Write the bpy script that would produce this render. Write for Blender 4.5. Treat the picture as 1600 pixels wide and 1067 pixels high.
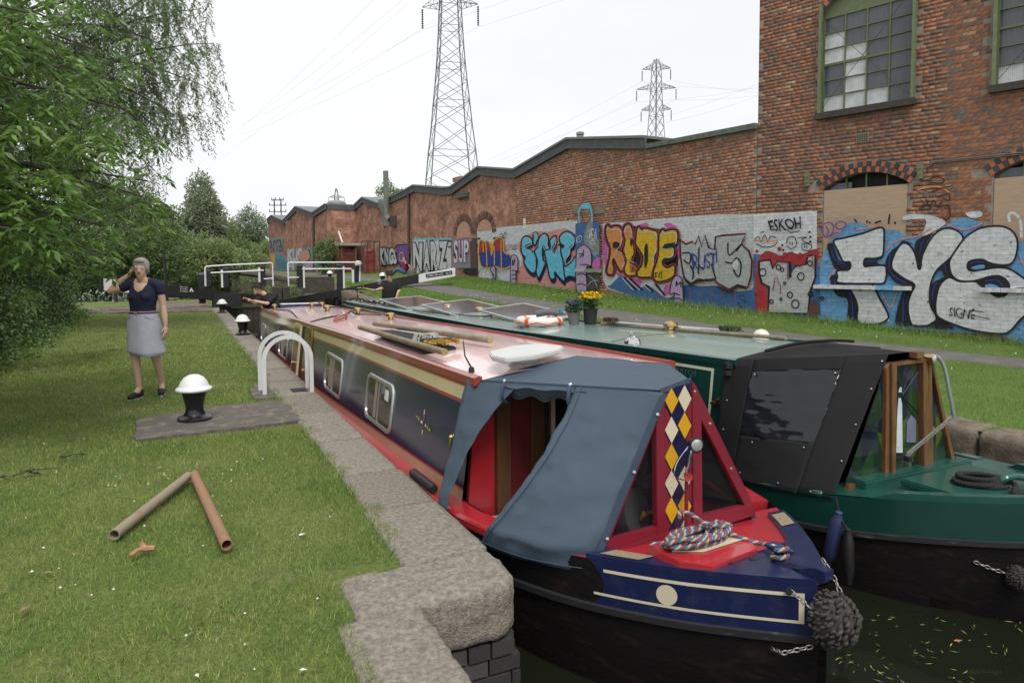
import bpy, bmesh, math, random
import numpy as np
from mathutils import Vector, Matrix
from mathutils.geometry import tessellate_polygon
random.seed(7); rng = np.random.default_rng(11)
R = math.radians
scene = bpy.context.scene
for o in list(bpy.data.objects): bpy.data.objects.remove(o)
COL = scene.collection

# ------------------------------------------------------------------ camera
PSI, PIT, ROLL, CH, FPX, PPX, PPY = R(25.94), R(3.2), 0.005, 1.55, 1067.0, 800.0, 475.0
_fw = Vector((math.sin(PSI)*math.cos(PIT), math.cos(PSI)*math.cos(PIT), -math.sin(PIT)))
_r = Vector((math.cos(PSI), -math.sin(PSI), 0)); _u = _r.cross(_fw)
CR = math.cos(ROLL)*_r - math.sin(ROLL)*_u; CU = math.sin(ROLL)*_r + math.cos(ROLL)*_u
CAMP = Vector((0, 0, CH))
cam = bpy.data.cameras.new('camera'); camo = bpy.data.objects.new('camera', cam); COL.objects.link(camo)
cam.sensor_width = 36; cam.lens = 36*FPX/1600; cam.shift_y = -(533.5-PPY)/1600
cam.clip_start = 0.05; cam.clip_end = 3000
camo.matrix_world = Matrix(((CR.x, CU.x, -_fw.x, 0), (CR.y, CU.y, -_fw.y, 0), (CR.z, CU.z, -_fw.z, CH), (0, 0, 0, 1)))
scene.camera = camo

# ------------------------------------------------------------------ sky: bright overcast
SUN_EL, SUN_AZ = R(58), R(192)      # azimuth measured clockwise from +Y
world = bpy.data.worlds.new('World'); scene.world = world; world.use_nodes = True
wn, wl = world.node_tree.nodes, world.node_tree.links
wn.clear()
wo = wn.new('ShaderNodeOutputWorld'); wb = wn.new('ShaderNodeBackground'); wb.inputs['Strength'].default_value = 0.1
sky = wn.new('ShaderNodeTexSky'); sky.sky_type = 'NISHITA'; sky.sun_disc = False
sky.sun_elevation = SUN_EL; sky.sun_rotation = SUN_AZ; sky.air_density = 1.0; sky.dust_density = 2.0
wc = wn.new('ShaderNodeTexCoord'); wm = wn.new('ShaderNodeMapping'); wm.inputs['Scale'].default_value = (1.0, 1.0, 2.6)
wz = wn.new('ShaderNodeTexNoise'); wz.inputs['Scale'].default_value = 2.2; wz.inputs['Detail'].default_value = 7; wz.inputs['Roughness'].default_value = 0.55
wr = wn.new('ShaderNodeValToRGB')
wr.color_ramp.elements[0].position = 0.33; wr.color_ramp.elements[0].color = (5.6, 5.75, 5.85, 1)
wr.color_ramp.elements[1].position = 0.68; wr.color_ramp.elements[1].color = (6.25, 6.28, 6.3, 1)
wx = wn.new('ShaderNodeMixRGB'); wx.inputs['Fac'].default_value = 0.94
wl.new(wc.outputs['Generated'], wm.inputs['Vector']); wl.new(wm.outputs['Vector'], wz.inputs['Vector'])
wl.new(wz.outputs['Fac'], wr.inputs['Fac']); wl.new(sky.outputs['Color'], wx.inputs['Color1']); wl.new(wr.outputs['Color'], wx.inputs['Color2'])
wl.new(wx.outputs['Color'], wb.inputs['Color']); wl.new(wb.outputs['Background'], wo.inputs['Surface'])
sun = bpy.data.lights.new('sun', 'SUN'); sun.energy = 1.5; sun.angle = R(22); sun.color = (1.0, 0.96, 0.9)
suno = bpy.data.objects.new('sun', sun); COL.objects.link(suno)
_sd = Vector((math.sin(SUN_AZ)*math.cos(SUN_EL), math.cos(SUN_AZ)*math.cos(SUN_EL), math.sin(SUN_EL)))
suno.rotation_euler = (-_sd).to_track_quat('-Z', 'Y').to_euler()
scene.view_settings.view_transform = 'Standard'; scene.view_settings.look = 'None'
scene.view_settings.gamma = 1; scene.view_settings.use_curve_mapping = False
scene.view_settings.exposure = 0.78
scene.cycles.max_bounces = 7; scene.cycles.transparent_max_bounces = 12

# ------------------------------------------------------------------ helpers
def ray(x, y): return _fw + CR*((x-PPX)/FPX) + CU*((PPY-y)/FPX)
def at_x(x, y, X):
    d = ray(x, y); return CAMP + d*(X/d.x)
def at_y(x, y, Y):
    d = ray(x, y); return CAMP + d*(Y/d.y)
def at_z(x, y, z=0.0):
    d = ray(x, y); return CAMP + d*((z-CH)/d.z)
def at_d(x, y, depth): return CAMP + ray(x, y)*depth
def lerp(a, b, t): return a+(b-a)*t
def interp(x, xs, ys): return float(np.interp(x, xs, ys))
def sstep(t): t = min(1, max(0, t)); return t*t*(3-2*t)
ORG = {}
def tag(o, label=None, cat=None, group=None, kind=None):
    if label: o['label'] = label
    if cat: o['category'] = cat
    if group: o['group'] = group
    if kind: o['kind'] = kind
    return o
def thing(name, loc, label, cat, group=None, rotz=0):
    o = bpy.data.objects.new(name, None); COL.objects.link(o); o.empty_display_size = .2
    o.location = loc; o.rotation_euler = (0, 0, rotz); ORG[o.name] = Vector(loc) if rotz == 0 else Vector((0, 0, 0))
    return tag(o, label, cat, group)
def finish(me, name, mats, parent=None, smooth=True, angle=35):
    for m in (mats if isinstance(mats, (list, tuple)) else [mats]): me.materials.append(m)
    if smooth:
        me.polygons.foreach_set('use_smooth', [True]*len(me.polygons))
        if angle < 180: me.set_sharp_from_angle(angle=R(angle))
    o = bpy.data.objects.new(name, me); COL.objects.link(o)
    if parent is not None:
        o.parent = parent; ORG[o.name] = ORG.get(parent.name, Vector((0, 0, 0)))
    else: ORG[o.name] = Vector((0, 0, 0))
    return o
def basis(d):
    d = d.normalized(); a = Vector((0, 0, 1)) if abs(d.z) < .9 else Vector((1, 0, 0))
    s = d.cross(a).normalized(); return s, s.cross(d).normalized()
class MB:
    def __init__(s): s.v = []; s.f = []; s.mi = []
    def add(s, vs, fs, mi=0):
        n = len(s.v); s.v += [Vector(p) for p in vs]; s.f += [tuple(i+n for i in f) for f in fs]; s.mi += [mi]*len(fs); return s
    def box(s, x0, x1, y0, y1, z0, z1, mi=0):
        return s.add([(x0,y0,z0),(x1,y0,z0),(x1,y1,z0),(x0,y1,z0),(x0,y0,z1),(x1,y0,z1),(x1,y1,z1),(x0,y1,z1)],
                     [(0,3,2,1),(4,5,6,7),(0,1,5,4),(1,2,6,5),(2,3,7,6),(3,0,4,7)], mi)
    def obox(s, c, a, b, d, mi=0):     # oriented box: centre, three half vectors
        c, a, b, d = Vector(c), Vector(a), Vector(b), Vector(d)
        if a.cross(b).dot(d) < 0: a = -a
        return s.add([c-a-b-d, c+a-b-d, c+a+b-d, c-a+b-d, c-a-b+d, c+a-b+d, c+a+b+d, c-a+b+d],
                     [(0,3,2,1),(4,5,6,7),(0,1,5,4),(1,2,6,5),(2,3,7,6),(3,0,4,7)], mi)
    def bar(s, p, q, w, h, mi=0, up=(0,0,1)):    # rectangular bar p->q
        p, q = Vector(p), Vector(q); d = q-p; a = d.cross(Vector(up))
        if a.length < 1e-6: a = d.cross(Vector((1,0,0)))
        a.normalize(); b = a.cross(d).normalized()
        return s.obox((p+q)/2, d/2, a*w/2, b*h/2, mi)
    def tube(s, pts, r, n=8, mi=0, cap=True, closed=False):
        pts = [Vector(p) for p in pts]; k = len(pts); rs = r if isinstance(r, (list, tuple)) else [r]*k
        rings = []; a = None
        for i, p in enumerate(pts):
            if closed: d = pts[(i+1) % k]-pts[i-1]
            else: d = pts[min(i+1, k-1)]-pts[max(i-1, 0)]
            if d.length < 1e-9: d = Vector((0,0,1))
            d.normalize()
            if a is None: a, b = basis(d)
            else:
                a = (a-d*a.dot(d))
                if a.length < 1e-6: a, b = basis(d)
                a.normalize(); b = a.cross(d)
            b = a.cross(d)
            rings.append([p+(a*math.cos(2*math.pi*j/n)+b*math.sin(2*math.pi*j/n))*rs[i] for j in range(n)])
        return s.loft(rings, cap and not closed, closed, mi)
    def loft(s, rings, cap=True, closed=False, mi=0):
        n = len(rings[0]); k = len(rings); vs = [p for r_ in rings for p in r_]; fs = []
        for i in range(k if closed else k-1):
            i2 = (i+1) % k
            for j in range(n):
                j2 = (j+1) % n; fs.append((i*n+j, i2*n+j, i2*n+j2, i*n+j2))
        if cap: fs.append(tuple(range(n))); fs.append(tuple((k-1)*n+j for j in reversed(range(n))))
        return s.add(vs, fs, mi)
    def sheet(s, rows, mi=0):
        n = len(rows[0]); vs = [p for r_ in rows for p in r_]
        return s.add(vs, [(i*n+j, i*n+j+1, (i+1)*n+j+1, (i+1)*n+j) for i in range(len(rows)-1) for j in range(n-1)], mi)
    def lathe(s, prof, c=(0,0,0), n=20, mi=0, axis=(0,0,1)):
        c = Vector(c); ax = Vector(axis).normalized(); a, b = basis(ax)
        rings = [[c+ax*z+(a*math.cos(2*math.pi*j/n)+b*math.sin(2*math.pi*j/n))*max(r, 1e-4) for j in range(n)] for r, z in prof]
        return s.loft(rings, True, False, mi)
    def prism(s, poly, vec, mi=0):
        poly = [Vector(p) for p in poly]; vec = Vector(vec); n = len(poly)
        tris = tessellate_polygon([poly]); vs = poly+[p+vec for p in poly]
        fs = [tuple(t) for t in tris]+[tuple(i+n for i in reversed(t)) for t in tris]
        fs += [(i, (i+1) % n, (i+1) % n+n, i+n) for i in range(n)]
        return s.add(vs, fs, mi)
    def poly(s, poly, mi=0):
        poly = [Vector(p) for p in poly]; return s.add(poly, [tuple(t) for t in tessellate_polygon([poly])], mi)
    def ell(s, c, rx, ry, rz, n=14, m=9, mi=0):
        c = Vector(c); rings = []
        for i in range(m):
            t = math.pi*(i+.02)/(m-1+.04)-math.pi/2
            rings.append([c+Vector((rx*math.cos(t)*math.cos(2*math.pi*j/n), ry*math.cos(t)*math.sin(2*math.pi*j/n), rz*math.sin(t))) for j in range(n)])
        return s.loft(rings, True, False, mi)
    def build(s, name, mats, parent=None, smooth=True, angle=35, recalc=True, bevel=0, kind=None, label=None):
        o_ = ORG.get(parent.name, Vector((0,0,0))) if parent is not None else Vector((0,0,0))
        me = bpy.data.meshes.new(name); me.from_pydata([tuple(p-o_) for p in s.v], [], s.f); me.polygons.foreach_set('material_index', s.mi)
        if recalc or bevel:
            bm = bmesh.new(); bm.from_mesh(me)
            if recalc: bmesh.ops.recalc_face_normals(bm, faces=bm.faces)
            if bevel: bmesh.ops.bevel(bm, geom=[e for e in bm.edges if len(e.link_faces) == 2 and e.calc_face_angle(0) > .5], offset=bevel, segments=2, affect='EDGES', clamp_overlap=True)
            bm.to_mesh(me); bm.free()
        o = finish(me, name, mats, parent, smooth, angle)
        if kind: o['kind'] = kind
        if label: o['label'] = label
        return o
def np_mesh(name, V, F, mats, parent=None, smooth=False, kind=None):
    V = np.asarray(V, np.float32); F = np.asarray(F, np.int32); k = F.shape[1]
    if parent is not None: V = V-np.array(ORG.get(parent.name, (0,0,0)), np.float32)
    me = bpy.data.meshes.new(name); me.vertices.add(len(V)); me.vertices.foreach_set('co', V.ravel())
    me.loops.add(F.size); me.loops.foreach_set('vertex_index', F.ravel()); me.polygons.add(len(F))
    me.polygons.foreach_set('loop_start', np.arange(0, F.size, k, dtype=np.int32)); me.update(calc_edges=True)
    o = finish(me, name, mats, parent, smooth, 180)
    if kind: o['kind'] = kind
    return o
def copy_thing(o, loc, label, rotz=None):
    c = o.copy(); COL.objects.link(c); c.location = loc; c['label'] = label
    if rotz is not None: c.rotation_euler = (0, 0, rotz)
    for ch in o.children:
        d = ch.copy(); COL.objects.link(d); d.parent = c
        for g_ in ch.children:
            e = g_.copy(); COL.objects.link(e); e.parent = d
    return c
def spline(pts, n=6, closed=False):
    pts = [Vector(p) for p in pts]; k = len(pts); out = []
    for i in range(k if closed else k-1):
        p0 = pts[(i-1) % k] if closed or i > 0 else pts[0]; p1 = pts[i]; p2 = pts[(i+1) % k]; p3 = pts[(i+2) % k] if closed or i+2 < k else pts[-1]
        for j in range(n):
            t = j/n; out.append(.5*((2*p1)+(p2-p0)*t+(2*p0-5*p1+4*p2-p3)*t*t+(3*p1-p0-3*p2+p3)*t*t*t))
    if not closed: out.append(pts[-1])
    return out

# ------------------------------------------------------------------ materials
MATS = {}
def mat(name, col, rough=.6, metal=0.0, var=.18, scale=5.0, bump=0.0, bscale=60.0, col2=None, spec=.5, detail=6, coat=0.0, c2pos=(.42,.62), island=0.0, objr=0.0, coord='Object', transl=0.0, alpha=1.0, stretch=None):
    if name in MATS: return MATS[name]
    m = bpy.data.materials.new(name); m.use_nodes = True; n, l = m.node_tree.nodes, m.node_tree.links
    p = n['Principled BSDF']; p.inputs['Roughness'].default_value = rough; p.inputs['Metallic'].default_value = metal
    p.inputs['Specular IOR Level'].default_value = spec; p.inputs['Coat Weight'].default_value = coat; p.inputs['Coat Roughness'].default_value = .08
    tc = n.new('ShaderNodeTexCoord'); src = tc.outputs[coord]
    if stretch:
        mp = n.new('ShaderNodeMapping'); mp.inputs['Scale'].default_value = stretch; l.new(src, mp.inputs['Vector']); src = mp.outputs['Vector']
    nz = n.new('ShaderNodeTexNoise'); nz.inputs['Scale'].default_value = scale; nz.inputs['Detail'].default_value = detail; nz.inputs['Roughness'].default_value = .62
    l.new(src, nz.inputs['Vector'])
    rp = n.new('ShaderNodeValToRGB'); c = Vector(col[:3])
    c1 = c*(1-var); c2 = Vector(col2[:3]) if col2 else c*(1+var)
    rp.color_ramp.elements[0].position = c2pos[0] if col2 else .3; rp.color_ramp.elements[0].color = (*(c if col2 else c1), 1)
    rp.color_ramp.elements[1].position = c2pos[1] if col2 else .7; rp.color_ramp.elements[1].color = (*c2, 1)
    l.new(nz.outputs['Fac'], rp.inputs['Fac']); out = rp.outputs['Color']
    if island or objr:
        hs = n.new('ShaderNodeHueSaturation'); mr = n.new('ShaderNodeMapRange'); k = island or objr
        mr.inputs['To Min'].default_value = 1-k; mr.inputs['To Max'].default_value = 1+k
        if island: ge = n.new('ShaderNodeNewGeometry'); l.new(ge.outputs['Random Per Island'], mr.inputs['Value'])
        else: ge = n.new('ShaderNodeObjectInfo'); l.new(ge.outputs['Random'], mr.inputs['Value'])
        l.new(mr.outputs['Result'], hs.inputs['Value']); l.new(out, hs.inputs['Color']); out = hs.outputs['Color']
    l.new(out, p.inputs['Base Color'])
    if bump:
        bz = n.new('ShaderNodeTexNoise'); bz.inputs['Scale'].default_value = bscale; bz.inputs['Detail'].default_value = 5; l.new(src, bz.inputs['Vector'])
        bp = n.new('ShaderNodeBump'); bp.inputs['Strength'].default_value = bump; bp.inputs['Distance'].default_value = .01
        l.new(bz.outputs['Fac'], bp.inputs['Height']); l.new(bp.outputs['Normal'], p.inputs['Normal'])
    if transl:
        tr = n.new('ShaderNodeBsdfTranslucent'); mx = n.new('ShaderNodeMixShader'); mx.inputs[0].default_value = transl
        l.new(out, tr.inputs['Color']); l.new(p.outputs[0], mx.inputs[1]); l.new(tr.outputs[0], mx.inputs[2]); l.new(mx.outputs[0], n['Material Output'].inputs['Surface'])
    if alpha < 1: p.inputs['Alpha'].default_value = alpha
    MATS[name] = m; return m
def glass(name, col=(.03,.035,.035), rough=.04, alpha=.55):
    if name in MATS: return MATS[name]
    m = bpy.data.materials.new(name); m.use_nodes = True; p = m.node_tree.nodes['Principled BSDF']
    p.inputs['Base Color'].default_value = (*col, 1); p.inputs['Roughness'].default_value = rough; p.inputs['Alpha'].default_value = alpha; p.inputs['Specular IOR Level'].default_value = .6
    MATS[name] = m; return m
# ------------------------------------------------------------------ the place: heights
from mathutils import noise as mnoise
def zw(Y): return interp(Y, [-60,7.5,12.84,21,28.5,42,60,80,140], [-.12,-.05,.33,.62,.93,1.24,1.27,1.35,1.4])
def zc(Y): return interp(Y, [18,29,36,58,140], [0,.6,.8,1.1,1.2])
def Xw(Y): return interp(Y, [-60,2,7.51,12.84,80.24,140], [34.9,16.35,14.7,13.1,8.97,8.2])
def zr(X, Y):
    t = min(1, max(0, (X-6.6)/(Xw(Y)-6.6))); return lerp(zc(Y), zw(Y), t)+.03*mnoise.noise(Vector((X*.6, Y*.6, 3)))*min(1, max(0, (X-6.7)))
def on_right(x, y):
    d = ray(x, y); t = 5.0
    for i in range(4000):
        p = CAMP+d*t
        if p.x > 6.3 and p.z <= zr(p.x, p.y): return p
        t += .03
    return p
XE = 1.48          # lock wall face, left
def lawn_z(X, Y): return .012*mnoise.noise(Vector((X*.9, Y*.9, 0)))+.008*mnoise.noise(Vector((X*2.7, Y*2.7, 5)))

def grass_mat(name, c1, c2, dry, dryp):
    m = bpy.data.materials.new(name); m.use_nodes = True; n, l = m.node_tree.nodes, m.node_tree.links; p = n['Principled BSDF']
    p.inputs['Roughness'].default_value = .9; p.inputs['Specular IOR Level'].default_value = .15
    tc = n.new('ShaderNodeTexCoord')
    def nz(s, d=6):
        z = n.new('ShaderNodeTexNoise'); z.inputs['Scale'].default_value = s; z.inputs['Detail'].default_value = d; z.inputs['Roughness'].default_value = .65; l.new(tc.outputs['Object'], z.inputs['Vector']); return z.outputs['Fac']
    def ramp(f, a, b, ca, cb):
        r = n.new('ShaderNodeValToRGB'); r.color_ramp.elements[0].position = a; r.color_ramp.elements[1].position = b; r.color_ramp.elements[0].color = (*ca,1); r.color_ramp.elements[1].color = (*cb,1); l.new(f, r.inputs['Fac']); return r.outputs['Color']
    def mix(f, a, b):
        x = n.new('ShaderNodeMixRGB'); l.new(f, x.inputs[0]); l.new(a, x.inputs[1]); l.new(b, x.inputs[2]); return x.outputs[0]
    base = ramp(nz(1.3), .35, .65, c1, c2); fine = ramp(nz(45, 8), .3, .7, (.35,.35,.35), (1.25,1.25,1.25))
    ml = n.new('ShaderNodeMixRGB'); ml.blend_type = 'MULTIPLY'; ml.inputs[0].default_value = .8; l.new(base, ml.inputs[1]); l.new(fine, ml.inputs[2])
    dr = n.new('ShaderNodeRGB'); dr.outputs[0].default_value = (*dry, 1)
    msk = ramp(nz(.8, 9), dryp, dryp+.18, (0,0,0), (1,1,1))
    l.new(mix(msk, ml.outputs[0], dr.outputs[0]), p.inputs['Base Color'])
    bp = n.new('ShaderNodeBump'); bp.inputs['Strength'].default_value = .6; bp.inputs['Distance'].default_value = .03; l.new(nz(60, 6), bp.inputs['Height']); l.new(bp.outputs[0], p.inputs['Normal'])
    return m
M_lawn = grass_mat('lawn', (.095,.15,.035), (.17,.205,.065), (.22,.19,.10), .57)
M_verge = grass_mat('verge', (.09,.15,.035), (.14,.20,.055), (.18,.18,.08), .66)

def grid_sheet(name, xs, ys, zf, m, kind='structure'):
    V = [(x, y, zf(x, y)) for y in ys for x in xs]; nx = len(xs)
    F = [(j*nx+i, j*nx+i+1, (j+1)*nx+i+1, (j+1)*nx+i) for j in range(len(ys)-1) for i in range(nx-1)]
    return np_mesh(name, V, F, m, smooth=True, kind=kind)
def geo(a, b, n, k): return [a+(b-a)*((math.exp(k*i/n)-1)/(math.exp(k)-1)) for i in range(n+1)]
# left bank: two sheets (beside the gate recess, beside the chamber) as one object
xsl = [-v for v in reversed(geo(0, 2500, 60, 9))]
def left_bank():
    V = []; F = []
    ys = geo(-40, -1, 6, -2)+[i*.35 for i in range(0, 9)]
    def part(ys, xe):
        n0 = len(V); xs = xsl+[.2, .4, .55, xe-.28, xe-.2, xe]
        for y in ys:
            for x in xs: V.append((x, y, lawn_z(x, y)-.012-(.07*sstep((x-xe+.28)/.1) if x > xe-.28 else 0)))
        nx = len(xs)
        for j in range(len(ys)-1):
            for i in range(nx-1): F.append((n0+j*nx+i, n0+j*nx+i+1, n0+(j+1)*nx+i+1, n0+(j+1)*nx+i))
    part(ys+[2.94], .9); part([2.94]+[3+.4*i for i in range(0, 85)], 1.42)
    return np_mesh('lawn', V, F, M_lawn, smooth=True, kind='structure')
left_bank()
ysr = geo(-40, 0, 8, -2)+[i*.6 for i in range(1, 100)]+[60+4*i for i in range(1, 20)]
grid_sheet('right_bank', [6.62, 6.8]+[7+.4*i for i in range(0, 30)]+[19+v for v in geo(1, 2400, 24, 7)], ysr, zr, M_verge)
def far_z(x, y): return .05+.9*sstep((y-118)/30)+(.5*sstep((-8-x)/10) if x < -8 else 0)
grid_sheet('far_bank', [-v for v in reversed(geo(0, 2500, 20, 6))]+geo(.5, 2500, 20, 6), [116+.0]+[118+v for v in geo(0, 2400, 24, 6)], far_z, M_verge)
grid_sheet('left_shore', [-2500, -300, -60, -30, -20, -14, -10.5, -9.2], [37+4*i for i in range(21)], lambda x, y: .1 if x < -9.8 else -.7, M_verge)
# water
def water_mat():
    m = bpy.data.materials.new('canal_water'); m.use_nodes = True; n, l = m.node_tree.nodes, m.node_tree.links; p = n['Principled BSDF']
    p.inputs['Base Color'].default_value = (.010,.012,.007,1); p.inputs['Roughness'].default_value = .05; p.inputs['IOR'].default_value = 1.33
    tc = n.new('ShaderNodeTexCoord'); z = n.new('ShaderNodeTexNoise'); z.inputs['Scale'].default_value = 1.6; z.inputs['Detail'].default_value = 4; l.new(tc.outputs['Object'], z.inputs['Vector'])
    b = n.new('ShaderNodeBump'); b.inputs['Strength'].default_value = .10; b.inputs['Distance'].default_value = .05; l.new(z.outputs['Fac'], b.inputs['Height']); l.new(b.outputs[0], p.inputs['Normal'])
    return m
WZ = -.62
wb_ = MB(); wb_.box(-60, 14, -40, 122, WZ-.02, WZ); tag(wb_.build('water', water_mat(), smooth=False), kind='structure')

# ---- stone
M_stone = mat('coping_stone', (.15,.13,.105), .95, var=.3, scale=38, bump=1.0, bscale=85, col2=(.31,.28,.235), c2pos=(.36,.68), detail=12, objr=.1)
M_stone_wet = mat('stone_mossy', (.075,.062,.038), .9, var=.3, scale=7, bump=1, bscale=40, col2=(.17,.145,.11), c2pos=(.42,.8), detail=12)
M_bluebrick = mat('blue_brick', (.045,.042,.042), .75, var=.4, scale=12, bump=.5, bscale=50, col2=(.11,.095,.085), c2pos=(.45,.8), objr=.35)
M_wetwall = mat('lock_wall_wet', (.03,.027,.022), .7, var=.5, scale=3, bump=.7, bscale=20, col2=(.075,.065,.05), c2pos=(.4,.8))
M_mortar = mat('old_mortar', (.2,.17,.13), .95, var=.3, scale=20)
M_conc = mat('old_concrete', (.10,.092,.08), .92, var=.35, scale=7, bump=.9, bscale=45, col2=(.25,.205,.16), c2pos=(.5,.72), detail=12)
def stone_mesh(x0, x1, y0, y1, z0, z1, r=.03, n=(6,6,3), amp=.006, corner=None, seed=0, freq=9):
    V = {}; F = []; nx, ny, nz_ = n
    def vid(i, j, k):
        if (i,j,k) in V: return V[(i,j,k)][0]
        p = Vector((lerp(x0,x1,i/nx), lerp(y0,y1,j/ny), lerp(z0,z1,k/nz_)))
        q = Vector((min(max(p.x,x0+r),x1-r), min(max(p.y,y0+r),y1-r), min(max(p.z,z0+r),z1-r))); d = p-q
        if d.length > 1e-6: p = q+d.normalized()*r
        if corner:
            sx, sy, R_ = corner; cx = (x1-R_) if sx > 0 else (x0+R_); cy = (y1-R_) if sy > 0 else (y0+R_)
            dx, dy = (p.x-cx)*sx, (p.y-cy)*sy
            if dx > 0 and dy > 0:
                m = max(dx, dy); L = math.hypot(dx, dy); k_ = m/L if L > 0 else 1; p.x = cx+sx*dx*k_; p.y = cy+sy*dy*k_
        w = mnoise.noise(p*freq+Vector((seed*7.3,seed*3.1,0)))+.6*mnoise.noise(p*freq*2.6+Vector((0,seed*5.1,0)))+.4*mnoise.noise(p*freq*6)
        nn = d.normalized() if d.length > 1e-6 else Vector((0,0,1)); p = p+nn*amp*w
        V[(i,j,k)] = (len(V), p); return V[(i,j,k)][0]
    for i in range(nx):
        for j in range(ny): F.append((vid(i,j,nz_),vid(i+1,j,nz_),vid(i+1,j+1,nz_),vid(i,j+1,nz_)))
    for k in range(nz_):
        for i in range(nx):
            F.append((vid(i,0,k),vid(i+1,0,k),vid(i+1,0,k+1),vid(i,0,k+1))); F.append((vid(i+1,ny,k),vid(i,ny,k),vid(i,ny,k+1),vid(i+1,ny,k+1)))
        for j in range(ny):
            F.append((vid(0,j+1,k),vid(0,j,k),vid(0,j,k+1),vid(0,j+1,k+1))); F.append((vid(nx,j,k),vid(nx,j+1,k),vid(nx,j+1,k+1),vid(nx,j,k+1)))
    vs = [None]*len(V)
    for a, p in V.values(): vs[a] = p
    b = MB(); b.add(vs, F); return b
# left lock wall with its stones
lw = MB(); lw.box(XE-.30, XE-.03, 2.98, 29.5, -2.6, -.27); lw.box(.55, .915, -40, 2.97, -2.6, -.3); lw.box(.915, XE-.03, 2.97, 3.2, -2.6, -.305)
LW = tag(lw.build('lock_wall_left', M_wetwall, smooth=False), kind='structure')
stone_mesh(.66, XE, 2.92, 3.36, -.27, .012, .045, (40,22,14), .010, (1,-1,.16), 1).build('coping_stone', M_stone, LW, angle=180)
stone_mesh(.56, .95, 1.93, 2.93, -.27, .008, .035, (18,40,10), .009, None, 2).build('coping_stone', M_stone, LW, angle=180)
stone_mesh(.56, .95, .8, 1.92, -.27, .006, .035, (10,16,6), .009, None, 3).build('coping_stone', M_stone, LW, angle=180)
stone_mesh(.56, .95, -1.2, .79, -.27, .006, .035, (6,10,4), .009, None, 4).build('coping_stone', M_stone, LW, angle=180)
ybr = [3.37, 4.24, 5.05, 6.12, 7.42, 8.5, 9.72]; y = 9.72
while y < 28: y += random.uniform(1.05, 1.5); ybr.append(min(y, 28.9))
for i in range(len(ybr)-1):
    xi = 1.03+random.uniform(-.01, .01)
    if i < 1: xi = 1.0
    if ybr[i] == 8.5: xi = .84
    a = i < 5
    stone_mesh(xi, XE+random.uniform(-.008,.008), ybr[i]+.008, ybr[i+1]-.008, -.27, .006+random.uniform(-.005,.005), .016, (14,28,6) if a else (4,6,2), .004 if a else .003, None, i+9).build('coping_stone', M_stone, LW, angle=180)
# brick courses under the corner stone
brk = MB(); brk.box(-.5, .5, -.5, .5, -.5, .5); brk_me = None
def unit_brick(m, bev=.03):
    b = MB(); b.box(-.5,.5,-.5,.5,-.5,.5); o = b.build('brick', m, None, smooth=False); me = o.data; bpy.data.objects.remove(o); return me
blue_me = unit_brick(M_bluebrick)
def put(me, name, loc, scale, parent, rotz=0):
    o = bpy.data.objects.new(name, me); COL.objects.link(o); o.parent = parent; o.location = Vector(loc)-ORG.get(parent.name, Vector((0,0,0))); o.scale = scale; o.rotation_euler = (0,0,rotz); return o
for c in range(9):
    z = -.275-.085*c-.04; off = .12 if c % 2 else 0; x = .95-off
    while x < 1.43:
        w = .225 if (c % 3) else .11
        x1 = min(x+w, 1.465)
        if x1 > .96: put(blue_me, 'brick', ((max(x,.93)+x1)/2, 2.975+random.uniform(-.006,.004), z), (x1-max(x,.93), .07, .073), LW)
        x = x1+.011
    for q in range(5): put(blue_me, 'brick', (1.425+random.uniform(-.003,.006), 3.02+.12+q*.236-(off if q else 0)*.5, z), (.08, .224, .073), LW)
# right lock wall
rw = MB(); rw.box(6.58, 6.75, -40, 4.7, -2.6, -.3); rw.box(6.1, 6.75, 4.7, 30, -2.6, -.3)

RW = tag(rw.build('lock_wall_right', M_wetwall, smooth=False), kind='structure')
M_stone_r = mat('coping_stone_brown', (.11,.085,.06), .9, var=.3, scale=8, bump=.9, bscale=38, col2=(.22,.185,.145), c2pos=(.38,.75), detail=12)
yb = [-3, -1.3, .2, 1.2, 2.35, 3.72, 4.75]
for i in range(6): stone_mesh(6.54, 7.02, yb[i]+.008, yb[i+1]-.008, -.42, .02, .07, (10,22,8) if i > 3 else (4,8,3), .014, None, i+40).build('coping_stone', M_stone_r, RW, angle=180)
y = 4.76
while y < 30:
    y2 = y+random.uniform(1.1,1.5); z_ = zc((y+y2)/2); stone_mesh(6.05, 6.55 if y > 5 else 7.0, y+.008, y2-.008, -.35, z_+.02, .05, (4,6,3), .008, None, int(y*7)).build('coping_stone', M_stone_r, RW, angle=180); y = y2
while y < 100:
    y2 = y+2.5; z_ = zc((y+y2)/2); stone_mesh(6.28, 6.85, y+.008, y2-.008, z_-.35, z_+.02, .05, (3,3,2), .008, None, int(y*7)).build('coping_stone', M_stone_r, RW, angle=180); y = y2
M_bankwall = mat('bank_masonry', (.13,.11,.08), .95, var=.4, scale=2.5, bump=1, bscale=12, col2=(.22,.19,.14), c2pos=(.42,.7)); bk = MB(); bk.box(6.34, 6.9, 30.1, 116, -2.6, .62); bk.build('bank_wall', M_bankwall, RW, smooth=False)
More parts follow.
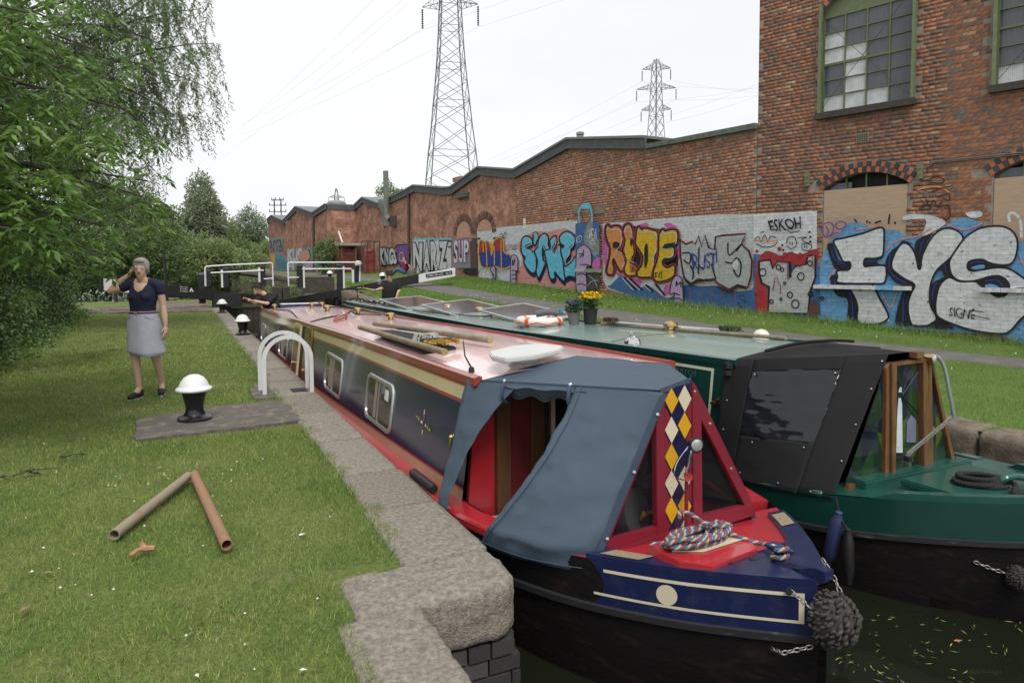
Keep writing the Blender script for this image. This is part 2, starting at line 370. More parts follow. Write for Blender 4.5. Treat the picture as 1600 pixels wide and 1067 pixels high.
# towpath
M_tar = mat('towpath_tarmac', (.105,.10,.095), .95, var=.2, scale=3, bump=.5, bscale=120, col2=(.15,.145,.135), c2pos=(.4,.7))
pc = [on_right(x, y) for x, y in [(1600,567),(1350,541),(1100,513),(900,484),(740,460),(680,450),(620,441),(560,434.5),(510,430)]]
p_ = pc[0]; pc = [p_+(p_-pc[1])*4, p_+(p_-pc[1])*1.5]+pc
pc = pc+[Vector((7.7, 62, 0)), Vector((7.5, 85, 0)), Vector((7.4, 118, 0))]
rows = []
for i, p in enumerate(spline(pc, 8)):
    q = spline(pc, 8)[min(i+1, 8*(len(pc)-1))]; d = (q-p); d = Vector((d.x, d.y, 0)); d = d.normalized() if d.length > 1e-6 else dl
    dl = d; s_ = Vector((d.y, -d.x, 0)); w = .62+.05*math.sin(i*1.3)
    rows.append([Vector((c.x, c.y, zr(c.x, c.y)+(.016 if abs(k) < 1 else -.02))) for k in (-1,-.93,-.5,0,.5,.93,1) for c in [p+s_*w*k]])
tb = MB(); tb.sheet(rows); tag(tb.build('towpath', M_tar, angle=180), kind='structure')
# brick paving by the gate, concrete pads
def brick_mat(name, c1, c2, mortar, sx, sy, rough=.9, plane='XY', bumpd=.006, dark=None, coordscale=1.0, col3=None):
    m = bpy.data.materials.new(name); m.use_nodes = True; n, l = m.node_tree.nodes, m.node_tree.links; p = n['Principled BSDF']; p.inputs['Roughness'].default_value = rough; p.inputs['Specular IOR Level'].default_value = .25
    tc = n.new('ShaderNodeTexCoord'); b = n.new('ShaderNodeTexBrick'); src = tc.outputs['Object']
    if plane == 'UV': src = tc.outputs['UV']
    l.new(src, b.inputs['Vector']); b.inputs['Scale'].default_value = 1; b.inputs['Brick Width'].default_value = sx; b.inputs['Row Height'].default_value = sy
    b.inputs['Mortar Size'].default_value = .008; b.inputs['Mortar Smooth'].default_value = .2; b.inputs['Color1'].default_value = (*c1,1); b.inputs['Color2'].default_value = (*c2,1); b.inputs['Mortar'].default_value = (*mortar,1); b.inputs['Bias'].default_value = 0
    out = b.outputs['Color']
    z = n.new('ShaderNodeTexNoise'); z.inputs['Scale'].default_value = 1.1; z.inputs['Detail'].default_value = 9; l.new(src, z.inputs['Vector'])
    r = n.new('ShaderNodeValToRGB'); r.color_ramp.elements[0].position = .32; r.color_ramp.elements[1].position = .6; r.color_ramp.elements[0].color = (.5,.47,.45,1); r.color_ramp.elements[1].color = (1.1,1.08,1.05,1); l.new(z.outputs['Fac'], r.inputs['Fac'])
    mx = n.new('ShaderNodeMixRGB'); mx.blend_type = 'MULTIPLY'; mx.inputs[0].default_value = .85; l.new(out, mx.inputs[1]); l.new(r.outputs[0], mx.inputs[2]); out = mx.outputs[0]
    z2 = n.new('ShaderNodeTexVoronoi'); z2.inputs['Scale'].default_value = 5.5; l.new(src, z2.inputs['Vector'])
    hs = n.new('ShaderNodeHueSaturation'); mr = n.new('ShaderNodeMapRange'); mr.inputs['To Min'].default_value = .78; mr.inputs['To Max'].default_value = 1.25; sp = n.new('ShaderNodeSeparateColor'); l.new(z2.outputs['Color'], sp.inputs[0]); l.new(sp.outputs[0], mr.inputs['Value']); l.new(mr.outputs[0], hs.inputs['Value']); l.new(out, hs.inputs['Color']); out = hs.outputs[0]
    l.new(out, p.inputs['Base Color'])
    bp = n.new('ShaderNodeBump'); bp.inputs['Strength'].default_value = .7; bp.inputs['Distance'].default_value = bumpd; bp.invert = True; l.new(b.outputs['Fac'], bp.inputs['Height']); l.new(bp.outputs[0], p.inputs['Normal'])
    return m
M_pave = brick_mat('paving_bricks', (.2,.16,.13), (.13,.11,.1), (.09,.085,.075), .35, .16)
pv = MB(); pv.prism([(-3.4,27.2,-.03),(1.02,26.3,-.03),(1.02,33.5,-.03),(-.6,33.5,-.03),(-1.6,31.0,-.03),(-3.4,30.6,-.03)], (0,0,.055)); tag(pv.build('brick_paving', M_pave, smooth=False), kind='structure')
def pad(name, pts, h, m, seed=0):
    P_ = []
    for i in range(len(pts)):
        a, b = Vector((*pts[i],0)), Vector((*pts[(i+1) % len(pts)],0)); k = max(2, int((b-a).length/.08))
        for j in range(k):
            p = a.lerp(b, j/k); w = .02; P_.append(Vector((p.x+w*mnoise.noise(p*5+Vector((seed,0,0))), p.y+w*mnoise.noise(p*5+Vector((0,seed,9))), -.05)))
    b = MB(); b.prism(P_, (0,0,.05+h)); return tag(b.build(name, m, smooth=False), kind='structure')
pad('concrete_pad', [(-.40,6.9),(.25,6.98),(.75,7.0),(1.06,7.05),(1.06,8.2),(.6,8.22),(.1,8.12),(-.25,7.95),(-.43,7.8)], .014, M_conc, 3)
pad('concrete_pad', [(.74,8.45),(1.0,8.45),(1.0,9.35),(.76,9.25)], .012, M_conc, 5)
# ------------------------------------------------------------------ brick works along the towpath
class Plane:
    def __init__(s, o, u, n): s.o = Vector(o); s.u = Vector(u).normalized(); s.n = Vector(n).normalized()
    def P(s, u, v, off=0.0): return s.o+s.u*u+Vector((0,0,v))+s.n*off
    def px(s, x, y):
        d = ray(x, y); t = (s.o-CAMP).dot(s.n)/d.dot(s.n); q = CAMP+d*t-s.o; return (q.dot(s.u), q.z)
PA = Plane((13.1,12.84,0), (1.6,-5.33,0), (-5.33,-1.6,0))
PB = Plane((13.1,12.84,0), (-4.13,67.4,0), (-67.4,-4.13,0))
CO = .086; BL = .236
def brick_attr_mat():
    m = bpy.data.materials.new('fired_brick'); m.use_nodes = True; n, l = m.node_tree.nodes, m.node_tree.links; p = n['Principled BSDF']; p.inputs['Roughness'].default_value = .9; p.inputs['Specular IOR Level'].default_value = .2
    a = n.new('ShaderNodeAttribute'); a.attribute_name = 'brick_col'
    tc = n.new('ShaderNodeTexCoord'); z = n.new('ShaderNodeTexNoise'); z.inputs['Scale'].default_value = 14; z.inputs['Detail'].default_value = 9; l.new(tc.outputs['Object'], z.inputs['Vector'])
    r = n.new('ShaderNodeValToRGB'); r.color_ramp.elements[0].position = .3; r.color_ramp.elements[1].position = .7; r.color_ramp.elements[0].color = (.62,.6,.6,1); r.color_ramp.elements[1].color = (1.2,1.18,1.15,1); l.new(z.outputs['Fac'], r.inputs['Fac'])
    mx = n.new('ShaderNodeMixRGB'); mx.blend_type = 'MULTIPLY'; mx.inputs[0].default_value = 1; l.new(a.outputs['Color'], mx.inputs[1]); l.new(r.outputs[0], mx.inputs[2]); l.new(mx.outputs[0], p.inputs['Base Color'])
    b = n.new('ShaderNodeBump'); b.inputs['Strength'].default_value = .4; b.inputs['Distance'].default_value = .006; z3 = n.new('ShaderNodeTexNoise'); z3.inputs['Scale'].default_value = 70; z3.inputs['Detail'].default_value = 4; l.new(tc.outputs['Object'], z3.inputs['Vector']); l.new(z3.outputs['Fac'], b.inputs['Height']); l.new(b.outputs[0], p.inputs['Normal'])
    return m
M_brick = brick_attr_mat()
M_wallmortar = mat('wall_mortar', (.24,.195,.165), .95, var=.25, scale=8)
PAL = [(r_*.82+.045, g_*.9+.04, b_*.9+.036) for r_, g_, b_ in [(.30,.095,.042),(.34,.12,.055),(.25,.085,.045),(.16,.07,.05),(.11,.065,.055),(.40,.2,.12),(.20,.08,.05),(.13,.1,.095),(.36,.24,.17)]]
def brick_colour(u, v, wt, soot):
    s = mnoise.noise(Vector((u*.45, v*.55, soot)))
    w = np.array(wt, float).copy()
    if s > .1: w[3] *= 2.2; w[4] *= 2; w[6] *= 1.5; w[0] *= .7; w[5] *= .7
    w = w/w.sum(); c = np.array(PAL[rng.choice(9, p=w)])*.72+np.array((.27,.125,.085))*.28; c = c*rng.uniform(.88, 1.12)
    k_ = (1.12 if soot < 5 else 1.4)*(.9+.2*(mnoise.noise(Vector((u*1.6, v*.22, soot+5)))+.5*mnoise.noise(Vector((u*.5, v*.5, soot+9))))); return np.clip(c*k_+(0 if soot < 5 else .012), 0, .62)
def set_cols(me, cols):
    a = me.color_attributes.new('brick_col', 'FLOAT_COLOR', 'POINT'); c = np.ones((len(cols), 4), np.float32); c[:, :3] = cols; a.data.foreach_set('color', c.ravel())
def lay_bricks(pl, u0, u1, v0, v1, inside, wt, soot, proud=.006):
    """list of (uc, vc, length, height, colour, proud)"""
    out = []; k0 = int(math.floor(v0/CO)); k1 = int(math.ceil(v1/CO))
    for k in range(k0, k1):
        head = (k % 2 == 0 and k % 6 != 2); step = BL/2 if head else BL; u = u0-(BL/4 if head else (BL/2 if k % 4 == 1 else 0))
        u = math.floor(u/step)*step+(step*.5 if k % 4 >= 2 else 0)
        while u < u1:
            a = max(u, u0); b = min(u+step, u1); uc, vc = (a+b)/2, (k+.5)*CO
            if b-a > .035 and inside(uc, vc, b-a): out.append((uc, vc, b-a-.011, CO-.011, brick_colour(uc, vc, wt, soot), proud+rng.uniform(-.0025,.0025)))
            u += step
    return out
def brick_np(pl, L, parent, name='brick_courses'):
    n = len(L); V = np.zeros((n, 8, 3)); F = np.zeros((n, 5, 4), int); C = np.zeros((n, 8, 3))
    for i, (u, v, l_, h, c, pr) in enumerate(L):
        for j, (su, sv) in enumerate(((-1,-1),(1,-1),(1,1),(-1,1))):
            V[i, j] = pl.P(u+su*l_/2, v+sv*h/2, -.01); V[i, j+4] = pl.P(u+su*(l_/2-.003), v+sv*(h/2-.003), pr)
        C[i] = c; b = i*8; F[i] = [(b+4,b+5,b+6,b+7),(b,b+1,b+5,b+4),(b+1,b+2,b+6,b+5),(b+2,b+3,b+7,b+6),(b+3,b,b+4,b+7)]
    o = np_mesh(name, V.reshape(-1,3), F.reshape(-1,4), M_brick, parent, kind='stuff'); set_cols(o.data, C.reshape(-1,3)); return o
def uv_assign(o, pl):
    me = o.data; uvl = me.uv_layers.new(name='UVMap'); off = ORG.get(o.name, Vector((0,0,0))); vv = [((v.co+off-pl.o).dot(pl.u), v.co.z+off.z) for v in me.vertices]
    for lp in me.loops: uvl.data[lp.index].uv = vv[lp.vertex_index]

# ---- tall building ------------------------------------------------
TB = thing('brick_mill', (13.1,12.84,0), 'tall red brick mill with metal-framed upper windows and boarded arched openings', 'building')
U_END = 11.5; V_TOP = 10.2
w1a = PA.px(1279.5,180); w1b = PA.px(1427,154); W1 = (w1a[0], w1b[0], (w1a[1]+w1b[1])/2, PA.px(1281,22)[1])       # u0 u1 v0 v_spring
gap = PA.px(1551,136)[0]-W1[0]; W2 = (W1[0]+gap, W1[1]+gap, PA.px(1552,136)[1]-.0, W1[3])
l1a = PA.px(1284,445); l1b = PA.px(1415,447); L1 = (l1a[0], l1b[0], (l1a[1]+l1b[1])/2, PA.px(1285,296)[1])
lg = PA.px(1547,448)[0]-L1[0]; L2 = (L1[0]+lg, L1[1]+lg, L1[2], L1[3])
OPEN = [W1, W2, L1, L2]; RISE = [.42, .42, .30, .30]
ARCH = []
for (a, b, v0, vs), rs in zip(OPEN, RISE):
    c = (b-a)/2; Rr = (c*c+rs*rs)/(2*rs); ARCH.append(((a+b)/2, vs+rs-Rr, Rr, vs))
def in_open(u, v, marg=0.0, ring=0.0):
    for (a, b, v0, vs), (cu, cv, Rr, _) in zip(OPEN, ARCH):
        if a-marg < u < b+marg and v0-marg < v <= vs: return True
        if v > vs-.02 and a-marg-ring*.8 < u < b+marg+ring*.8 and math.hypot(u-cu, v-cv) < Rr+ring: return True
    return False
def ground_A(u): p = PA.P(u, 0); return zr(p.x-.3, p.y)
# backing with real openings
bk = MB(); us = sorted({0, U_END, *[x for o in OPEN for x in o[:2]]}); 
def backing(u0, u1, v0, v1): bk.obox(PA.P((u0+u1)/2, (v0+v1)/2, -.1525), PA.u*(u1-u0)/2, Vector((0,0,(v1-v0)/2)), PA.n*.15)
for a, b in zip(us[:-1], us[1:]):
    cuts = sorted([(o[2], o[3]+r_) for o, r_ in zip(OPEN, RISE) if o[0] <= a+1e-6 and o[1] >= b-1e-6]); v = -1.0
    for c0, c1 in cuts: backing(a, b, v, c0); v = c1
    backing(a, b, v, V_TOP)
for (a, b, v0, vs), (cu, cv, Rr, _), rs in zip(OPEN, ARCH, RISE):      # spandrels
    for sgn in (-1, 1):
        e = a if sgn < 0 else b; pts = [(e, vs+rs)]
        for i in range(9):
            u = lerp(e, cu, i/8); pts.append((u, cv+math.sqrt(max(0, Rr*Rr-(u-cu)**2))))
        bk.prism([PA.P(u, v, -.01) for u, v in pts], -PA.n*.3)
bk.build('wall_core', M_wallmortar, TB, smooth=False)
sd = MB(); sd.obox(PA.P(0, 4.6, -4.15)+PA.u*.15, PA.u*.14, Vector((0,0,5.6)), PA.n*4.0); sd.obox(PA.P(U_END/2, 4.6, -8.2), PA.u*U_END/2, Vector((0,0,5.6)), PA.n*.1); sd.obox(PA.P(U_END/2, V_TOP+.1, -4.2), PA.u*(U_END/2+.2), Vector((0,0,.1)), PA.n*4.3)
M_brickfar = brick_mat('brick_far', (.44,.205,.135), (.30,.15,.11), (.28,.24,.20), BL, CO, plane='UV')
o = sd.build('side_wall', mat('brick_side', (.26,.09,.05), .9, var=.3, scale=6), TB, smooth=False)
WT_A = [4.2,3,3,2.6,1.8,1.0,3,1.6,.7]
LA = lay_bricks(PA, 0, U_END, -.3, V_TOP, lambda u, v, w: not in_open(u, v, w*.35, .27 if v < 4 else .13) and v > ground_A(u)-.2, WT_A, 3)
def painted(u, v): return v < PA.px(1300, 332)[1]-.1 if u < 1.9 else v < 2.05
cand = sorted([b for b in LA if not painted(b[0], b[1]) and b[0] < 6.4 and b[1] < 7.2], key=lambda b: -b[0]*1.0)
vis = lambda b: (lambda p: 0 < p[0] < 1600 and 0 < p[1])((lambda q: (PPX+FPX*q.dot(CR)/q.dot(_fw), PPY-FPX*q.dot(CU)/q.dot(_fw)))(PA.P(b[0], b[1])-CAMP))
cand = [b for b in cand if vis(b) and b[2] > .1][:300]; ids = {id(b) for b in cand}
brick_np(PA, [b for b in LA if id(b) not in ids], TB)
var_me = []
for ci in range(9):
    for l_ in (BL-.011, BL/2-.011):
        b = MB(); h = CO-.011
        for (su, sv) in ((-1,-1),(1,-1),(1,1),(-1,1)): b.v.append(PA.u*(su*l_/2)+Vector((0,0,sv*h/2))-PA.n*.01)
        for (su, sv) in ((-1,-1),(1,-1),(1,1),(-1,1)): b.v.append(PA.u*(su*(l_/2-.003))+Vector((0,0,sv*(h/2-.003)))+PA.n*.006)
        b.f = [(4,5,6,7),(0,1,5,4),(1,2,6,5),(2,3,7,6),(3,0,4,7)]; b.mi = [0]*5
        o = b.build('brick', M_brick, None, smooth=False); set_cols(o.data, [PAL[ci]]*8); var_me.append(o.data); bpy.data.objects.remove(o)
for (u, v, l_, h, c, pr) in cand:
    ci = int(np.argmin([np.abs(np.array(q)-c).sum() for q in PAL])); full = l_ > .17
    me = var_me[ci*2+(0 if full else 1)]; put(me, 'brick', PA.P(u, v, rng.uniform(-.002,.002)), (1,1,1), TB)
# arches of blue and red headers
M_vous = [mat('voussoir_red', (.30,.10,.05), .9, objr=.25, var=.25, scale=20), mat('voussoir_blue', (.035,.035,.045), .75, objr=.3, var=.25, scale=20)]
vous_me = []
for q in range(2): b = MB(); b.box(-.5,.5,-.5,.5,-.5,.5); o = b.build('voussoir', M_vous[q], None, smooth=False); vous_me.append(o.data); bpy.data.objects.remove(o)
def arch_ring(idx, rings, n, alt=True):
    cu, cv, Rr, vs = ARCH[idx]; a0 = math.acos(min(1, (OPEN[idx][1]-cu+.03)/Rr))
    for r_ in range(rings):
        rad = Rr+.06+r_*.125
        for i in range(n):
            t = math.pi-a0-(math.pi-2*a0)*(i+.5)/n; w = (math.pi-2*a0)*rad/n-.010
            o = bpy.data.objects.new('voussoir', vous_me[(i+r_) % 2 if alt else (0 if random.random() < .7 else 1)]); COL.objects.link(o); o.parent = TB
            p = PA.P(cu+rad*math.cos(t), cv+rad*math.sin(t), -.045)-ORG[TB.name]
            a_ = PA.u*(-math.sin(t))+Vector((0,0,math.cos(t))); b_ = PA.u*math.cos(t)+Vector((0,0,math.sin(t)))
            o.matrix_local = Matrix(((a_.x*w, b_.x*.114, PA.n.x*.13, p.x), (a_.y*w, b_.y*.114, PA.n.y*.13, p.y), (a_.z*w, b_.z*.114, PA.n.z*.13, p.z), (0,0,0,1)))
arch_ring(2, 2, 23); arch_ring(3, 2, 23); arch_ring(0, 1, 22); arch_ring(1, 1, 22)
# windows
M_green = mat('green_window_paint', (.12,.155,.075), .6, var=.3, scale=10, col2=(.2,.22,.13), c2pos=(.5,.8))
M_rust = mat('dark_sill_timber', (.045,.035,.03), .8, var=.3, scale=8)
M_mill_glass = mat('wired_glass', (.10,.11,.125), .12, var=.25, scale=2.5, stretch=(30,30,1))
M_lit = mat('pane_painted_sky_light', (.55,.58,.6), .25, var=.2, scale=4)  # bright panes: sky light put into the glass colour
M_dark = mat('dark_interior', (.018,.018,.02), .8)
def frame_bar(b, u0, u1, v0, v1, off, d=.04): b.obox(PA.P((u0+u1)/2, (v0+v1)/2, off), PA.u*(u1-u0)/2, Vector((0,0,(v1-v0)/2)), PA.n*d/2)
def mill_window(W, arch, rs):
    a, b, v0, vs = W; cu, cv, Rr, _ = arch
    wf = MB(); t = .05
    for u0, u1, x0, x1 in ((a, a+t, v0, vs), (b-t, b, v0, vs), (a+t, b-t, v0, v0+t)): frame_bar(wf, u0, u1, x0, x1, -.12, .08)
    w = wf.build('window', M_green, TB, smooth=False)
    hd = MB(); pts = [(a, vs-.12)]+[(lerp(a,b,i/12), cv+math.sqrt(Rr*Rr-(lerp(a,b,i/12)-cu)**2)) for i in range(13)]+[(b, vs-.12)]
    hd.prism([PA.P(u, v, -.10) for u, v in pts], -PA.n*.05); hd.build('head_panel', M_green, w, smooth=False)
    n_u, rows_ = 4, [v0+t+(vs-.12-v0-t)*k/6 for k in range(7)]
    for i in range(n_u+1):
        u = lerp(a+t, b-t, i/n_u); m_ = MB(); frame_bar(m_, u-.014, u+.014, v0+t, vs-.12, -.11, .04); m_.build('mullion', M_green, w, smooth=False)
    for k, v in enumerate(rows_):
        m_ = MB(); th = .028 if k == 3 else .011; frame_bar(m_, a+t, b-t, v-th, v+th, -.112, .034); m_.build('glazing_bar', M_green, w, smooth=False)
    for i in range(n_u):
        for k in range(6):
            g_ = MB(); frame_bar(g_, lerp(a+t,b-t,i/n_u)+.014, lerp(a+t,b-t,(i+1)/n_u)-.014, rows_[k]+.011, rows_[k+1]-.011, -.13, .006)
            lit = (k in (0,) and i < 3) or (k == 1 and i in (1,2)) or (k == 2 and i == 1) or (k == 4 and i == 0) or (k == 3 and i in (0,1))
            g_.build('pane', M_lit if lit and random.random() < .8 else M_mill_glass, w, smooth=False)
    s = MB(); s.obox(PA.P((a+b)/2, v0-.06, .03), PA.u*((b-a)/2+.05), Vector((0,0,.07)), PA.n*.09); s.build('sill', M_rust, w, smooth=False)
    jb = MB(); frame_bar(jb, a-.005, a+.06, v0, vs+.15, .05, .1); jb.build('guard_frame', M_green, w, smooth=False); jb = MB(); frame_bar(jb, b-.03, b+.03, v0, vs+.15, .05, .1); jb.build('guard_frame', M_green, w, smooth=False)
    wr = MB()
    for p, q in (((a+.1, v0+.1), (b-.1, vs-.1)), ((a+.1, vs-.2), (b-.1, v0+.1))): wr.tube([PA.P(*p, .08), PA.P(*q, .08)], .006, 5)
    for i in range(1, 60): u = lerp(a, b, i/60); wr.tube([PA.P(u, v0, .07), PA.P(u, vs, .07)], .0011, 3, cap=False)
    wr.build('guard_wires', M_rust, w)
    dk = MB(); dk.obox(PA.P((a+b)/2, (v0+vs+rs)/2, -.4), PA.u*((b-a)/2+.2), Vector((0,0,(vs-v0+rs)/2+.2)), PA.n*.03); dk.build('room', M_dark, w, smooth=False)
mill_window(W1, ARCH[0], RISE[0]); mill_window(W2, ARCH[1], RISE[1])
M_ply = mat('plywood_board', (.40,.29,.21), .85, var=.14, scale=4, stretch=(1,1,6), col2=(.33,.235,.165), c2pos=(.4,.7))
def boarded(W, arch, rs, topv):
    a, b, v0, vs = W; cu, cv, Rr, _ = arch
    m_ = MB(); frame_bar(m_, a+.01, b-.01, v0, topv, -.02, .02); w = m_.build('window_board', M_ply, TB, smooth=False); uv_assign(w, PA)
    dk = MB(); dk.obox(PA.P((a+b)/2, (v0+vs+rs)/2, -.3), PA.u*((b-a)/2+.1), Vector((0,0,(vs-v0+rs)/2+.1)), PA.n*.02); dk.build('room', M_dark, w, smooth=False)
    for i in range(0, 5): fb = MB(); u = lerp(a+.03, b-.03, i/4); frame_bar(fb, u-.015, u+.015, topv-.2, cv+math.sqrt(max(.01, Rr*Rr-(u-cu)**2))-.01, -.13, .04); fb.build('window_frame', M_green, w, smooth=False)
    pn = MB(); frame_bar(pn, a+.05, lerp(a,b,.32), topv-.1, vs+.12, -.16, .01); pn.build('pane', M_mill_glass, w, smooth=False)
    for i in range(6):     # sill of brick-on-edge painted white
        s = MB(); l0 = lerp(a-.14, b+.14, i/6); l1 = lerp(a-.14, b+.14, (i+1)/6)-.008
        s.obox(PA.P((l0+l1)/2, v0-.045, .05), PA.u*(l1-l0)/2, Vector((0,0,.042)), PA.n*.09); s.build('sill_brick', mat('sill_paint_white' if i not in (4,) else 'sill_paint_blue', (.5,.5,.5) if i not in (4,) else (.15,.33,.55), .8, var=.3, scale=9), w, smooth=False)
boarded(L1, ARCH[2], RISE[2], PA.px(1350,293)[1]); boarded(L2, ARCH[3], RISE[3], PA.px(1580,277)[1])
for (x, y) in ((1262.5,281), (1438.5,268)):
    u, v = PA.px(x, y); m_ = MB(); m_.obox(PA.P(u, v, .03), PA.u*.055, Vector((0,0,.16)), PA.n*.03)
    m_.lathe([(.02,0),(.02,.03),(0,.032)], PA.P(u, v+.06, .055), 8, axis=PA.n); m_.lathe([(.02,0),(.02,.03),(0,.032)], PA.P(u, v-.06, .055), 8, axis=PA.n); m_.build('tie_plate', M_green, TB)
u, v = PA.px(1348,216); m_ = MB(); m_.obox(PA.P(u, v, .012), PA.u*.13, Vector((0,0,.10)), PA.n*.012); vb = m_.build('air_vent', mat('vent_clay', (.2,.2,.12), .9), TB)
for i in range(4):
    for j in range(5): m_ = MB(); m_.obox(PA.P(u+(j-2)*.048, v+(i-1.5)*.045, .0265), PA.u*.014, Vector((0,0,.013)), PA.n*.003); m_.build('vent_hole', M_dark, vb, smooth=False)
m_ = MB(); c = [PA.P(*PA.px(x, y), .03) for x, y in ((1452,259),(1460,253),(1480,251),(1520,247),(1560,243),(1600,239),(1640,235))]; m_.tube(spline(c, 4), .012, 6); m_.tube(spline([p+Vector((0,0,-.03)) for p in c], 4), .009, 6); m_.build('cable', mat('grey_cable', (.12,.11,.1), .7), TB)

# ---- long workshop with saw-tooth gables ---------------------------
WS = thing('brick_workshop', (12.5,22,0), 'long red brick workshop with saw-tooth gables and a graffiti-covered wall', 'building')
def ground_B(pl, u): p = pl.P(u, 0, .3); return zr(p.x, p.y)
cxr = at_y(562, 400, 47.0).x; YR = 47.0
uR = (Vector((cxr, YR, 0))-PB.o).dot(PB.u); crn = at_y(512, 400, YR); PC = Plane((crn.x, crn.y, 0), PB.u, PB.n)
def profile(pl, pts): return [pl.px(x, y) for x, y in pts]
prB = profile(PB, [(1178,203),(1012,233),(1011.5,233),(889.5,233),(812,276),(806.5,279),(750,274),(707.5,304),(696,305),(649,300),(641,304),(639,305.5),(593,326.6),(568.5,317)])
prB[0] = (0.0, prB[0][1]); prB.append((uR, PB.px(562,327)[1]))
prC = profile(PC, [(512,327),(492.6,339),(490,340),(464,330),(444.6,351),(443,351),(426,342.6),(419,349)]); prC[0] = (0, prC[0][1])
WT_B = [4.5,4.5,3,1.2,.6,2.4,1.8,.8,1.4]
def topv(pr, u): return interp(u, [p[0] for p in pr], [p[1] for p in pr])
u_near = PB.px(806,300)[0]
def wall_poly(pl, pr, u0, u1, name, m, thick=.3, off=0.0):
    top = [(u0, topv(pr, u0))]+[p for p in pr if u0+1e-4 < p[0] < u1-1e-4]+[(u1, topv(pr, u1))]
    b = MB(); b.prism([pl.P(u, v, off) for u, v in top]+[pl.P(u1, -.3, off), pl.P(u0, -.3, off)], -pl.n*thick); o = b.build(name, m, WS, smooth=False); uv_assign(o, pl); return o
wall_poly(PB, prB, 0.02, u_near, 'wall_core', M_wallmortar, off=-.0025)
bound = [u_near, PB.px(701,300)[0], PB.px(640,300)[0], PB.px(593,320)[0], uR]
for a, b in zip(bound[:-1], bound[1:]): wall_poly(PB, prB, a+.004, b-.004, 'wall', M_brickfar)
wall_poly(PC, prC, 0, PC.px(491,340)[0]-.004, 'wall', M_brickfar); wall_poly(PC, prC, PC.px(491,340)[0], PC.px(444,340)[0], 'wall', M_brickfar); wall_poly(PC, prC, PC.px(443.5,340)[0], prC[-1][0], 'wall', M_brickfar)
rt = MB(); h_ = PC.px(512,327)[1]; rt.prism([(crn.x+.02, YR-.01, -.3),(cxr+.3, YR-.01, -.3),(cxr+.3, YR-.01, h_),(crn.x+.02, YR-.01, h_)], (0,.3,0)); o = rt.build('return_wall', M_brickfar, WS, smooth=False); uv_assign(o, Plane((crn.x,YR,0),(1,0,0),(0,-1,0)))
LB = lay_bricks(PB, .02, u_near, 0, 7, lambda u, v, w: v < topv(prB, u)-.03 and v > ground_B(PB, u)-.15, WT_B, 9)
brick_np(PB, LB, WS)
M_fascia = mat('grey_verge_board', (.075,.078,.08), .85, var=.3, scale=5, col2=(.15,.155,.15), c2pos=(.5,.85))
M_roof = mat('corrugated_roof', (.16,.165,.165), .8, var=.25, scale=4, stretch=(1,12,1))
def fascia(pl, pr, i0, i1, h=.34, d=.10, name='verge_board'):
    for i in range(i0, i1):
        (ua, va), (ub, vb_) = pr[i], pr[i+1]
        if abs(ub-ua) < .1: continue
        n_ = max(1, int(abs(ub-ua)/2.2))
        for k in range(n_):
            A = (lerp(ua,ub,k/n_), lerp(va,vb_,k/n_)); B = (lerp(ua,ub,(k+1)/n_)-.012, lerp(va,vb_,(k+1)/n_)); b = MB()
            b.prism([pl.P(A[0],A[1]-.0,.02), pl.P(B[0],B[1]-.0,.02), pl.P(B[0],B[1]+h,.02), pl.P(A[0],A[1]+h,.02)], pl.n*d); b.build(name, M_fascia, WS, smooth=False)
        b = MB(); b.prism([pl.P(ua,va+h-.02,.16), pl.P(ub,vb_+h-.02,.16), pl.P(ub,vb_+h+.06,.16), pl.P(ua,va+h+.06,.16)], -pl.n*9); b.build('roof', M_roof, WS, smooth=False)
fascia(PB, prB, 2, len(prB)-1); fascia(PC, prC, 0, len(prC)-1)
(ua, va), (ub, vb_) = prB[0], prB[1]; b = MB(); b.prism([PB.P(ua,va,.12), PB.P(ub,vb_,.12), PB.P(ub,vb_+.14,.12), PB.P(ua,va+.14,.12)], -PB.n*.5); b.build('coping', mat('green_stained_coping', (.11,.13,.11), .9, var=.35, scale=6), WS, smooth=False)
b = MB(); b.prism([PB.P(ua,va,-.4), PB.P(ub,vb_,-.4), PB.P(ub,vb_+.1,-.4), PB.P(ua,va+.1,-.4)], -PB.n*8); b.build('roof', M_roof, WS, smooth=False)
b = MB(); b.prism([(crn.x+.02,YR-.06,h_),(cxr+.05,YR-.06,h_),(cxr+.05,YR-.06,h_+.34),(crn.x+.02,YR-.06,h_+.34)], (0,.04,0)); b.build('verge_board', M_fascia, WS, smooth=False)
# flues, pipes, vents
M_zinc = mat('dull_zinc', (.30,.31,.31), .45, .6, var=.2); M_pipe = mat('brown_downpipe', (.06,.05,.045), .7); M_flue = mat('green_grey_flue', (.15,.16,.13), .6, .3, var=.3)
def pipe_px(name, pl, pts, r, m, off, n=8): b = MB(); b.tube([pl.P(*pl.px(x, y), off) for x, y in pts], r, n); return b.build(name, m, WS)
pipe_px('flue', PB, [(611.5,268),(613,336),(615,340),(618,344)], .16, M_flue, .35); b = MB(); u, v = PB.px(618,346); b.obox(PB.P(u, v, .15), PB.u*.2, Vector((0,0,.3)), PB.n*.2); b.build('flue_box', M_pipe, WS)
pipe_px('downpipe', PB, [(640.5,300),(640.5,434)], .07, M_pipe, .08); pipe_px('downpipe', PC, [(491.5,342),(492,424)], .08, M_pipe, .08)
pipe_px('flue', PB, [(878,212),(878,226)], .09, M_zinc, -.8); b = MB(); u, v = PB.px(878,209.5); b.lathe([(.1,-.1),(.13,-.08),(.13,.0),(.1,.02),(.15,.03),(.15,.12),(.05,.16)], PB.P(u, v, -.8), 10); b.build('cowl', M_zinc, WS)
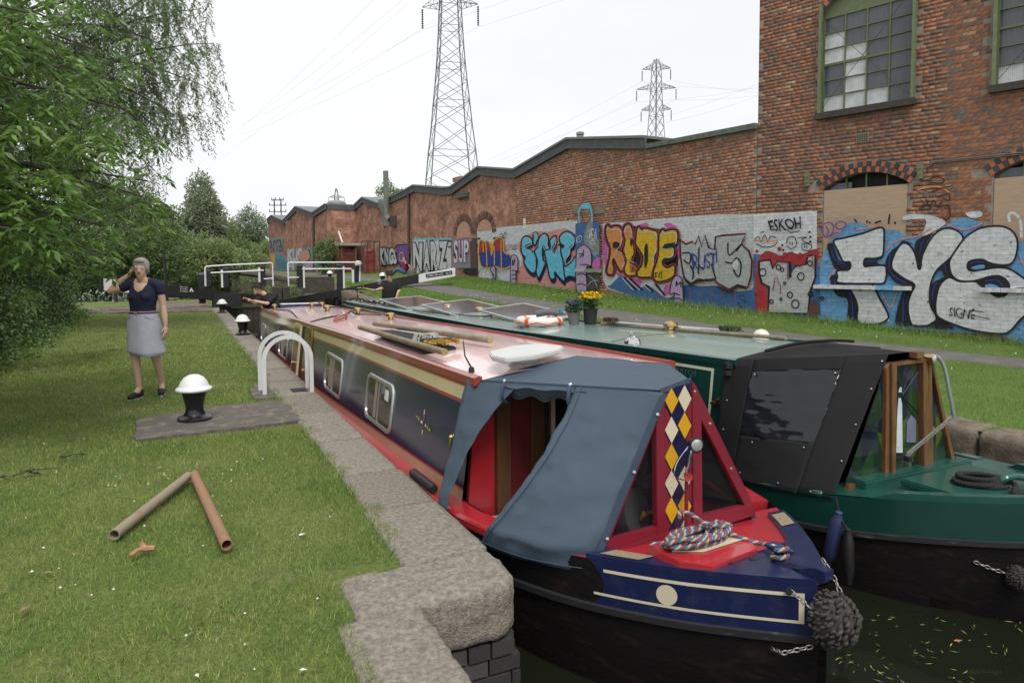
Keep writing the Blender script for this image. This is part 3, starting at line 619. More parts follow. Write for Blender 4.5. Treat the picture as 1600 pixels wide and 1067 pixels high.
for (x, y, pl, s) in ((480,322,PC,.95), (552,318,PC,.9), (600,313,PB,.6)):
    u, v = pl.px(x, y); b = MB(); b.lathe([(.45*s,-1.2),(.5*s,-.5*s),(.75*s,.1*s),(.75*s,.45*s),(.55*s,.6*s)], pl.P(u, v-.1, -2.2), 12); b.build('roof_ventilator', M_zinc, WS)
u, v = PB.px(706,296); b = MB(); b.obox(PB.P(u, v, -.6), PB.u*.35, Vector((0,0,.6)), PB.n*.3); b.obox(PB.P(u, v+.5, -.6), PB.u*.42, Vector((0,0,.1)), PB.n*.37); b.build('chimney_stack', mat('stack_brick', (.3,.14,.09), .9, var=.3), WS)
# blocked arched windows
def blocked(xc, ytop, w, yb_):
    u, vt = PB.px(xc, ytop); vb2 = PB.px(xc, yb_)[1]; hw = w/2; b = MB(); pts = [(u-hw, vb2)]+[(u-hw*math.cos(math.pi*i/10), vt-hw*.8+hw*.8*math.sin(math.pi*i/10)) for i in range(11)]+[(u+hw, vb2)]
    b.prism([PB.P(x, y, .005) for x, y in pts], PB.n*.02); o = b.build('blocked_window', mat('pale_infill_brick', (.42,.24,.16), .9, var=.35, scale=16), WS, smooth=False)
    for i in range(13):
        t = math.pi*(i+.5)/13; c = PB.P(u+(hw+.2)*math.cos(t), vt-hw*.8+(hw*.8+.2)*math.sin(t), .012); a_ = PB.u*(-math.sin(t))+Vector((0,0,math.cos(t))); d_ = PB.u*math.cos(t)+Vector((0,0,math.sin(t)))
        b = MB(); b.obox(c, a_*.075, d_*.17, PB.n*.015); b.build('voussoir', mat('dark_voussoir', (.13,.065,.05), .9, objr=.3), o, smooth=False)
    for s in (-1, 1):
        for k in (0, .28): b = MB(); b.obox(PB.P(u+s*(hw+.55), vt-hw*.8-.25-k, .01), PB.u*.45, Vector((0,0,.045)), PB.n*.012); b.build('blue_brick_band', M_bluebrick, o, smooth=False)
blocked(724.5,346.5,1.5,372); blocked(757,343.5,1.5,360)
u, v = PB.px(907,326)
for x0, x1 in ((898,907), (929,946)):
    ua = PB.px(x0,330)[0]; ub = PB.px(x1,330)[0]; b = MB(); b.obox(PB.P((ua+ub)/2, PB.px(x0,329)[1], .02), PB.u*(ub-ua)/2, Vector((0,0,.13)), PB.n*.02); b.build('stone_pad', mat('pad_stone', (.2,.16,.12), .9), WS, smooth=False)
for (x0, x1, yy) in ((904,920,422), (919,940,423)):
    ua = PB.px(x0,yy)[0]; ub = PB.px(x1,yy)[0]; b = MB(); b.obox(PB.P((ua+ub)/2, PB.px((x0+x1)/2,yy)[1], .07), PB.u*abs(ub-ua)/2, Vector((0,0,.06)), PB.n*.09); b.build('sill', mat('sill_lilac' if x0 < 910 else 'sill_green', (.42,.36,.45) if x0 < 910 else (.2,.26,.2), .8), WS, smooth=False)
u, v = PB.px(820,349); b = MB(); b.obox(PB.P(u, v, .015), PB.u*.08, Vector((0,0,.19)), PB.n*.005); sg = b.build('sign_plate', mat('sign_white', (.7,.7,.68), .5), WS, smooth=False); b = MB(); b.obox(PB.P(u, v-.06, .022), PB.u*.06, Vector((0,0,.07)), PB.n*.002); b.build('yellow_panel', mat('sign_yellow', (.65,.5,.03), .5), sg, smooth=False)
ua, va = PB.px(716,307.5); ub, vb2 = PB.px(733,304); b = MB(); b.bar(PB.P(ua,va,.1), PB.P(ub,vb2,.1), .18, .22); b.build('lintel', mat('lintel_dark', (.07,.085,.08), .8), WS)
# lean-to shelter at the corner
CN = thing('lean_to_shelter', (crn.x+.9,YR-1.6,zr(crn.x+.9,YR-1.6)), 'rusty lean-to shelter with flat canopy in the corner of the brick workshop', 'shelter')
M_redsteel = mat('rust_red_steel', (.16,.06,.045), .75, var=.3); gz = zr(crn.x+1, YR-2)
def A47(x, y, d=YR-2): return at_y(x, y, d)
c0, c1 = A47(529,381), A47(566,380.5); b = MB(); b.box(c0.x, c1.x, YR-2.3, YR-.05, c0.z-.12, c0.z+.05); b.build('canopy', mat('canopy_grey', (.3,.28,.25), .8), CN, smooth=False)
for x in (533, 555): p = A47(x, 385); b = MB(); b.bar((p.x,YR-2.1,gz-.1), (p.x,YR-2.1,c0.z-.12), .11, .11); b.build('post', M_redsteel, CN, smooth=False)
b = MB(); p0, p1 = A47(522,390), A47(554,390)
for i in range(26): xx = lerp(p0.x, p1.x, i/25); b.tube([(xx,YR-2.05,gz-.1),(xx,YR-2.05,c0.z-.35)], .02, 4)
for zz in (.15, 1.2, c0.z-gz-.4): b.bar((p0.x,YR-2.05,gz+zz), (p1.x,YR-2.05,gz+zz), .04, .05)
b.build('bar_fence', M_redsteel, CN, smooth=False)
p0, p1 = A47(556,390), A47(563,390); b = MB(); b.box(p0.x, p1.x, YR-.35, YR-.25, gz, c0.z-.2); b.build('door', mat('door_green', (.03,.09,.06), .6), CN, smooth=False)
b = MB(); b.tube([A47(529,362,YR-.3), A47(535,379,YR-.8)], .06, 6); b.build('white_strut', mat('white_paint_far', (.7,.7,.68), .6), CN)
CB = thing('gas_cage', (at_y(577,430,41).x,41,1.1), 'dark red cylinder cabinet inside a steel cage by the workshop wall', 'cabinet')
p = at_y(577.5,430,41); gz2 = zr(p.x, 41); b = MB(); b.box(p.x-.33, p.x+.33, 40.8, 41.3, gz2, gz2+1.3); b.lathe([(.33,0),(.28,.15),(0,.2)], (p.x,41.05,gz2+1.3), 12); b.build('red_cabinet', mat('cabinet_red', (.25,.04,.03), .6), CB)
b = MB()
for dx in (-.55, -.2, .2, .55): b.bar((p.x+dx,40.6,gz2), (p.x+dx,40.6,gz2+1.9), .05, .05)
for dz in (.2, 1, 1.9): b.bar((p.x-.55,40.6,gz2+dz), (p.x+.55,40.6,gz2+dz), .05, .05)
b.build('cage', mat('cage_dark', (.05,.04,.04), .7), CB, smooth=False)
# ------------------------------------------------------------------ graffiti: thin coats of paint on the brickwork
PC_ = dict(white=(.56,.58,.60), silver=(.40,.42,.42), black=(.012,.012,.015), blue=(.12,.30,.52), navy=(.02,.04,.25), deepblue=(.05,.13,.30), sky=(.12,.48,.68), pink=(.62,.27,.24), hot=(.55,.13,.40),
           orange=(.60,.24,.07), yellow=(.62,.40,.02), red=(.33,.03,.035), lilac=(.44,.33,.50), purple=(.17,.07,.30), teal=(.06,.33,.30), cyan=(.15,.5,.55), grey=(.22,.24,.24), green=(.12,.33,.12), cream=(.6,.52,.4), brown=(.10,.05,.04))
def paint_mat(c, wear=.67):
    k = 'spray_'+c+str(wear)
    if k in MATS: return MATS[k]
    m = bpy.data.materials.new(k); m.use_nodes = True; n, l = m.node_tree.nodes, m.node_tree.links; p = n['Principled BSDF']; p.inputs['Roughness'].default_value = .65; p.inputs['Specular IOR Level'].default_value = .3
    tc = n.new('ShaderNodeTexCoord'); b = n.new('ShaderNodeTexBrick'); l.new(tc.outputs['UV'], b.inputs['Vector']); b.inputs['Scale'].default_value = 1; b.inputs['Brick Width'].default_value = BL; b.inputs['Row Height'].default_value = CO; b.inputs['Mortar Size'].default_value = .007; b.inputs['Mortar Smooth'].default_value = .4
    col = PC_[c]; b.inputs['Color1'].default_value = (*col,1); b.inputs['Color2'].default_value = (*[v*.86 for v in col],1); b.inputs['Mortar'].default_value = (*[v*.78+.012 for v in col],1)
    z = n.new('ShaderNodeTexNoise'); z.inputs['Scale'].default_value = 9; z.inputs['Detail'].default_value = 8; l.new(tc.outputs['UV'], z.inputs['Vector'])
    r = n.new('ShaderNodeValToRGB'); r.color_ramp.elements[0].position = .3; r.color_ramp.elements[1].position = .65; r.color_ramp.elements[0].color = (.8,.8,.8,1); r.color_ramp.elements[1].color = (1.08,1.08,1.08,1); l.new(z.outputs['Fac'], r.inputs['Fac'])
    mx = n.new('ShaderNodeMixRGB'); mx.blend_type = 'MULTIPLY'; mx.inputs[0].default_value = 1; l.new(b.outputs['Color'], mx.inputs[1]); l.new(r.outputs[0], mx.inputs[2]); l.new(mx.outputs[0], p.inputs['Base Color'])
    z2 = n.new('ShaderNodeTexNoise'); z2.inputs['Scale'].default_value = 6.5; z2.inputs['Detail'].default_value = 10; z2.inputs['Roughness'].default_value = .7; l.new(tc.outputs['UV'], z2.inputs['Vector'])
    r2 = n.new('ShaderNodeValToRGB'); r2.color_ramp.elements[0].position = wear; r2.color_ramp.elements[1].position = wear+.03; r2.color_ramp.elements[0].color = (1,1,1,1); r2.color_ramp.elements[1].color = (.05,.05,.05,1); l.new(z2.outputs['Fac'], r2.inputs['Fac']); l.new(r2.outputs[0], p.inputs['Alpha'])
    bp = n.new('ShaderNodeBump'); bp.invert = True; bp.inputs['Strength'].default_value = .8; bp.inputs['Distance'].default_value = .008; l.new(b.outputs['Fac'], bp.inputs['Height']); l.new(bp.outputs[0], p.inputs['Normal'])
    MATS[k] = m; return m
class Coat:
    """one painted piece: crop origin and scale turn tracing units into photo pixels, then onto the wall plane"""
    def __init__(s, pl, x0, y0, k, base=.013, wear=.67): s.pl, s.x0, s.y0, s.k, s.off, s.wear = pl, x0, y0, k, base, wear; s.mb = MB(); s.cols = []
    def mi(s, c):
        if c not in s.cols: s.cols.append(c)
        return s.cols.index(c)
    def pt(s, x, y): return s.pl.P(*s.pl.px(s.x0+x/s.k, s.y0+y/s.k), s.off)
    def up(s): s.off += .0016
    def fill(s, c, pts, smooth=True, wob=0):
        P_ = [Vector((pts[i], pts[i+1], 0)) for i in range(0, len(pts), 2)]
        if smooth: P_ = spline(P_, 4, True)
        s.mb.poly([s.pt(p.x+random.uniform(-wob,wob), p.y+random.uniform(-wob,wob)) for p in P_], s.mi(c)); s.up(); return P_
    def stroke(s, c, pts, w, closed=False, smooth=True):
        P_ = pts if isinstance(pts[0], Vector) else [Vector((pts[i], pts[i+1], 0)) for i in range(0, len(pts), 2)]
        if smooth and not isinstance(pts[0], Vector): P_ = spline(P_, 4, closed)
        n = len(P_); rows = []
        for i, p in enumerate(P_):
            d = (P_[(i+1) % n]-P_[i-1]) if closed else (P_[min(i+1,n-1)]-P_[max(i-1,0)])
            if d.length < 1e-6: d = Vector((1,0,0))
            d.normalize(); q = Vector((-d.y, d.x, 0))*w/2
            rows.append([s.pt(p.x+q.x, p.y+q.y), s.pt(p.x-q.x, p.y-q.y)])
        if closed: rows.append(rows[0])
        s.mb.sheet(rows, s.mi(c)); s.up()
    def letter(s, c, pts, out='black', w=14, hi='white', hw=6, glow=None, gw=30):
        P_ = spline([Vector((pts[i], pts[i+1], 0)) for i in range(0, len(pts), 2)], 4, True)
        if glow: s.stroke(glow, P_, gw, True)
        s.mb.poly([s.pt(p.x, p.y) for p in P_], s.mi(c)); s.up(); s.stroke(out, P_, w, True)
        if hi:
            ce = sum(P_, Vector())/len(P_); s.stroke(hi, [p.lerp(ce, .13) for p in P_[:len(P_)//2]], hw)
    def text(s, c, body, quad, offset=0.0, wob=0):
        cu = bpy.data.curves.new('t', 'FONT'); cu.body = body; cu.offset = offset; cu.resolution_u = 3; o = bpy.data.objects.new('t', cu); COL.objects.link(o)
        dg = bpy.context.evaluated_depsgraph_get(); me = o.evaluated_get(dg).to_mesh(); vs = [v.co.copy() for v in me.vertices]; fs = [tuple(p.vertices) for p in me.polygons]
        x0 = min(v.x for v in vs); x1 = max(v.x for v in vs); y0 = min(v.y for v in vs); y1 = max(v.y for v in vs); (ax,ay),(bx,by),(cx,cy),(dx,dy) = quad   # tl tr br bl
        out = []
        for v in vs:
            a = (v.x-x0)/(x1-x0); b = (v.y-y0)/(y1-y0); px_ = lerp(lerp(dx,cx,a), lerp(ax,bx,a), b); py_ = lerp(lerp(dy,cy,a), lerp(ay,by,a), b)
            out.append(s.pt(px_+wob*math.sin(py_*.05+a*9), py_+wob*math.sin(px_*.04+b*5)))
        s.mb.add(out, fs, s.mi(c)); s.up(); o.evaluated_get(dg).to_mesh_clear(); bpy.data.objects.remove(o); bpy.data.curves.remove(cu)
    def done(s, parent, label):
        o = s.mb.build('graffiti', [paint_mat(c, s.wear) for c in s.cols], parent, smooth=False, recalc=False, label=label); uv_assign(o, s.pl); return o
# --- tall building: FVS
c = Coat(PA, 1270, 320, 4.848, wear=.615)
c.fill('blue', [62,450,95,350,150,255,215,215,240,155,330,135,400,150,440,180,560,190,650,195,700,240,800,230,900,235,1020,150,1130,100,1230,118,1290,150,1180,230,1400,260,1560,280,1640,330,1640,1010,1400,985,1000,960,600,930,300,885,50,870,45,700])
c.fill('white', [690,85,800,70,930,90,1010,140,900,210,830,235,860,120,760,110,690,120]); c.fill('white', [1160,60,1270,50,1280,90,1200,100])
for st in ([120,470,190,470,150,520,120,560],[320,190,420,175,500,150],[560,350,590,300,680,260,790,240,900,180],[1020,150,1150,190,1290,140],[1570,380,1590,440,1620,470],[520,660,590,780,640,660]): c.stroke('pink', st, 9)
c.fill('black', [112,310,150,292,165,330,205,425,280,430,288,488,190,492,150,440]); c.stroke('navy', [145,345,175,420,260,455], 9)
c.fill('black', [135,545,195,530,210,590,300,620,340,690,362,780,365,890,272,885,268,720,190,690,150,620]); c.stroke('navy', [170,565,180,640,270,650,300,720,310,870], 9)
F1 = [163,275,240,252,380,218,500,175,540,185,545,250,535,385,490,408,440,408,398,412,395,465,440,462,545,460,562,490,558,560,535,595,450,597,205,592,192,545,190,500,280,490,285,435,235,430,195,350]
P_ = c.fill('white', F1); c.stroke('black', P_, 15, True); c.fill('black', [395,408,440,404,500,395,530,385,495,420,500,445,545,458,400,468]); c.stroke('navy', [410,432,490,425], 9)
P_ = c.fill('white', [300,625,460,618,510,715,578,850,560,885,365,890,352,770,325,690]); c.stroke('black', [455,600,515,715,580,850,500,905], 15)
c.fill('black', [555,440,590,360,650,310,690,272,760,300,690,300,640,345,605,420,603,475,640,520,775,602,735,690,725,760,730,860,755,912,638,905,645,790,672,700,690,625,620,580,570,510]); c.stroke('navy', [590,380,585,480,620,540,720,595], 9); c.stroke('navy', [720,640,690,720,690,890], 9)
V1 = [685,292,735,305,780,370,805,480,822,478,832,400,860,330,910,245,980,188,1050,180,1110,205,1142,245,1140,295,1110,340,1040,410,950,490,908,570,892,650,897,760,942,850,905,905,775,915,738,860,727,760,747,680,777,605,700,560,625,505,603,470,608,420,640,345]
P_ = c.fill('white', V1); c.stroke('black', P_, 14, True); c.fill('black', [778,300,830,245,900,228,862,300,832,400,815,490,798,420]); c.stroke('navy', [835,280,815,370], 9)
c.fill('black', [955,485,1045,405,1048,490,1085,550,1010,552,985,500]); c.stroke('navy', [1000,455,1015,510], 9)
c.fill('black', [905,600,985,555,1050,548,985,600,950,650,935,760,950,850,1075,935,865,922,938,862,895,770,886,660]); c.stroke('navy', [945,590,915,650,912,720], 9)
P_ = c.fill('white', [1045,420,1100,330,1160,250,1230,200,1300,172,1420,162,1500,188,1545,240,1557,310,1540,400,1500,450,1420,457,1340,440,1290,415,1210,425,1180,465,1200,497,1300,490,1400,475,1490,485,1560,525,1640,590,1640,645,1500,640,1480,580,1420,540,1340,545,1280,565,1200,580,1120,575,1070,545,1045,490]); c.stroke('black', P_, 15, True)
P_ = c.fill('white', [1040,550,1120,580,1230,580,1300,600,1370,680,1440,690,1490,645,1640,645,1640,800,1575,870,1510,945,1440,975,1250,955,1090,910,960,850,937,780,947,680,975,600]); c.stroke('black', P_, 15, True)
c.fill('black', [1172,470,1190,425,1270,408,1370,440,1475,462,1400,472,1300,490,1220,507]); c.fill('blue', [1205,480,1240,462,1300,455,1305,480,1240,490]); c.stroke('navy', [1200,450,1250,430,1310,440], 9)
c.fill('black', [1240,577,1330,545,1420,533,1485,575,1503,630,1465,695,1400,690,1330,655]); c.fill('blue', [1310,612,1360,600,1420,625,1400,655,1350,650]); c.stroke('navy', [1310,580,1400,570,1450,620], 9)
c.text('black', 'SIGNE', ((1040,775),(1240,790),(1230,870),(1045,845)), .0, 5); c.stroke('black', [1200,800,1300,810], 6); c.stroke('black', [1210,835,1350,862], 6)
for st in ([75,190,100,145,150,140,170,180,150,225,110,245,85,215,75,190],[110,165,130,205,118,235],[180,160,210,130,260,140,250,175,205,185,182,165],[140,245,170,220,210,215]): c.stroke('purple', st, 11)
for st in ([325,110,345,135],[425,120,420,140],[440,130,445,145],[480,140,530,125],[595,75,585,150],[632,130,638,150]): c.stroke('black', st, 14)
c.text('grey', 'COST DERS 19', ((120,100),(410,85),(412,112),(122,122)), 0, 2)
for st in ([830,10,870,5,900,25,880,45,840,40],[900,30,950,10,960,40,920,55],[960,20,1030,10,1040,60,1010,110]): c.stroke('black', st, 5)
c.stroke('white', [1500,130,1495,80,1530,65,1580,120,1590,250], 22)
c.done(TB, 'huge white bubble-letter graffiti with black and blue outlines')
c = Coat(PA, 1170, 240, 3.556)
c.stroke('orange', [938,205,980,190,1060,185,1115,218], 9)
for st in ([990,150,1040,130,1085,145,1070,165,1000,160],[960,200,1010,215,1060,195,1130,180],[1050,240,1110,225,1115,260,1080,250],[955,255,980,290,960,300],[990,255,1005,300,1030,260,1050,300,1075,265],[1060,300,1110,290,1120,340,1100,370,1075,350]): c.stroke('black', st, 5)
c.done(TB, 'scribbled black tags with an orange bar')
c = Coat(PA, 1170, 240, 3.556, wear=.645)
c.fill('white', [28,338,100,332,240,328,300,322,380,320,380,560,28,600], False); c.fill('deepblue', [28,560,380,570,395,650,400,900,340,905,28,890], False)
c.fill('red', [50,600,90,545,140,550,180,570,230,545,290,560,380,530,380,600,240,620,60,640]); c.fill('red', [45,640,110,780,108,870,45,872])
P_ = c.fill('silver', [60,600,120,590,135,640,160,600,230,605,240,660,260,625,320,615,330,570,372,565,372,690,345,760,330,890,110,885,115,740,75,720,60,670], False); c.stroke('black', P_, 12, True)
for (x, y, r_) in ((80,660,18),(167,632,12),(188,645,9),(292,683,18),(342,610,12),(232,785,14),(262,835,20),(130,822,9),(345,780,12),(182,808,6),(203,720,6),(410,803,8)): c.stroke('black', [v for i in range(10) for v in (x+r_*math.cos(i*.628), y+r_*1.15*math.sin(i*.628))], 6, True)
for st in ([150,610,170,600,220,605,222,700],[140,760,150,690,165,690,168,720,180,730,180,780],[270,620,310,620,325,575,360,570,362,640]): c.stroke('red', st, 5, smooth=False)
for (x, y, r_) in ((50,542,9),(175,530,12),(50,770,10),(290,560,10),(205,560,12)): c.fill('red', [v for i in range(8) for v in (x+r_*math.cos(i*.785), y+r_*math.sin(i*.785))])
c.stroke('black', [232,600,236,690], 14); c.fill('brown', [340,900,345,830,370,815,395,850,390,900])
c.text('black', 'ESKOH', ((110,375),(290,350),(300,420),(125,432)), .02, 4)
for st in ([40,480,60,460,75,490,95,450,110,490,130,460,160,470],[45,500,90,520,150,510,165,480],[215,500,225,470,260,465,270,510,240,530,215,510],[235,490,236,510],[248,490,248,510],[275,470,330,465,300,480,345,500],[300,510,320,500,355,510,345,540,310,535,300,515],[316,508,317,525],[330,508,330,525],[220,420,240,440,290,430],[70,440,95,435]): c.stroke('black', st, 5)
c.stroke('orange', [36,486,90,482,168,490], 7)
for (x, y) in ((345,438),(350,465),(350,490),(195,510),(200,537)): c.fill('black', [v for i in range(6) for v in (x+7*math.cos(i*1.05), y+7*math.sin(i*1.05))])
c.done(TB, 'silver and red robot graffiti under black tags on white paint')
# --- long wall
def finger(c, pts, lines):
    P_ = c.fill('lilac', pts); c.stroke('black', P_, 9, True)
    for st in lines: c.stroke('black', st, 10)
c = Coat(PB, 930, 320, 5.926, wear=.645)
c.fill('white', [72,175,130,168,350,155,560,128,800,112,1000,100,1200,92,1478,82,1478,760,1440,1010,900,950,500,900,120,780,72,700], False, 2)
c.fill('hot', [75,300,98,190,120,330,105,560,78,500]); c.fill('hot', [355,215,400,190,470,170,500,195,420,230,385,310,360,320]); c.fill('hot', [180,600,250,650,400,690,460,720,430,730,405,870,395,770,330,730,240,690]); c.fill('hot', [640,765,720,730,740,800,700,820,655,840]); c.fill('hot', [640,180,700,170,760,210,700,225]); c.fill('hot', [745,420,790,400,775,520,740,520]); c.fill('black', [150,230,620,230,760,420,730,660,420,680,200,560])
c.fill('deepblue', [120,760,150,740,250,655,330,730,420,770,480,740,560,790,640,850,720,850,840,745,1000,755,1150,750,1300,800,1440,790,1478,780,1478,1030,1300,985,900,935,500,900,250,810])
for st in ([250,670,360,790],[300,680,420,790],[450,740,520,800],[540,730,630,840]): c.stroke('white', st, 8); c.stroke('black', [st[0]+25,st[1],st[2]+25,st[3]], 18)
R_ = [110,205,130,185,150,210,180,198,230,200,262,240,268,300,255,360,228,395,210,425,250,445,295,480,300,530,275,590,250,620,215,575,182,500,172,540,185,590,175,640,140,648,115,620,125,560,142,480,147,400,120,330,105,260]
U_ = [272,235,290,187,330,180,352,220,356,300,342,335,355,385,370,440,350,500,345,540,390,560,410,610,380,650,320,652,280,620,300,540,288,470,265,420,290,350,275,290]
D_ = [398,230,420,203,440,235,470,218,540,232,585,250,602,320,592,420,568,480,562,560,537,660,480,672,415,667,400,620,442,560,452,480,422,420,385,360,390,300]
E_ = [608,272,640,228,665,245,700,233,772,240,778,335,740,357,662,372,655,400,680,408,742,395,740,480,655,500,640,545,680,582,747,560,748,650,690,692,610,712,560,692,553,620,580,540,600,450,602,350]
for p, col in ((R_,'orange'),(U_,'orange'),(D_,'yellow'),(E_,'yellow')): c.letter(col, p, 'black', 15, 'white', 7, 'red', 36)
c.fill('yellow', [300,330,350,340,370,450,330,520,345,600,390,640,320,650,290,600,310,520,290,450])
for p in ([180,350,220,345,240,365,215,395,180,398],[475,380,500,372,502,520,475,585,470,470],[650,382,778,360,770,388,655,405],[645,510,742,490,738,515,660,540],[345,310,365,330,350,390,340,350]): c.fill('black', p)
c.text('black', 'SBY', ((340,565),(395,560),(395,615),(345,625)), 0, 2); c.text('black', 'FVS', ((570,625),(640,620),(640,685),(575,690)), 0, 3)
EMB = [806,320,830,350,860,370,920,345,948,372,975,290,1003,395,1035,285,1068,400,1128,420,1138,300,1200,288,1412,272,1372,368,1440,430,1470,520,1462,660,1432,762,1340,738,1260,782,1150,722,1130,690,1050,690,940,712,900,722,850,682,830,600,812,480]
P_ = c.fill('silver', EMB, False); c.stroke('red', P_, 26, True); c.mb.poly([c.pt(p.x, p.y) for p in P_], c.mi('silver')); c.up(); c.stroke('black', P_, 12, True)
for st in ([1250,352,1262,468,1370,370,1330,430],[1225,530,1290,540,1330,490,1372,550,1358,660,1320,640,1290,560],[825,450,890,445,908,480,890,545,840,510],[982,395,978,640],[1100,545,1138,690],[900,560,930,620,925,690],[840,660,900,740,970,690,1050,700,1120,685],[1150,760,1260,800,1340,755,1425,780]): c.stroke('black', st, 14)
c.fill('white', [1290,560,1335,500,1355,560,1340,600,1310,600]); c.text('navy', 'RUST', ((918,460),(1145,445),(1145,590),(935,605)), .0, 8)
for st in ([1145,400,1150,540],[1120,460,1110,600]): c.stroke('navy', st, 9)
finger(c, [720,830,728,730,758,668,792,655,825,690,836,770,834,940,755,940,758,820], ([755,815,810,835],[755,870,795,862,832,885],[760,920,795,910,830,925],[775,755,780,710,790,745],[800,735,820,715,820,765]))
for x in (905,1005,1100,1195,1325): c.stroke('red', [x, 770, x+2, 850+(x % 70)], 4)
for st in ([1350,850,1400,840,1420,900,1380,950,1350,900],[1370,870,1440,900],[1340,930,1440,960]): c.stroke('black', st, 5)
c.done(WS, 'orange and yellow RUDE graffiti beside silver lettering on blue')
c = Coat(PB, 740, 320, 7.273, wear=.645)
c.fill('white', [40,290,190,268,420,248,700,222,950,195,1183,180,1190,985,1000,965,700,900,440,885,60,820], False, 3)
c.fill('pink', [505,480,540,400,620,340,720,300,860,305,1060,272,1185,380,1205,520,1212,700,1198,985,1040,960,880,930,750,905,620,885,500,885,500,760,540,700,550,600])
S_ = [550,440,560,390,592,358,632,362,667,390,668,440,640,452,602,470,602,500,660,520,712,562,722,640,717,740,682,778,620,732,577,652,592,600,560,560,545,500]
I_ = [688,335,712,313,736,345,727,420,702,472,684,420]; G_ = [745,470,755,380,790,335,830,330,857,370,852,440,872,500,832,522,802,472,792,530,802,630,827,655,802,730,750,832,720,762,735,640,702,530]
N_ = [878,402,946,348,942,430,907,500,932,560,987,448,1003,520,1042,640,1052,720,1046,865,990,832,932,762,937,832,880,835,850,700,828,600,818,520,880,500]; E2 = [990,362,1050,308,1110,313,1167,370,1152,450,1112,490,1107,560,1062,620,1052,700,1120,652,1160,595,1192,600,1182,720,1172,822,1100,812,1050,822,1030,640,1000,512,1040,470,1000,440]
for p in (S_, G_, N_, E2): c.fill('black', [v+(52 if i % 2 else 6) for i, v in enumerate(p)])
for p in (S_, G_, N_, E2): c.stroke('navy', [v+(38 if i % 2 else 6) for i, v in enumerate(p)], 8, True)
for p in (S_, I_, G_, N_, E2): c.letter('sky', p, 'black', 17, 'white', 7)
c.fill('red', [80,550,72,430,100,398,130,425,160,412,195,438,215,500,240,420,280,382,335,376,352,420,358,560,200,560]); P_ = c.fill('navy', [65,552,130,530,220,522,350,522,380,570,425,565,438,610,430,690,340,722,250,702,120,702,90,640])
c.stroke('yellow', [65,550,75,430,100,398,130,425,160,412,195,438,215,500,240,420,280,382,335,376,352,420,362,540,430,570,432,690,345,728,250,700,180,722,95,695,65,550], 13)
for st in ([150,430,160,560,165,700],[215,500,215,580,245,470,250,690],[325,400,330,720],[120,440,125,540]): c.stroke('yellow', st, 11)
c.text('red', 'LADY', ((365,450),(425,445),(425,520),(365,525)), 0, 3); c.text('black', 'CANT', ((432,455),(515,450),(515,515),(435,520)), 0, 3)
for st in ([310,350,340,330,350,370,375,310,385,345],[350,380,390,370]): c.stroke('black', st, 6)
finger(c, [440,892,440,620,460,575,490,573,517,620,517,740,497,760,498,892], ([455,740,540,770],[450,800,475,790,500,800],[450,850,475,835,498,850],[458,690,462,630,475,690],[475,640,485,620,485,660]))
finger(c, [214,745,225,702,250,700,267,740,266,862,237,862,238,790], ([225,790,255,800],[240,840,265,830]))
for i in range(16): x = random.uniform(90,320); y = random.uniform(740,840); c.stroke('black', [x,y,x+random.uniform(-20,20),y+random.uniform(-30,30)], 6)
c.fill('deepblue', [1186,218,1330,205,1460,195,1466,650,1190,650], False, 3); c.fill('grey', [1290,330,1340,200,1385,195,1380,330,1450,400,1455,560,1380,560,1300,470])
c.fill('brown', [1190,770,1462,770,1462,950,1190,985], False)
c.text('white', 'KREW', ((1315,280),(1435,270),(1440,400),(1320,410)), .0, 6); c.text('white', 'ED', ((1195,380),(1260,340),(1265,420),(1205,440)), 0, 3); c.text('white', 'HEX', ((1340,410),(1420,400),(1425,470),(1345,475)), 0, 4)
for st in ([1235,210,1228,100,1250,30,1300,-5,1345,0,1370,60,1380,200],): c.stroke('sky', st, 20)
c.fill('sky', [1255,25,1300,-12,1350,0,1362,45,1300,50]); c.fill('hot', [1390,640,1465,600,1465,720,1390,720])
for st in ([1390,560,1440,600],[1400,540,1460,560],[1320,930,1380,870,1450,860],[1340,800,1400,850,1440,930]): c.stroke('cyan', st, 9)
finger(c, [1208,990,1203,570,1230,492,1280,460,1335,482,1372,560,1370,690,1316,722,1318,990], ([1250,680,1310,680,1370,695],[1215,800,1260,780,1316,800],[1215,910,1260,895,1316,915],[1235,560,1280,560,1245,600],[1285,510,1285,590]))
c.done(WS, 'pale blue bubble lettering and red and blue HURL graffiti on white paint')
c = Coat(PB, 400, 260, 4.0, wear=.66)
c.fill('white', [975,470,1000,450,1100,460,1220,445,1225,640,1100,665,975,670], False, 4)
for i in range(9): x = 985+i*27; c.stroke('cyan', [x,462,x+14,448,x+26,462], 10)
for (t, q, f_) in (('N',(978,470,1048,665),'white'),('A',(1040,465,1100,660),'white'),('R',(1090,465,1145,655),'white'),('Z',(1140,460,1205,650),'white')):
    Q = ((q[0],q[1]),(q[2],q[1]),(q[2],q[3]),(q[0],q[3])); c.text('black', t, Q, .14, 3); c.text(f_, t, ((q[0]+7,q[1]+7),(q[2]-7,q[1]+7),(q[2]-7,q[3]-8),(q[0]+7,q[3]-8)), .05, 3)
c.fill('grey', [1228,455,1350,445,1380,640,1230,635], False, 4)
for (t, q) in (('S',(1235,455,1272,615)),('U',(1268,455,1305,610)),('P',(1300,450,1342,605))):
    Q = ((q[0],q[1]),(q[2],q[1]),(q[2],q[3]),(q[0],q[3])); c.text('hot', t, Q, .17, 2); c.text('black', t, ((q[0]+3,q[1]+4),(q[2]-3,q[1]+4),(q[2]-3,q[3]-4),(q[0]+3,q[3]-4)), .11, 2); c.text('white', t, ((q[0]+6,q[1]+8),(q[2]-6,q[1]+8),(q[2]-6,q[3]-8),(q[0]+6,q[3]-8)), .03, 2)
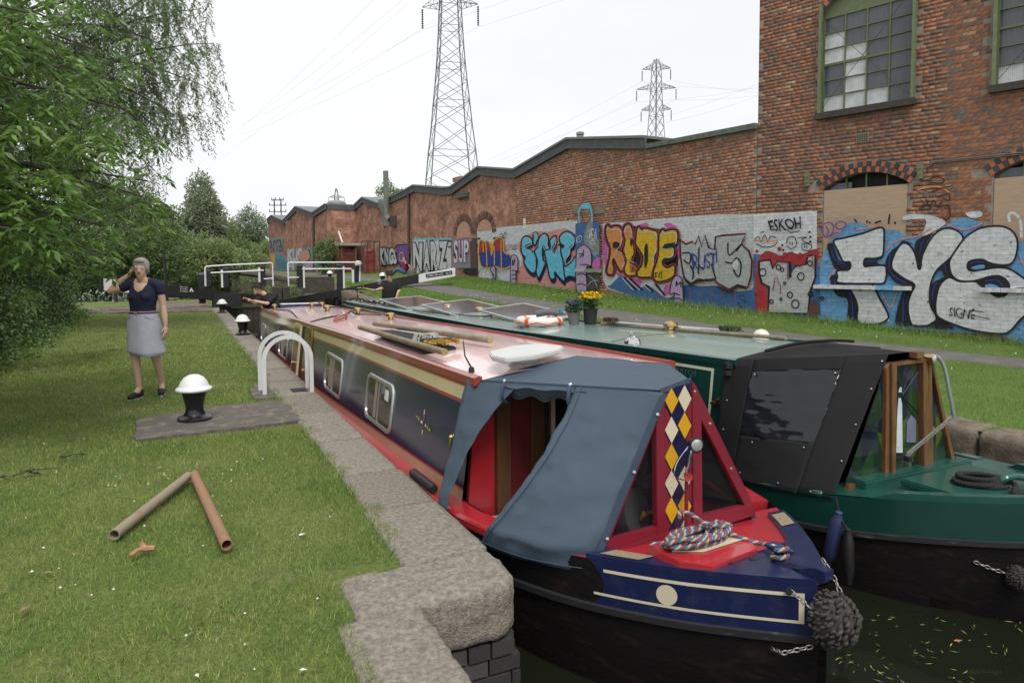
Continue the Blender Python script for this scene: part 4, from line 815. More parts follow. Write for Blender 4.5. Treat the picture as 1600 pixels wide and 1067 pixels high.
c.fill('purple', [880,500,960,495,962,610,920,625,880,560]); c.text('black', 'KNGS', ((775,505),(890,500),(890,620),(775,625)), .15, 3); c.text('white', 'KNGS', ((781,512),(884,507),(884,612),(781,617)), .05, 3); c.text('yellow', 'O', ((900,535),(930,535),(930,600),(900,600)), 0, 2); c.stroke('black', [880,500,920,490,962,500,960,610,915,625,880,560], 6, True)
c.fill('brown', [1345,470,1385,460,1388,680,1350,660], False); c.fill('black', [1310,640,1385,640,1380,680,1310,670])
c.done(WS, 'white NARZ and SUP graffiti with black outlines')
c = Coat(PC, 400, 260, 4.0, wear=.66)
c.fill('grey', [84,455,176,448,178,545,86,548], False); c.stroke('green', [86,452,174,448], 7); c.text('black', 'ROTEN', ((90,462),(172,460),(172,535),(90,540)), .01, 4)
c.fill('orange', [86,548,122,548,122,638,92,635], False); c.fill('yellow', [100,560,115,550,118,600,105,620]); c.fill('teal', [122,560,150,548,195,580,195,645,122,640]); c.stroke('hot', [122,548,150,540,180,560,200,600], 9)
for i in range(7): c.stroke('purple', [128+i*9,570+i*4,132+i*9,640], 4)
c.fill('grey', [196,520,365,505,368,650,198,650], False)
for (t, q) in (('K',(200,515,235,600)),('U',(232,515,262,600)),('S',(260,512,292,600)),('H',(200,598,240,650))): c.text('white', t, ((q[0],q[1]),(q[2],q[1]),(q[2],q[3]),(q[0],q[3])), .04, 2)
c.fill('pink', [270,570,290,530,330,530,340,580,310,600]); c.fill('green', [340,520,356,495,362,560,350,590,338,560]); c.stroke('black', [270,580,290,600,330,590,345,560,330,520], 6); c.fill('lilac', [310,610,365,600,366,650,312,650], False)
c.fill('cyan', [385,560,440,490,470,520,480,600,400,650]); c.stroke('white', [400,560,440,520,460,580], 10)
c.done(WS, 'faded multicoloured graffiti on the far end of the workshop')
# ------------------------------------------------------------------ pylons and wires
M_steel = mat('galvanised_lattice', (.16,.17,.18), .6, .4, var=.2); M_ins = mat('insulator_glass', (.05,.06,.06), .4)
def lattice(b, c, prof, rot, r0, r1, xb=True):
    """square lattice mast: prof = [(z, half width)]"""
    cs = [Vector((math.cos(rot+math.pi/4+k*math.pi/2), math.sin(rot+math.pi/4+k*math.pi/2), 0)) for k in range(4)]
    pt = lambda k, i: c+cs[k % 4]*prof[i][1]*1.414+Vector((0,0,prof[i][0]))
    for k in range(4):
        b.tube([pt(k, i) for i in range(len(prof))], r0, 4)
        for i in range(len(prof)-1):
            b.tube([pt(k,i), pt(k+1,i+1)], r1, 3, cap=False); b.tube([pt(k+1,i), pt(k,i+1)], r1, 3, cap=False)
            if i % 2 == 0: b.tube([pt(k,i), pt(k+1,i)], r1, 3, cap=False)
def arm(b, c, z, half, hw, ax, r, h=1.6):
    tips = []
    for s in (1,):
        t = c+ax*s*half+Vector((0,0,z)); tips.append(t); p = Vector((-ax.y, ax.x, 0))*hw
        for q in (1, -1):
            b.tube([c+ax*s*hw+p*q+Vector((0,0,z-.1)), t], r, 3, cap=False); b.tube([c+ax*s*hw+p*q+Vector((0,0,z+h)), t], r, 3, cap=False)
            for f in (.3, .6): a = (c+ax*s*hw+p*q+Vector((0,0,z-.1))).lerp(t, f); e = (c+ax*s*hw+p*q+Vector((0,0,z+h))).lerp(t, f); b.tube([a, e], r*.8, 3, cap=False); b.tube([e, (c+ax*s*hw+p*q+Vector((0,0,z-.1))).lerp(t, f-.3)], r*.8, 3, cap=False)
        for f in (.3, .6): b.tube([(c+ax*s*hw+p).lerp(t, f).xy.to_3d()+Vector((0,0,z)), (c+ax*s*hw-p).lerp(t, f).xy.to_3d()+Vector((0,0,z))], r*.8, 3, cap=False)
    return tips
def pylon(px_, py_, d, H, prof, arms, rot, axr, r0, r1, label, ins):
    c = at_d(px_, py_, d); c.z = 0; t = thing('pylon', c, label, 'pylon', 'electricity pylons'); b = MB(); lattice(b, c, prof, rot, r0, r1); b.build('lattice_tower', M_steel, t, smooth=False)
    ax = Vector((math.cos(axr), math.sin(axr), 0)); out = []
    for z, half in arms:
        hw = np.interp(z, [p[0] for p in prof], [p[1] for p in prof]); tips = []
        for sg_ in (-1, 1): b = MB(); tips += arm(b, c, z, half, hw, ax*sg_, r1*1.1, 1.3); b.build('cross_arm', M_steel, t, smooth=False)
        for tp in tips:
            b = MB(); n_ = 9
            b.lathe([v for i in range(n_) for v in ((.05, -ins*i/n_-.3), (.16*ins/3, -ins*(i+.3)/n_-.3), (.16*ins/3, -ins*(i+.6)/n_-.3))], tp, 6); b.build('insulator', M_ins, t); out.append(tp-Vector((0,0,ins+.4)))
    return t, out
t1, w1 = pylon(706, 300, 112, 60, [(0,5.0),(6,4.55),(12,4.1),(16,3.75),(20,3.4),(24.5,2.9),(28,2.6),(31,2.3),(34,2.05),(37,1.85),(40,1.7),(42.5,1.6),(44.5,1.5),(47,1.4),(50,1.25),(53,1.1),(57,.7),(60,.3)], [(43.5,4.6),(50,5.8),(56.5,4.2)], R(-12), R(-25.9-8), .10, .05, 'near steel lattice pylon rising above the workshop roof, cut off by the top edge', 3.2)
t2, w2 = pylon(1025, 200, 172, 52, [(0,3.6),(8,3.0),(16,2.4),(22,2.1),(26,1.9),(30,1.7),(33,1.55),(36,1.4),(39,1.25),(42,1.1),(45,1.0),(48,.9),(51,.8),(53,.4)], [(40.5,3.7),(45.7,4.85),(50.6,3.5)], R(10), R(-25.9-10), .11, .06, 'middle-distance pylon with three cross arms behind the brick roofs on the right', 2.6)
t3, w3 = pylon(525.5, 300, 380, 45, [(0,4),(12,3),(22,2.2),(30,1.6),(36,1.2),(42,.8),(45,.3)], [(33.5,6.5),(40,4.5)], R(0), R(-25.9), .12, .08, 'small faraway pylon standing over the far workshop roofs', 3)
def wires(a, b, sag, r, label, name='power_line'):
    t = thing(name, (0,0,0), label, 'power line', 'overhead power lines')
    for p, q in zip(a, b):
        m = MB(); m.tube([p.lerp(q, i/16)-Vector((0,0,sag*4*(i/16)*(1-i/16))) for i in range(17)], r, 4); m.build('conductor', mat('aluminium_wire', (.35,.36,.37), .5, .3), t)
wires(w1, [at_d(300-8*i, 215+18*i, 330) for i in range(6)], 3, .012, 'thin wires running left from the near pylon to behind the willow')
wires(w1, [at_d(1500+60*i, -300+30*i, 140) for i in range(6)], 2, .012, 'thin wires running right from the near pylon over the mill')
wires(w2, [w3[i % 4]+Vector((0,0,i*.4)) for i in range(6)], 6, .017, 'faint wires strung between the middle pylon and the faraway pylon')
wires(w2, [at_d(1330+10*i, 60+16*i, 150) for i in range(6)], 2, .017, 'faint wires running right from the middle pylon behind the mill')
hp = at_d(434, 330, 125); HP = thing('pole_frame', (hp.x,hp.y,0), 'twin-pole wooden power frame with three crossbars over the far trees', 'power pole')
for s in (-1, 1): b = MB(); q = hp+CR*s*.62; b.tube([(q.x,q.y,0), (q.x,q.y,at_d(434,311,125).z)], .11, 6); b.build('pole', mat('creosote_pole', (.05,.045,.04), .8), HP)
for y_, hw in ((313,1.1),(321,1.55),(331,1.55)):
    b = MB(); z = at_d(434, y_, 125).z; q = Vector((hp.x,hp.y,z)); b.bar(q-CR*hw, q+CR*hw, .14, .14); b.build('crossbar', MATS['creosote_pole'], HP, smooth=False)
    for s in (-1, -.35, .35, 1): b = MB(); p = q+CR*hw*s*.96; b.lathe([(.04,0),(.09,.1),(.06,.25),(.09,.35),(.02,.5)], p, 6); b.build('insulator', M_ins, HP)

# ------------------------------------------------------------------ lock gates
M_blk = mat('black_gate_paint', (.012,.012,.013), .5, var=.4, scale=6, col2=(.028,.028,.03), c2pos=(.5,.8), bump=.25, bscale=30); M_wht = mat('white_gate_paint', (.66,.67,.68), .5, var=.07, scale=6)
M_oldwood = mat('wet_grey_timber', (.06,.05,.04), .85, var=.4, scale=6, bump=.6, bscale=30)
M_rail = mat('white_rail_paint', (.72,.73,.74), .45, var=.05)
def rail(root, name, pts, r, m=None): b = MB(); b.tube(pts, r, 8); return b.build(name, m or M_rail, root)
def taper_beam(root, A, B, ha, hb, w, f0, f1, name, m, bev=.02):
    A, B = Vector(A), Vector(B); P0, P1 = A.lerp(B, f0), A.lerp(B, f1); h0, h1 = lerp(ha,hb,f0)/2, lerp(ha,hb,f1)/2; d = (P1-P0); s = Vector((d.y,-d.x,0)).normalized()*w/2; up = Vector((0,0,1)); b = MB()
    b.loft([[P0-s-up*h0, P0+s-up*h0, P0+s+up*h0, P0-s+up*h0], [P1-s-up*h1, P1+s-up*h1, P1+s+up*h1, P1-s+up*h1]]); return b.build(name, m, root, smooth=False, bevel=bev)
def flat_text(root, body, origin, ux, uz, n, width, height, m, name='lettering', off=.004):
    cu = bpy.data.curves.new('t', 'FONT'); cu.body = body; cu.resolution_u = 2; o = bpy.data.objects.new('t', cu); COL.objects.link(o); dg = bpy.context.evaluated_depsgraph_get(); me = o.evaluated_get(dg).to_mesh()
    vs = [v.co.copy() for v in me.vertices]; fs = [tuple(p.vertices) for p in me.polygons]; x0 = min(v.x for v in vs); x1 = max(v.x for v in vs); y0 = min(v.y for v in vs); y1 = max(v.y for v in vs)
    b = MB(); b.add([origin+ux*((v.x-x0)/(x1-x0)*width)+uz*((v.y-y0)/(y1-y0)*height)+n*off for v in vs], fs); o.evaluated_get(dg).to_mesh_clear(); bpy.data.objects.remove(o); bpy.data.curves.remove(cu)
    return b.build(name, m, root, smooth=False, recalc=False)
M_txtw = mat('lettering_white', (.75,.75,.74), .6, var=.03)
# left leaf
A = at_y(156, 444.5, 27.6); B = Vector((3.55, 30.0, at_y(428, 470, 30).z-.02)); GL = thing('lock_gate', (1.45,29.3,WZ), 'left lock gate with a black balance beam ending in a white tail', 'lock gate', 'mitre gates of the lock')
bm_ = taper_beam(GL, A, B, .44, .36, .30, .26, 1.0, 'balance_beam', M_blk); taper_beam(GL, A, B, .44, .36, .30, 0.012, .259, 'white_tail', M_wht); taper_beam(GL, A, B, .44, .36, .29, 0.0, .011, 'end_cap', M_blk, 0)
ux = (B-A).normalized(); nn = Vector((ux.y,-ux.x,0)).normalized(); uz = nn.cross(-ux).normalized(); uz = uz if uz.z > 0 else -uz
nn = nn if nn.y < 0 else -nn
def on_beam(A, B, x, y, n): d = ray(x, y); o_ = Vector(A)+n*.15; t = (o_-CAMP).dot(n)/d.dot(n); return CAMP+d*t
for i, s in enumerate(('Please keep', 'clear of gates', 'at all times')): flat_text(GL, s, on_beam(A, B, 281, 449.3+3.1*i, nn), ux, uz, nn, .28, .06, M_txtw)
tp = [on_beam(A, B, x, y, nn)+nn*.004 for x, y in ((295.5,455.5),(302.5,456),(299,449.5))]; b = MB(); b.prism(tp, nn*.003); b.build('warning_triangle', M_txtw, GL, smooth=False)
q = [on_beam(A, B, x, y, nn)+nn*.009 for x, y in ((298,455.3),(300,455.5),(299,452.4))]; b = MB(); b.prism(q, nn*.003); b.build('warning_triangle_mark', M_blk, GL, smooth=False)
for i in range(2): c = A.lerp(B, .30); b = MB(); b.obox(A.lerp(B, .30+.0*i), ux*.04, nn*.155, uz*.23); 
b.build('beam_strap', M_blk, GL, smooth=False)
def leaf(root, P0, P1, ztop, n_=9):
    P0, P1 = Vector(P0), Vector(P1); d = (P1-P0)
    for i in range(n_): a = P0+d*(i/n_)+d*.004; c = P0+d*((i+1)/n_)-d*.004; b = MB(); b.bar(Vector((a.x,a.y,(ztop-2.3)/2)), Vector((c.x,c.y,(ztop-2.3)/2)), .12, ztop+2.3); b.build('gate_plank', M_oldwood, root, smooth=False)
leaf(GL, (1.55,29.35,0), (3.5,30.0,0), -.08); leaf
b = MB(); b.box(1.45,1.8,29.15,29.5,-2.3,.42); b.build('heel_post', M_blk, GL, smooth=False, bevel=.02)
b = MB(); b.box(3.35,3.62,29.85,30.1,-2.3,.12); b.build('mitre_post', M_oldwood, GL, smooth=False, bevel=.02)
def Pd(x, y, Y=29.2): return at_y(x, y, Y)
def gate_post(root, x, yt, yb_, Y, w=.2, cap=True, m=None, side=None):
    t, b_ = Pd(x, yt, Y), Pd(x, yb_, Y); b = MB(); b.loft([[Vector((t.x+sx*w/2, Y+sy*w/2, z)) for sx, sy in ((-1,-1),(1,-1),(1,1),(-1,1))] for z in (b_.z, t.z-.08)]+[[Vector((t.x+sx*w/3, Y+sy*w/3, t.z)) for sx, sy in ((-1,-1),(1,-1),(1,1),(-1,1))]]); b.build('paddle_post', m or M_blk, root, smooth=False)
    if side: b = MB(); b.box(t.x+(side*w/2 if side > 0 else -w/2-.07), t.x+(w/2+.07 if side > 0 else side*w/2), Y-w/2, Y+w/2, b_.z, t.z-.12); b.build('white_post_face', M_wht, root, smooth=False)
for x, yt, yb_, w, sd_ in ((315,426,474,.24,None),(325.5,420,447,.17,-1),(352,416.5,449,.2,-1),(410,413,446,.2,-1)): gate_post(GL, x, yt, yb_, 29.4, w, side=sd_)
rail(GL, 'handrail', [Pd(320.5,447,29.3), Pd(320.5,419,29.3), Pd(322,416.5,29.3), Pd(350,414.5,29.3), Pd(424,411,29.3), Pd(425.5,412.5,29.3), Pd(427,447,29.3)], .03)
rail(GL, 'middle_rail', [Pd(329,426.5,29.3), Pd(412,422.5,29.3)], .03); rail(GL, 'low_rail', [Pd(412,436,29.3), Pd(427,435,29.3)], .025)
# right leaf
A2 = at_y(711.5, 425.2, 27.0); B2 = Vector((3.62, 30.02, at_y(432, 476, 30.0).z)); GR = thing('lock_gate', (6.15,29,WZ), 'right lock gate whose black beam has a lettered white tail', 'lock gate', 'mitre gates of the lock')
taper_beam(GR, A2, B2, .38, .31, .30, .205, 1.0, 'balance_beam', M_blk); taper_beam(GR, A2, B2, .38, .31, .30, .0, .2045, 'white_tail', M_wht)
ux2 = (A2-B2).normalized(); n2 = Vector((ux2.y,-ux2.x,0)).normalized(); n2 = n2 if n2.y < 0 else -n2; uz2 = n2.cross(ux2).normalized(); uz2 = uz2 if uz2.z > 0 else -uz2
a, b2 = on_beam(A2,B2,665.5,431.5,n2), on_beam(A2,B2,706.5,425.6,n2); b = MB(); L_ = (b2-a).length; uxx = (b2-a).normalized(); b.obox((a+b2)/2+n2*.006, uxx*L_/2, uz2*.08, n2*.004); b.build('name_plate', M_blk, GR, smooth=False)
flat_text(GR, 'ST MARYS MILL LOCK', a+uxx*.05-uz2*.045+n2*.006, uxx, uz2, n2, L_*.62, .085, M_txtw, off=.008); flat_text(GR, 'No 33', a+uxx*L_*.76-uz2*.045+n2*.006, uxx, uz2, n2, L_*.18, .085, M_txtw, off=.008)
for i in range(3): a = on_beam(A2,B2,591,439+2.6*i,n2); flat_text(GR, ('Please keep','clear of gates','at all times')[i], a, uxx, uz2, n2, .26, .05, M_txtw)
leaf(GR, (3.66,30.0,0), (5.95,29.2,0), -.1)
b = MB(); b.box(5.85,6.2,28.9,29.25,-2.3,.5); b.build('heel_post', M_blk, GR, smooth=False, bevel=.02)
for x, yt, yb_, w, sd_ in ((468,412,450,.22,1),(530.5,411.5,470,.22,1),(556,417,442,.2,-1)): gate_post(GR, x, yt, yb_, 28.9, w, side=sd_)
rail(GR, 'handrail', [Pd(451,447,28.8), Pd(450,413,28.8), Pd(451.5,410.5,28.8), Pd(525,410,28.8), Pd(560,410,28.8), Pd(562.5,412,28.8), Pd(562,440,28.8)], .03)
rail(GR, 'middle_rail', [Pd(472,420.5,28.8), Pd(548,420,28.8), Pd(551,423,28.8), Pd(551,440,28.8)], .03); rail(GR, 'low_rail', [Pd(450,434,28.8), Pd(467,433.5,28.8)], .025)
b = MB(); b.lathe([(.1,0),(.14,.03),(.14,.16),(.05,.2)], Pd(559.5,415,28.7), 10); b.build('gear_cap', M_wht, GR)
b = MB(); q0, q1 = Pd(545,456,28.6), Pd(568,473,28.6); b.box(q0.x, q1.x, 28.4, 28.8, q1.z-.3, q0.z); b.build('beam_block', M_blk, GR, smooth=False)
b = MB(); q0, q1 = Pd(331,459,29.0), Pd(378,479,29.0); b.box(q0.x, q1.x, 28.9, 29.2, q1.z, q0.z); b.build('beam_block', M_blk, GL, smooth=False, bevel=.02)
for x0_, x1_ in ((427,440),(442,453)): q0, q1 = Pd(x0_,449,30.1), Pd(x1_,449,30.1); b = MB(); b.box(q0.x, q1.x, 30.12, 30.5, -.5, q0.z); b.build('gate_timber', M_oldwood, GR, smooth=False)
# lock-side stone blocks under the right beam, timber fender on the near left wall end
SB = thing('stone_pier', (6.2,29.6,0), 'grey stone pier with a timber beam behind the right lock gate', 'pier'); q0, q1 = at_y(478,434,31), at_y(502,438,31)
b = MB(); b.box(at_y(476,440,31.5).x, 6.3, 31.3, 32.2, -.8, at_y(476,433,31.5).z); b.build('timber_beam', M_oldwood, SB, smooth=False)
b = MB(); b.box(4.9, 6.2, 30.6, 31.2, -1.2, at_y(500,459,30.6).z); b.build('stone_block', M_stone_r, SB, smooth=False, bevel=.04)
b = MB(); b.box(5.5, 6.2, 29.45, 30.5, -1.2, at_y(520,460,30).z); b.build('stone_block', M_stone_r, SB, smooth=False, bevel=.04)
# thin black poles by the water
for x, yt, yb_, Y, lb in ((261.5,392,468,36,'tall thin black pole standing by the water left of the gate'),(182,412,469,36,'shorter black pole beside the white tail of the left gate beam')):
    p = at_y(x, yb_, Y); z = at_y(x, yt, Y).z; b = MB(); b.tube([(p.x,Y,p.z-.3),(p.x-.1,Y,z)], .07, 8); tag(b.build('mooring_pole', M_blk), lb, 'pole', 'thin black poles')
# ------------------------------------------------------------------ bollards and ladder hoops
def bollard():
    t = thing('bollard', (0,0,0), 'x', 'bollard', 'black bollards with white domed caps')
    b = MB(); b.lathe([(.163,0),(.163,.022),(.15,.034),(.105,.05),(.086,.085),(.084,.12),(.092,.17),(.105,.23),(.118,.285),(.118,.292),(0,.293)], n=32); b.build('post', mat('bollard_black', (.008,.008,.009), .3, var=.2, coat=.15), t, angle=30)
    b = MB(); b.lathe([(.0,.285),(.135,.287),(.166,.296),(.173,.31),(.166,.326),(.146,.334),(.138,.352),(.122,.39),(.092,.428),(.05,.452),(.001,.462)], n=32); b.build('cap', mat('bollard_white', (.74,.75,.75), .4, var=.06, scale=10, bump=.15, bscale=60), t, angle=50)
    return t
bo = bollard(); bo.location = (.1, 7.56, .015); bo['label'] = 'nearest bollard, standing on the cracked concrete pad on the lawn'
copy_thing(bo, (1.27,16.75,.01), 'second bollard along the left lock edge, beside the red boat'); copy_thing(bo, (1.27,25.1,.01), 'far bollard on the left lock edge in front of the gate')
for x, y, lb in ((515.5,436,'small bollard on the far towpath between the white gate rails'), (598,441,'small bollard beside the right end of the white gate rails')):
    p = on_right(x, y); c = copy_thing(bo, p, lb)
M_hoop = mat('hoop_paint', (.62,.63,.64), .5, var=.08, scale=7)
def hoop(x0, x1, y, z0, leg, w=.048, th=.014, name='hoop', root=None):
    cx, r = (x0+x1)/2, (x1-x0)/2; pts = [(x0,z0),(x0,z0+leg)]+[(cx-r*math.cos(math.pi*i/16), z0+leg+r*math.sin(math.pi*i/16)) for i in range(1,16)]+[(x1,z0+leg),(x1,z0)]
    rings = []
    for i, (x, z) in enumerate(pts):
        a = Vector((pts[min(i+1,len(pts)-1)][0]-pts[max(i-1,0)][0], 0, pts[min(i+1,len(pts)-1)][1]-pts[max(i-1,0)][1])).normalized(); n_ = Vector((-a.z,0,a.x))*w/2; c = Vector((x,y,z)); t_ = Vector((0,th/2,0))
        rings.append([c-n_-t_, c+n_-t_, c+n_+t_, c-n_+t_])
    b = MB(); b.loft(rings); return b.build(name, M_hoop, root, angle=40)
LH = thing('ladder_handrail', (1.15,8.9,0), 'pair of white steel hoops beside the lock ladder on the left bank', 'handrail', 'lock ladder hoops'); hoop(.885,1.44,8.66,-.02,.44,root=LH); hoop(.87,1.44,9.0,-.02,.46,root=LH)
b = MB(); b.box(1.22,1.40,8.72,8.95,-.02,.011); tag(b.build('ladder_pit', M_dark, LH, smooth=False))
p = at_x(685, 470, 6.45); RH = thing('ladder_handrail', (6.4,p.y,zc(p.y)), 'pair of white steel hoops on the right bank beyond the green boat', 'handrail', 'lock ladder hoops')
hoop(6.12,6.85,p.y,zc(p.y)-.1,.3,root=RH,w=.07); hoop(6.12,6.85,p.y-1.0,zc(p.y)-.1,.28,root=RH,w=.07)
# ------------------------------------------------------------------ things on the lawn
M_rustpipe = mat('rusty_pipe', (.30,.155,.085), .9, var=.3, scale=14, col2=(.20,.15,.11), c2pos=(.45,.65), bump=.5, bscale=80); M_greypipe = mat('weathered_pipe', (.26,.215,.155), .85, var=.3, scale=10, col2=(.27,.15,.08), c2pos=(.55,.7), bump=.4, bscale=80)
def pipe(p, q, r, m, lb):
    p, q = Vector(p), Vector(q); ax = (q-p).normalized(); L = (q-p).length; b = MB(); b.lathe([(r*.82,.15),(r*.82,0),(r,0),(r,L*.3),(r*1.01,L*.6),(r,L),(r*.82,L),(r*.82,L-.15)], p, 20, axis=ax); return tag(b.build('steel_pipe', m, angle=50), lb, 'pipe', 'loose pipes on the grass')
pipe((-.375,4.40,.04), (.015,5.40,.045), .031, M_greypipe, 'pale weathered pipe lying on the lawn, left arm of the V'); pipe((.19,3.96,.04), (.055,5.42,.045), .031, M_rustpipe, 'rust-brown pipe lying on the lawn, right arm of the V')
s0 = at_z(203,868,.03); s1 = at_z(226,857,.04); b = MB(); b.tube([s0, s0.lerp(s1,.5)+Vector((0,0,.012)), s1], [.010,.011,.014], 7); b.tube([s1+Vector((-.02,.02,.03)), s1, s1+Vector((.05,-.015,.0))], [.016,.02,.015], 7); tag(b.build('broken_stick', mat('bare_wood', (.30,.17,.09), .9, var=.3, scale=20), smooth=True), 'short broken forked stick between the two pipes', 'stick')
# ------------------------------------------------------------------ narrowboats
def gloss(name, col, rough=.22, var=.12, coat=.6, scale=3, **k): return mat(name, col, rough, var=var, coat=coat, scale=scale, **k)
M_navy = gloss('navy_gloss_paint', (.012,.014,.055), .2, var=.15, coat=.3); M_red = gloss('red_gloss_paint', (.40,.02,.03), .3, scale=16, col2=(.30,.035,.035), c2pos=(.5,.66)); M_darkred = gloss('maroon_paint', (.20,.012,.028), .4, bump=.1, scale=18, col2=(.15,.022,.03), c2pos=(.5,.68), coat=.3); M_bandred = gloss('band_red_paint', (.28,.045,.035), .3)
M_cream = gloss('cream_paint', (.58,.48,.29), .35, var=.06); M_tan = gloss('tan_paint', (.42,.27,.17), .35, var=.08); M_roofred = gloss('roof_red_sky_sheen', (.88,.64,.63), .3, var=.10, coat=.9)  # roof red is paled to pink, sky reflection put into its colour
M_hull = mat('bitumen_black', (.006,.005,.005), .62, var=.4, scale=5, col2=(.030,.017,.012), c2pos=(.55,.8), spec=.2, bump=.3, bscale=14, stretch=(1,1,3)); M_strake = mat('worn_strake', (.02,.02,.022), .45, var=.4, scale=8, col2=(.11,.11,.11), c2pos=(.6,.75), stretch=(1,1,6))
M_bowblue = gloss('bow_blue_paint', (.010,.016,.062), .3, var=.3, scale=11, coat=.3, col2=(.028,.034,.075), c2pos=(.5,.78)); M_yel = gloss('diamond_yellow', (.62,.33,.01), .4, var=.08); M_cream2 = gloss('diamond_cream', (.62,.55,.40), .4, var=.06)
M_brass = mat('polished_brass', (.55,.40,.18), .25, 1.0, var=.12); M_alu = mat('window_aluminium', (.55,.56,.56), .32, .85, var=.08); M_chrome = mat('chrome', (.6,.6,.6), .1, 1.0, var=.05)
M_blk2 = mat('black_plastic', (.012,.012,.012), .45); M_wood = mat('varnished_oak', (.15,.072,.028), .35, var=.35, scale=6, stretch=(8,8,1), coat=.4); M_darkwood = mat('dark_cabin_wood', (.09,.04,.018), .45, var=.3, scale=5, stretch=(8,8,1))
M_canvas = mat('slate_blue_canvas', (.058,.085,.118), .68, var=.05, scale=2, bump=.25, bscale=14, spec=.3); M_canvas_d = mat('canvas_trim', (.035,.058,.095), .75, var=.15); M_blkcanvas = mat('black_canvas', (.008,.008,.009), .8, var=.2, scale=3, bump=.15, bscale=9, spec=.3)
M_pane = mat('boat_window_glass', (.035,.022,.015), .05, var=.5, scale=2.2, stretch=(1,6,.4)); M_clear = glass('clear_glass', (.02,.02,.02), .03, .25)
M_stud = mat('press_stud', (.6,.6,.6), .25, .9)
class Boat:
    def __init__(s, root, xc, y0, L, hwmax, yend, zg, zroof, cb, ct, yc0, yc1): s.root, s.xc, s.y0, s.L, s.h, s.ye, s.zgt, s.zrt, s.cb, s.ct, s.yc0, s.yc1 = root, xc, y0, L, hwmax, yend, zg, zroof, cb, ct, yc0, yc1
    def hw(s, Y):
        t = min(1, max(0, (Y-s.y0)/s.L)); w = (s.h-.03)*(1-(1-t)**2.2)+.03
        e = (Y-(s.ye-1.2))/1.2
        if e > 0: w *= math.sqrt(max(.12, 1-(e**2)*.75))
        return w
    def zg(s, Y): return interp(Y, *s.zgt)
    def zroof(s, Y): return interp(Y, *s.zrt)
    def side(s, Y, q, off=0.0, sg=-1): return Vector((s.xc+sg*(s.hw(Y)*(1-.012*q)+off), Y, s.zg(Y)-.25*q))
    def cab(s, Y, f, off=0.0, sg=-1):       # f = absolute z on the cabin side
        b, t = s.zg(Y)+.0, s.zroof(Y); k = (f-b)/(t-b); nar = 1.0
        e = (Y-(s.ye-1.0))/1.0
        if e > 0: nar = math.sqrt(max(.3, 1-e*e*.7))
        return Vector((s.xc+sg*(lerp(s.cb, s.ct, k)*nar+off), Y, f))
    def strip(s, name, m, fa, fb, y0, y1, off, sg=-1, n=24, parent=None):
        b = MB(); rows = []
        for i in range(n+1): Y = lerp(y0, y1, i/n); rows.append([s.cab(Y, lerp(fa(Y), fb(Y), j/2), off, sg) for j in range(3)])
        b.sheet(rows); return b.build(name, m, parent or s.root, angle=180)
    def hull(s, panel=None):
        Ys = [s.y0+(s.L)*(i/18)**1.3 for i in range(19)]+[lerp(s.y0+s.L, s.ye-1.2, (i+1)/8) for i in range(8)]+[s.ye-1.2+1.2*(i+1)/8 for i in range(8)]
        b = MB(); rows = []
        for Y in Ys:
            L_, R_ = [], []
            for sg, A in ((-1, L_), (1, R_)):
                A += [Vector((s.xc+sg*s.hw(Y), Y, s.zg(Y))), s.side(Y, 1, 0, sg), Vector((s.xc+sg*s.hw(Y)*.985, Y+.0, -.55)), Vector((s.xc+sg*s.hw(Y)*.9, Y+(.25 if Y < s.y0+.6 else 0), -1.1))]
            rows.append(L_+R_[::-1])
        b.sheet(rows); b.add(rows[0], [tuple(range(8))]); b.add(rows[-1], [tuple(range(8))]); b.build('hull', M_hull, s.root, angle=40)
        for sg, nm in ((-1, 'rubbing_strake'), (1, 'rubbing_strake')):
            b = MB(); rings = []
            for Y in Ys: c = s.side(Y, 1.0, 0, sg); rings.append([c+Vector((0,0,.022)), c+Vector((sg*.022,0,.016)), c+Vector((sg*.022,0,-.016)), c+Vector((0,0,-.022))])
            b.loft(rings); b.build(nm, M_strake, s.root, angle=40)
        # gunwale walkway
    def gunwale(s, m, y0, y1, w=.13):
        for sg in (-1, 1):
            b = MB(); rings = []
            for i in range(41):
                Y = lerp(y0, y1, i/40); o_ = s.hw(Y); z = s.zg(Y); rings.append([Vector((s.xc+sg*(o_+.008), Y, z-.05)), Vector((s.xc+sg*(o_+.01), Y, z-.008)), Vector((s.xc+sg*(o_-.008), Y, z+.012)), Vector((s.xc+sg*max(.02, o_-w), Y, z+.012)), Vector((s.xc+sg*max(.02, o_-w), Y, z-.05))])
            b.loft(rings); b.build('gunwale', m, s.root, angle=40)
    def roof(s, m, y0, y1, railm, n=20):
        b = MB(); rows = []
        for i in range(n+1):
            Y = lerp(y0, y1, i/n); z = s.zroof(Y); rows.append([Vector((s.xc+s.ct*k, Y, z+.012+.07*(1-k*k))) for k in [-1+j/6 for j in range(13)]])
        b.sheet(rows); lo = [[p-Vector((0,0,.03)) for p in r_] for r_ in rows]; b.sheet([r_[::-1] for r_ in lo]); b.build('roof', m, s.root, angle=60)
        for sg in (-1, 1):
            b = MB(); rings = []
            for i in range(n+1): Y = lerp(y0, y1, i/n); c = Vector((s.xc+sg*(s.ct-.02), Y, s.zroof(Y)+.012)); rings.append([c+Vector((sg*.034,0,-.03)), c+Vector((sg*.034,0,.02)), c+Vector((sg*.012,0,.032)), c+Vector((-sg*.02,0,.03)), c+Vector((-sg*.024,0,.0))])
            b.loft(rings); b.build('roof_edge', railm, s.root, angle=50)
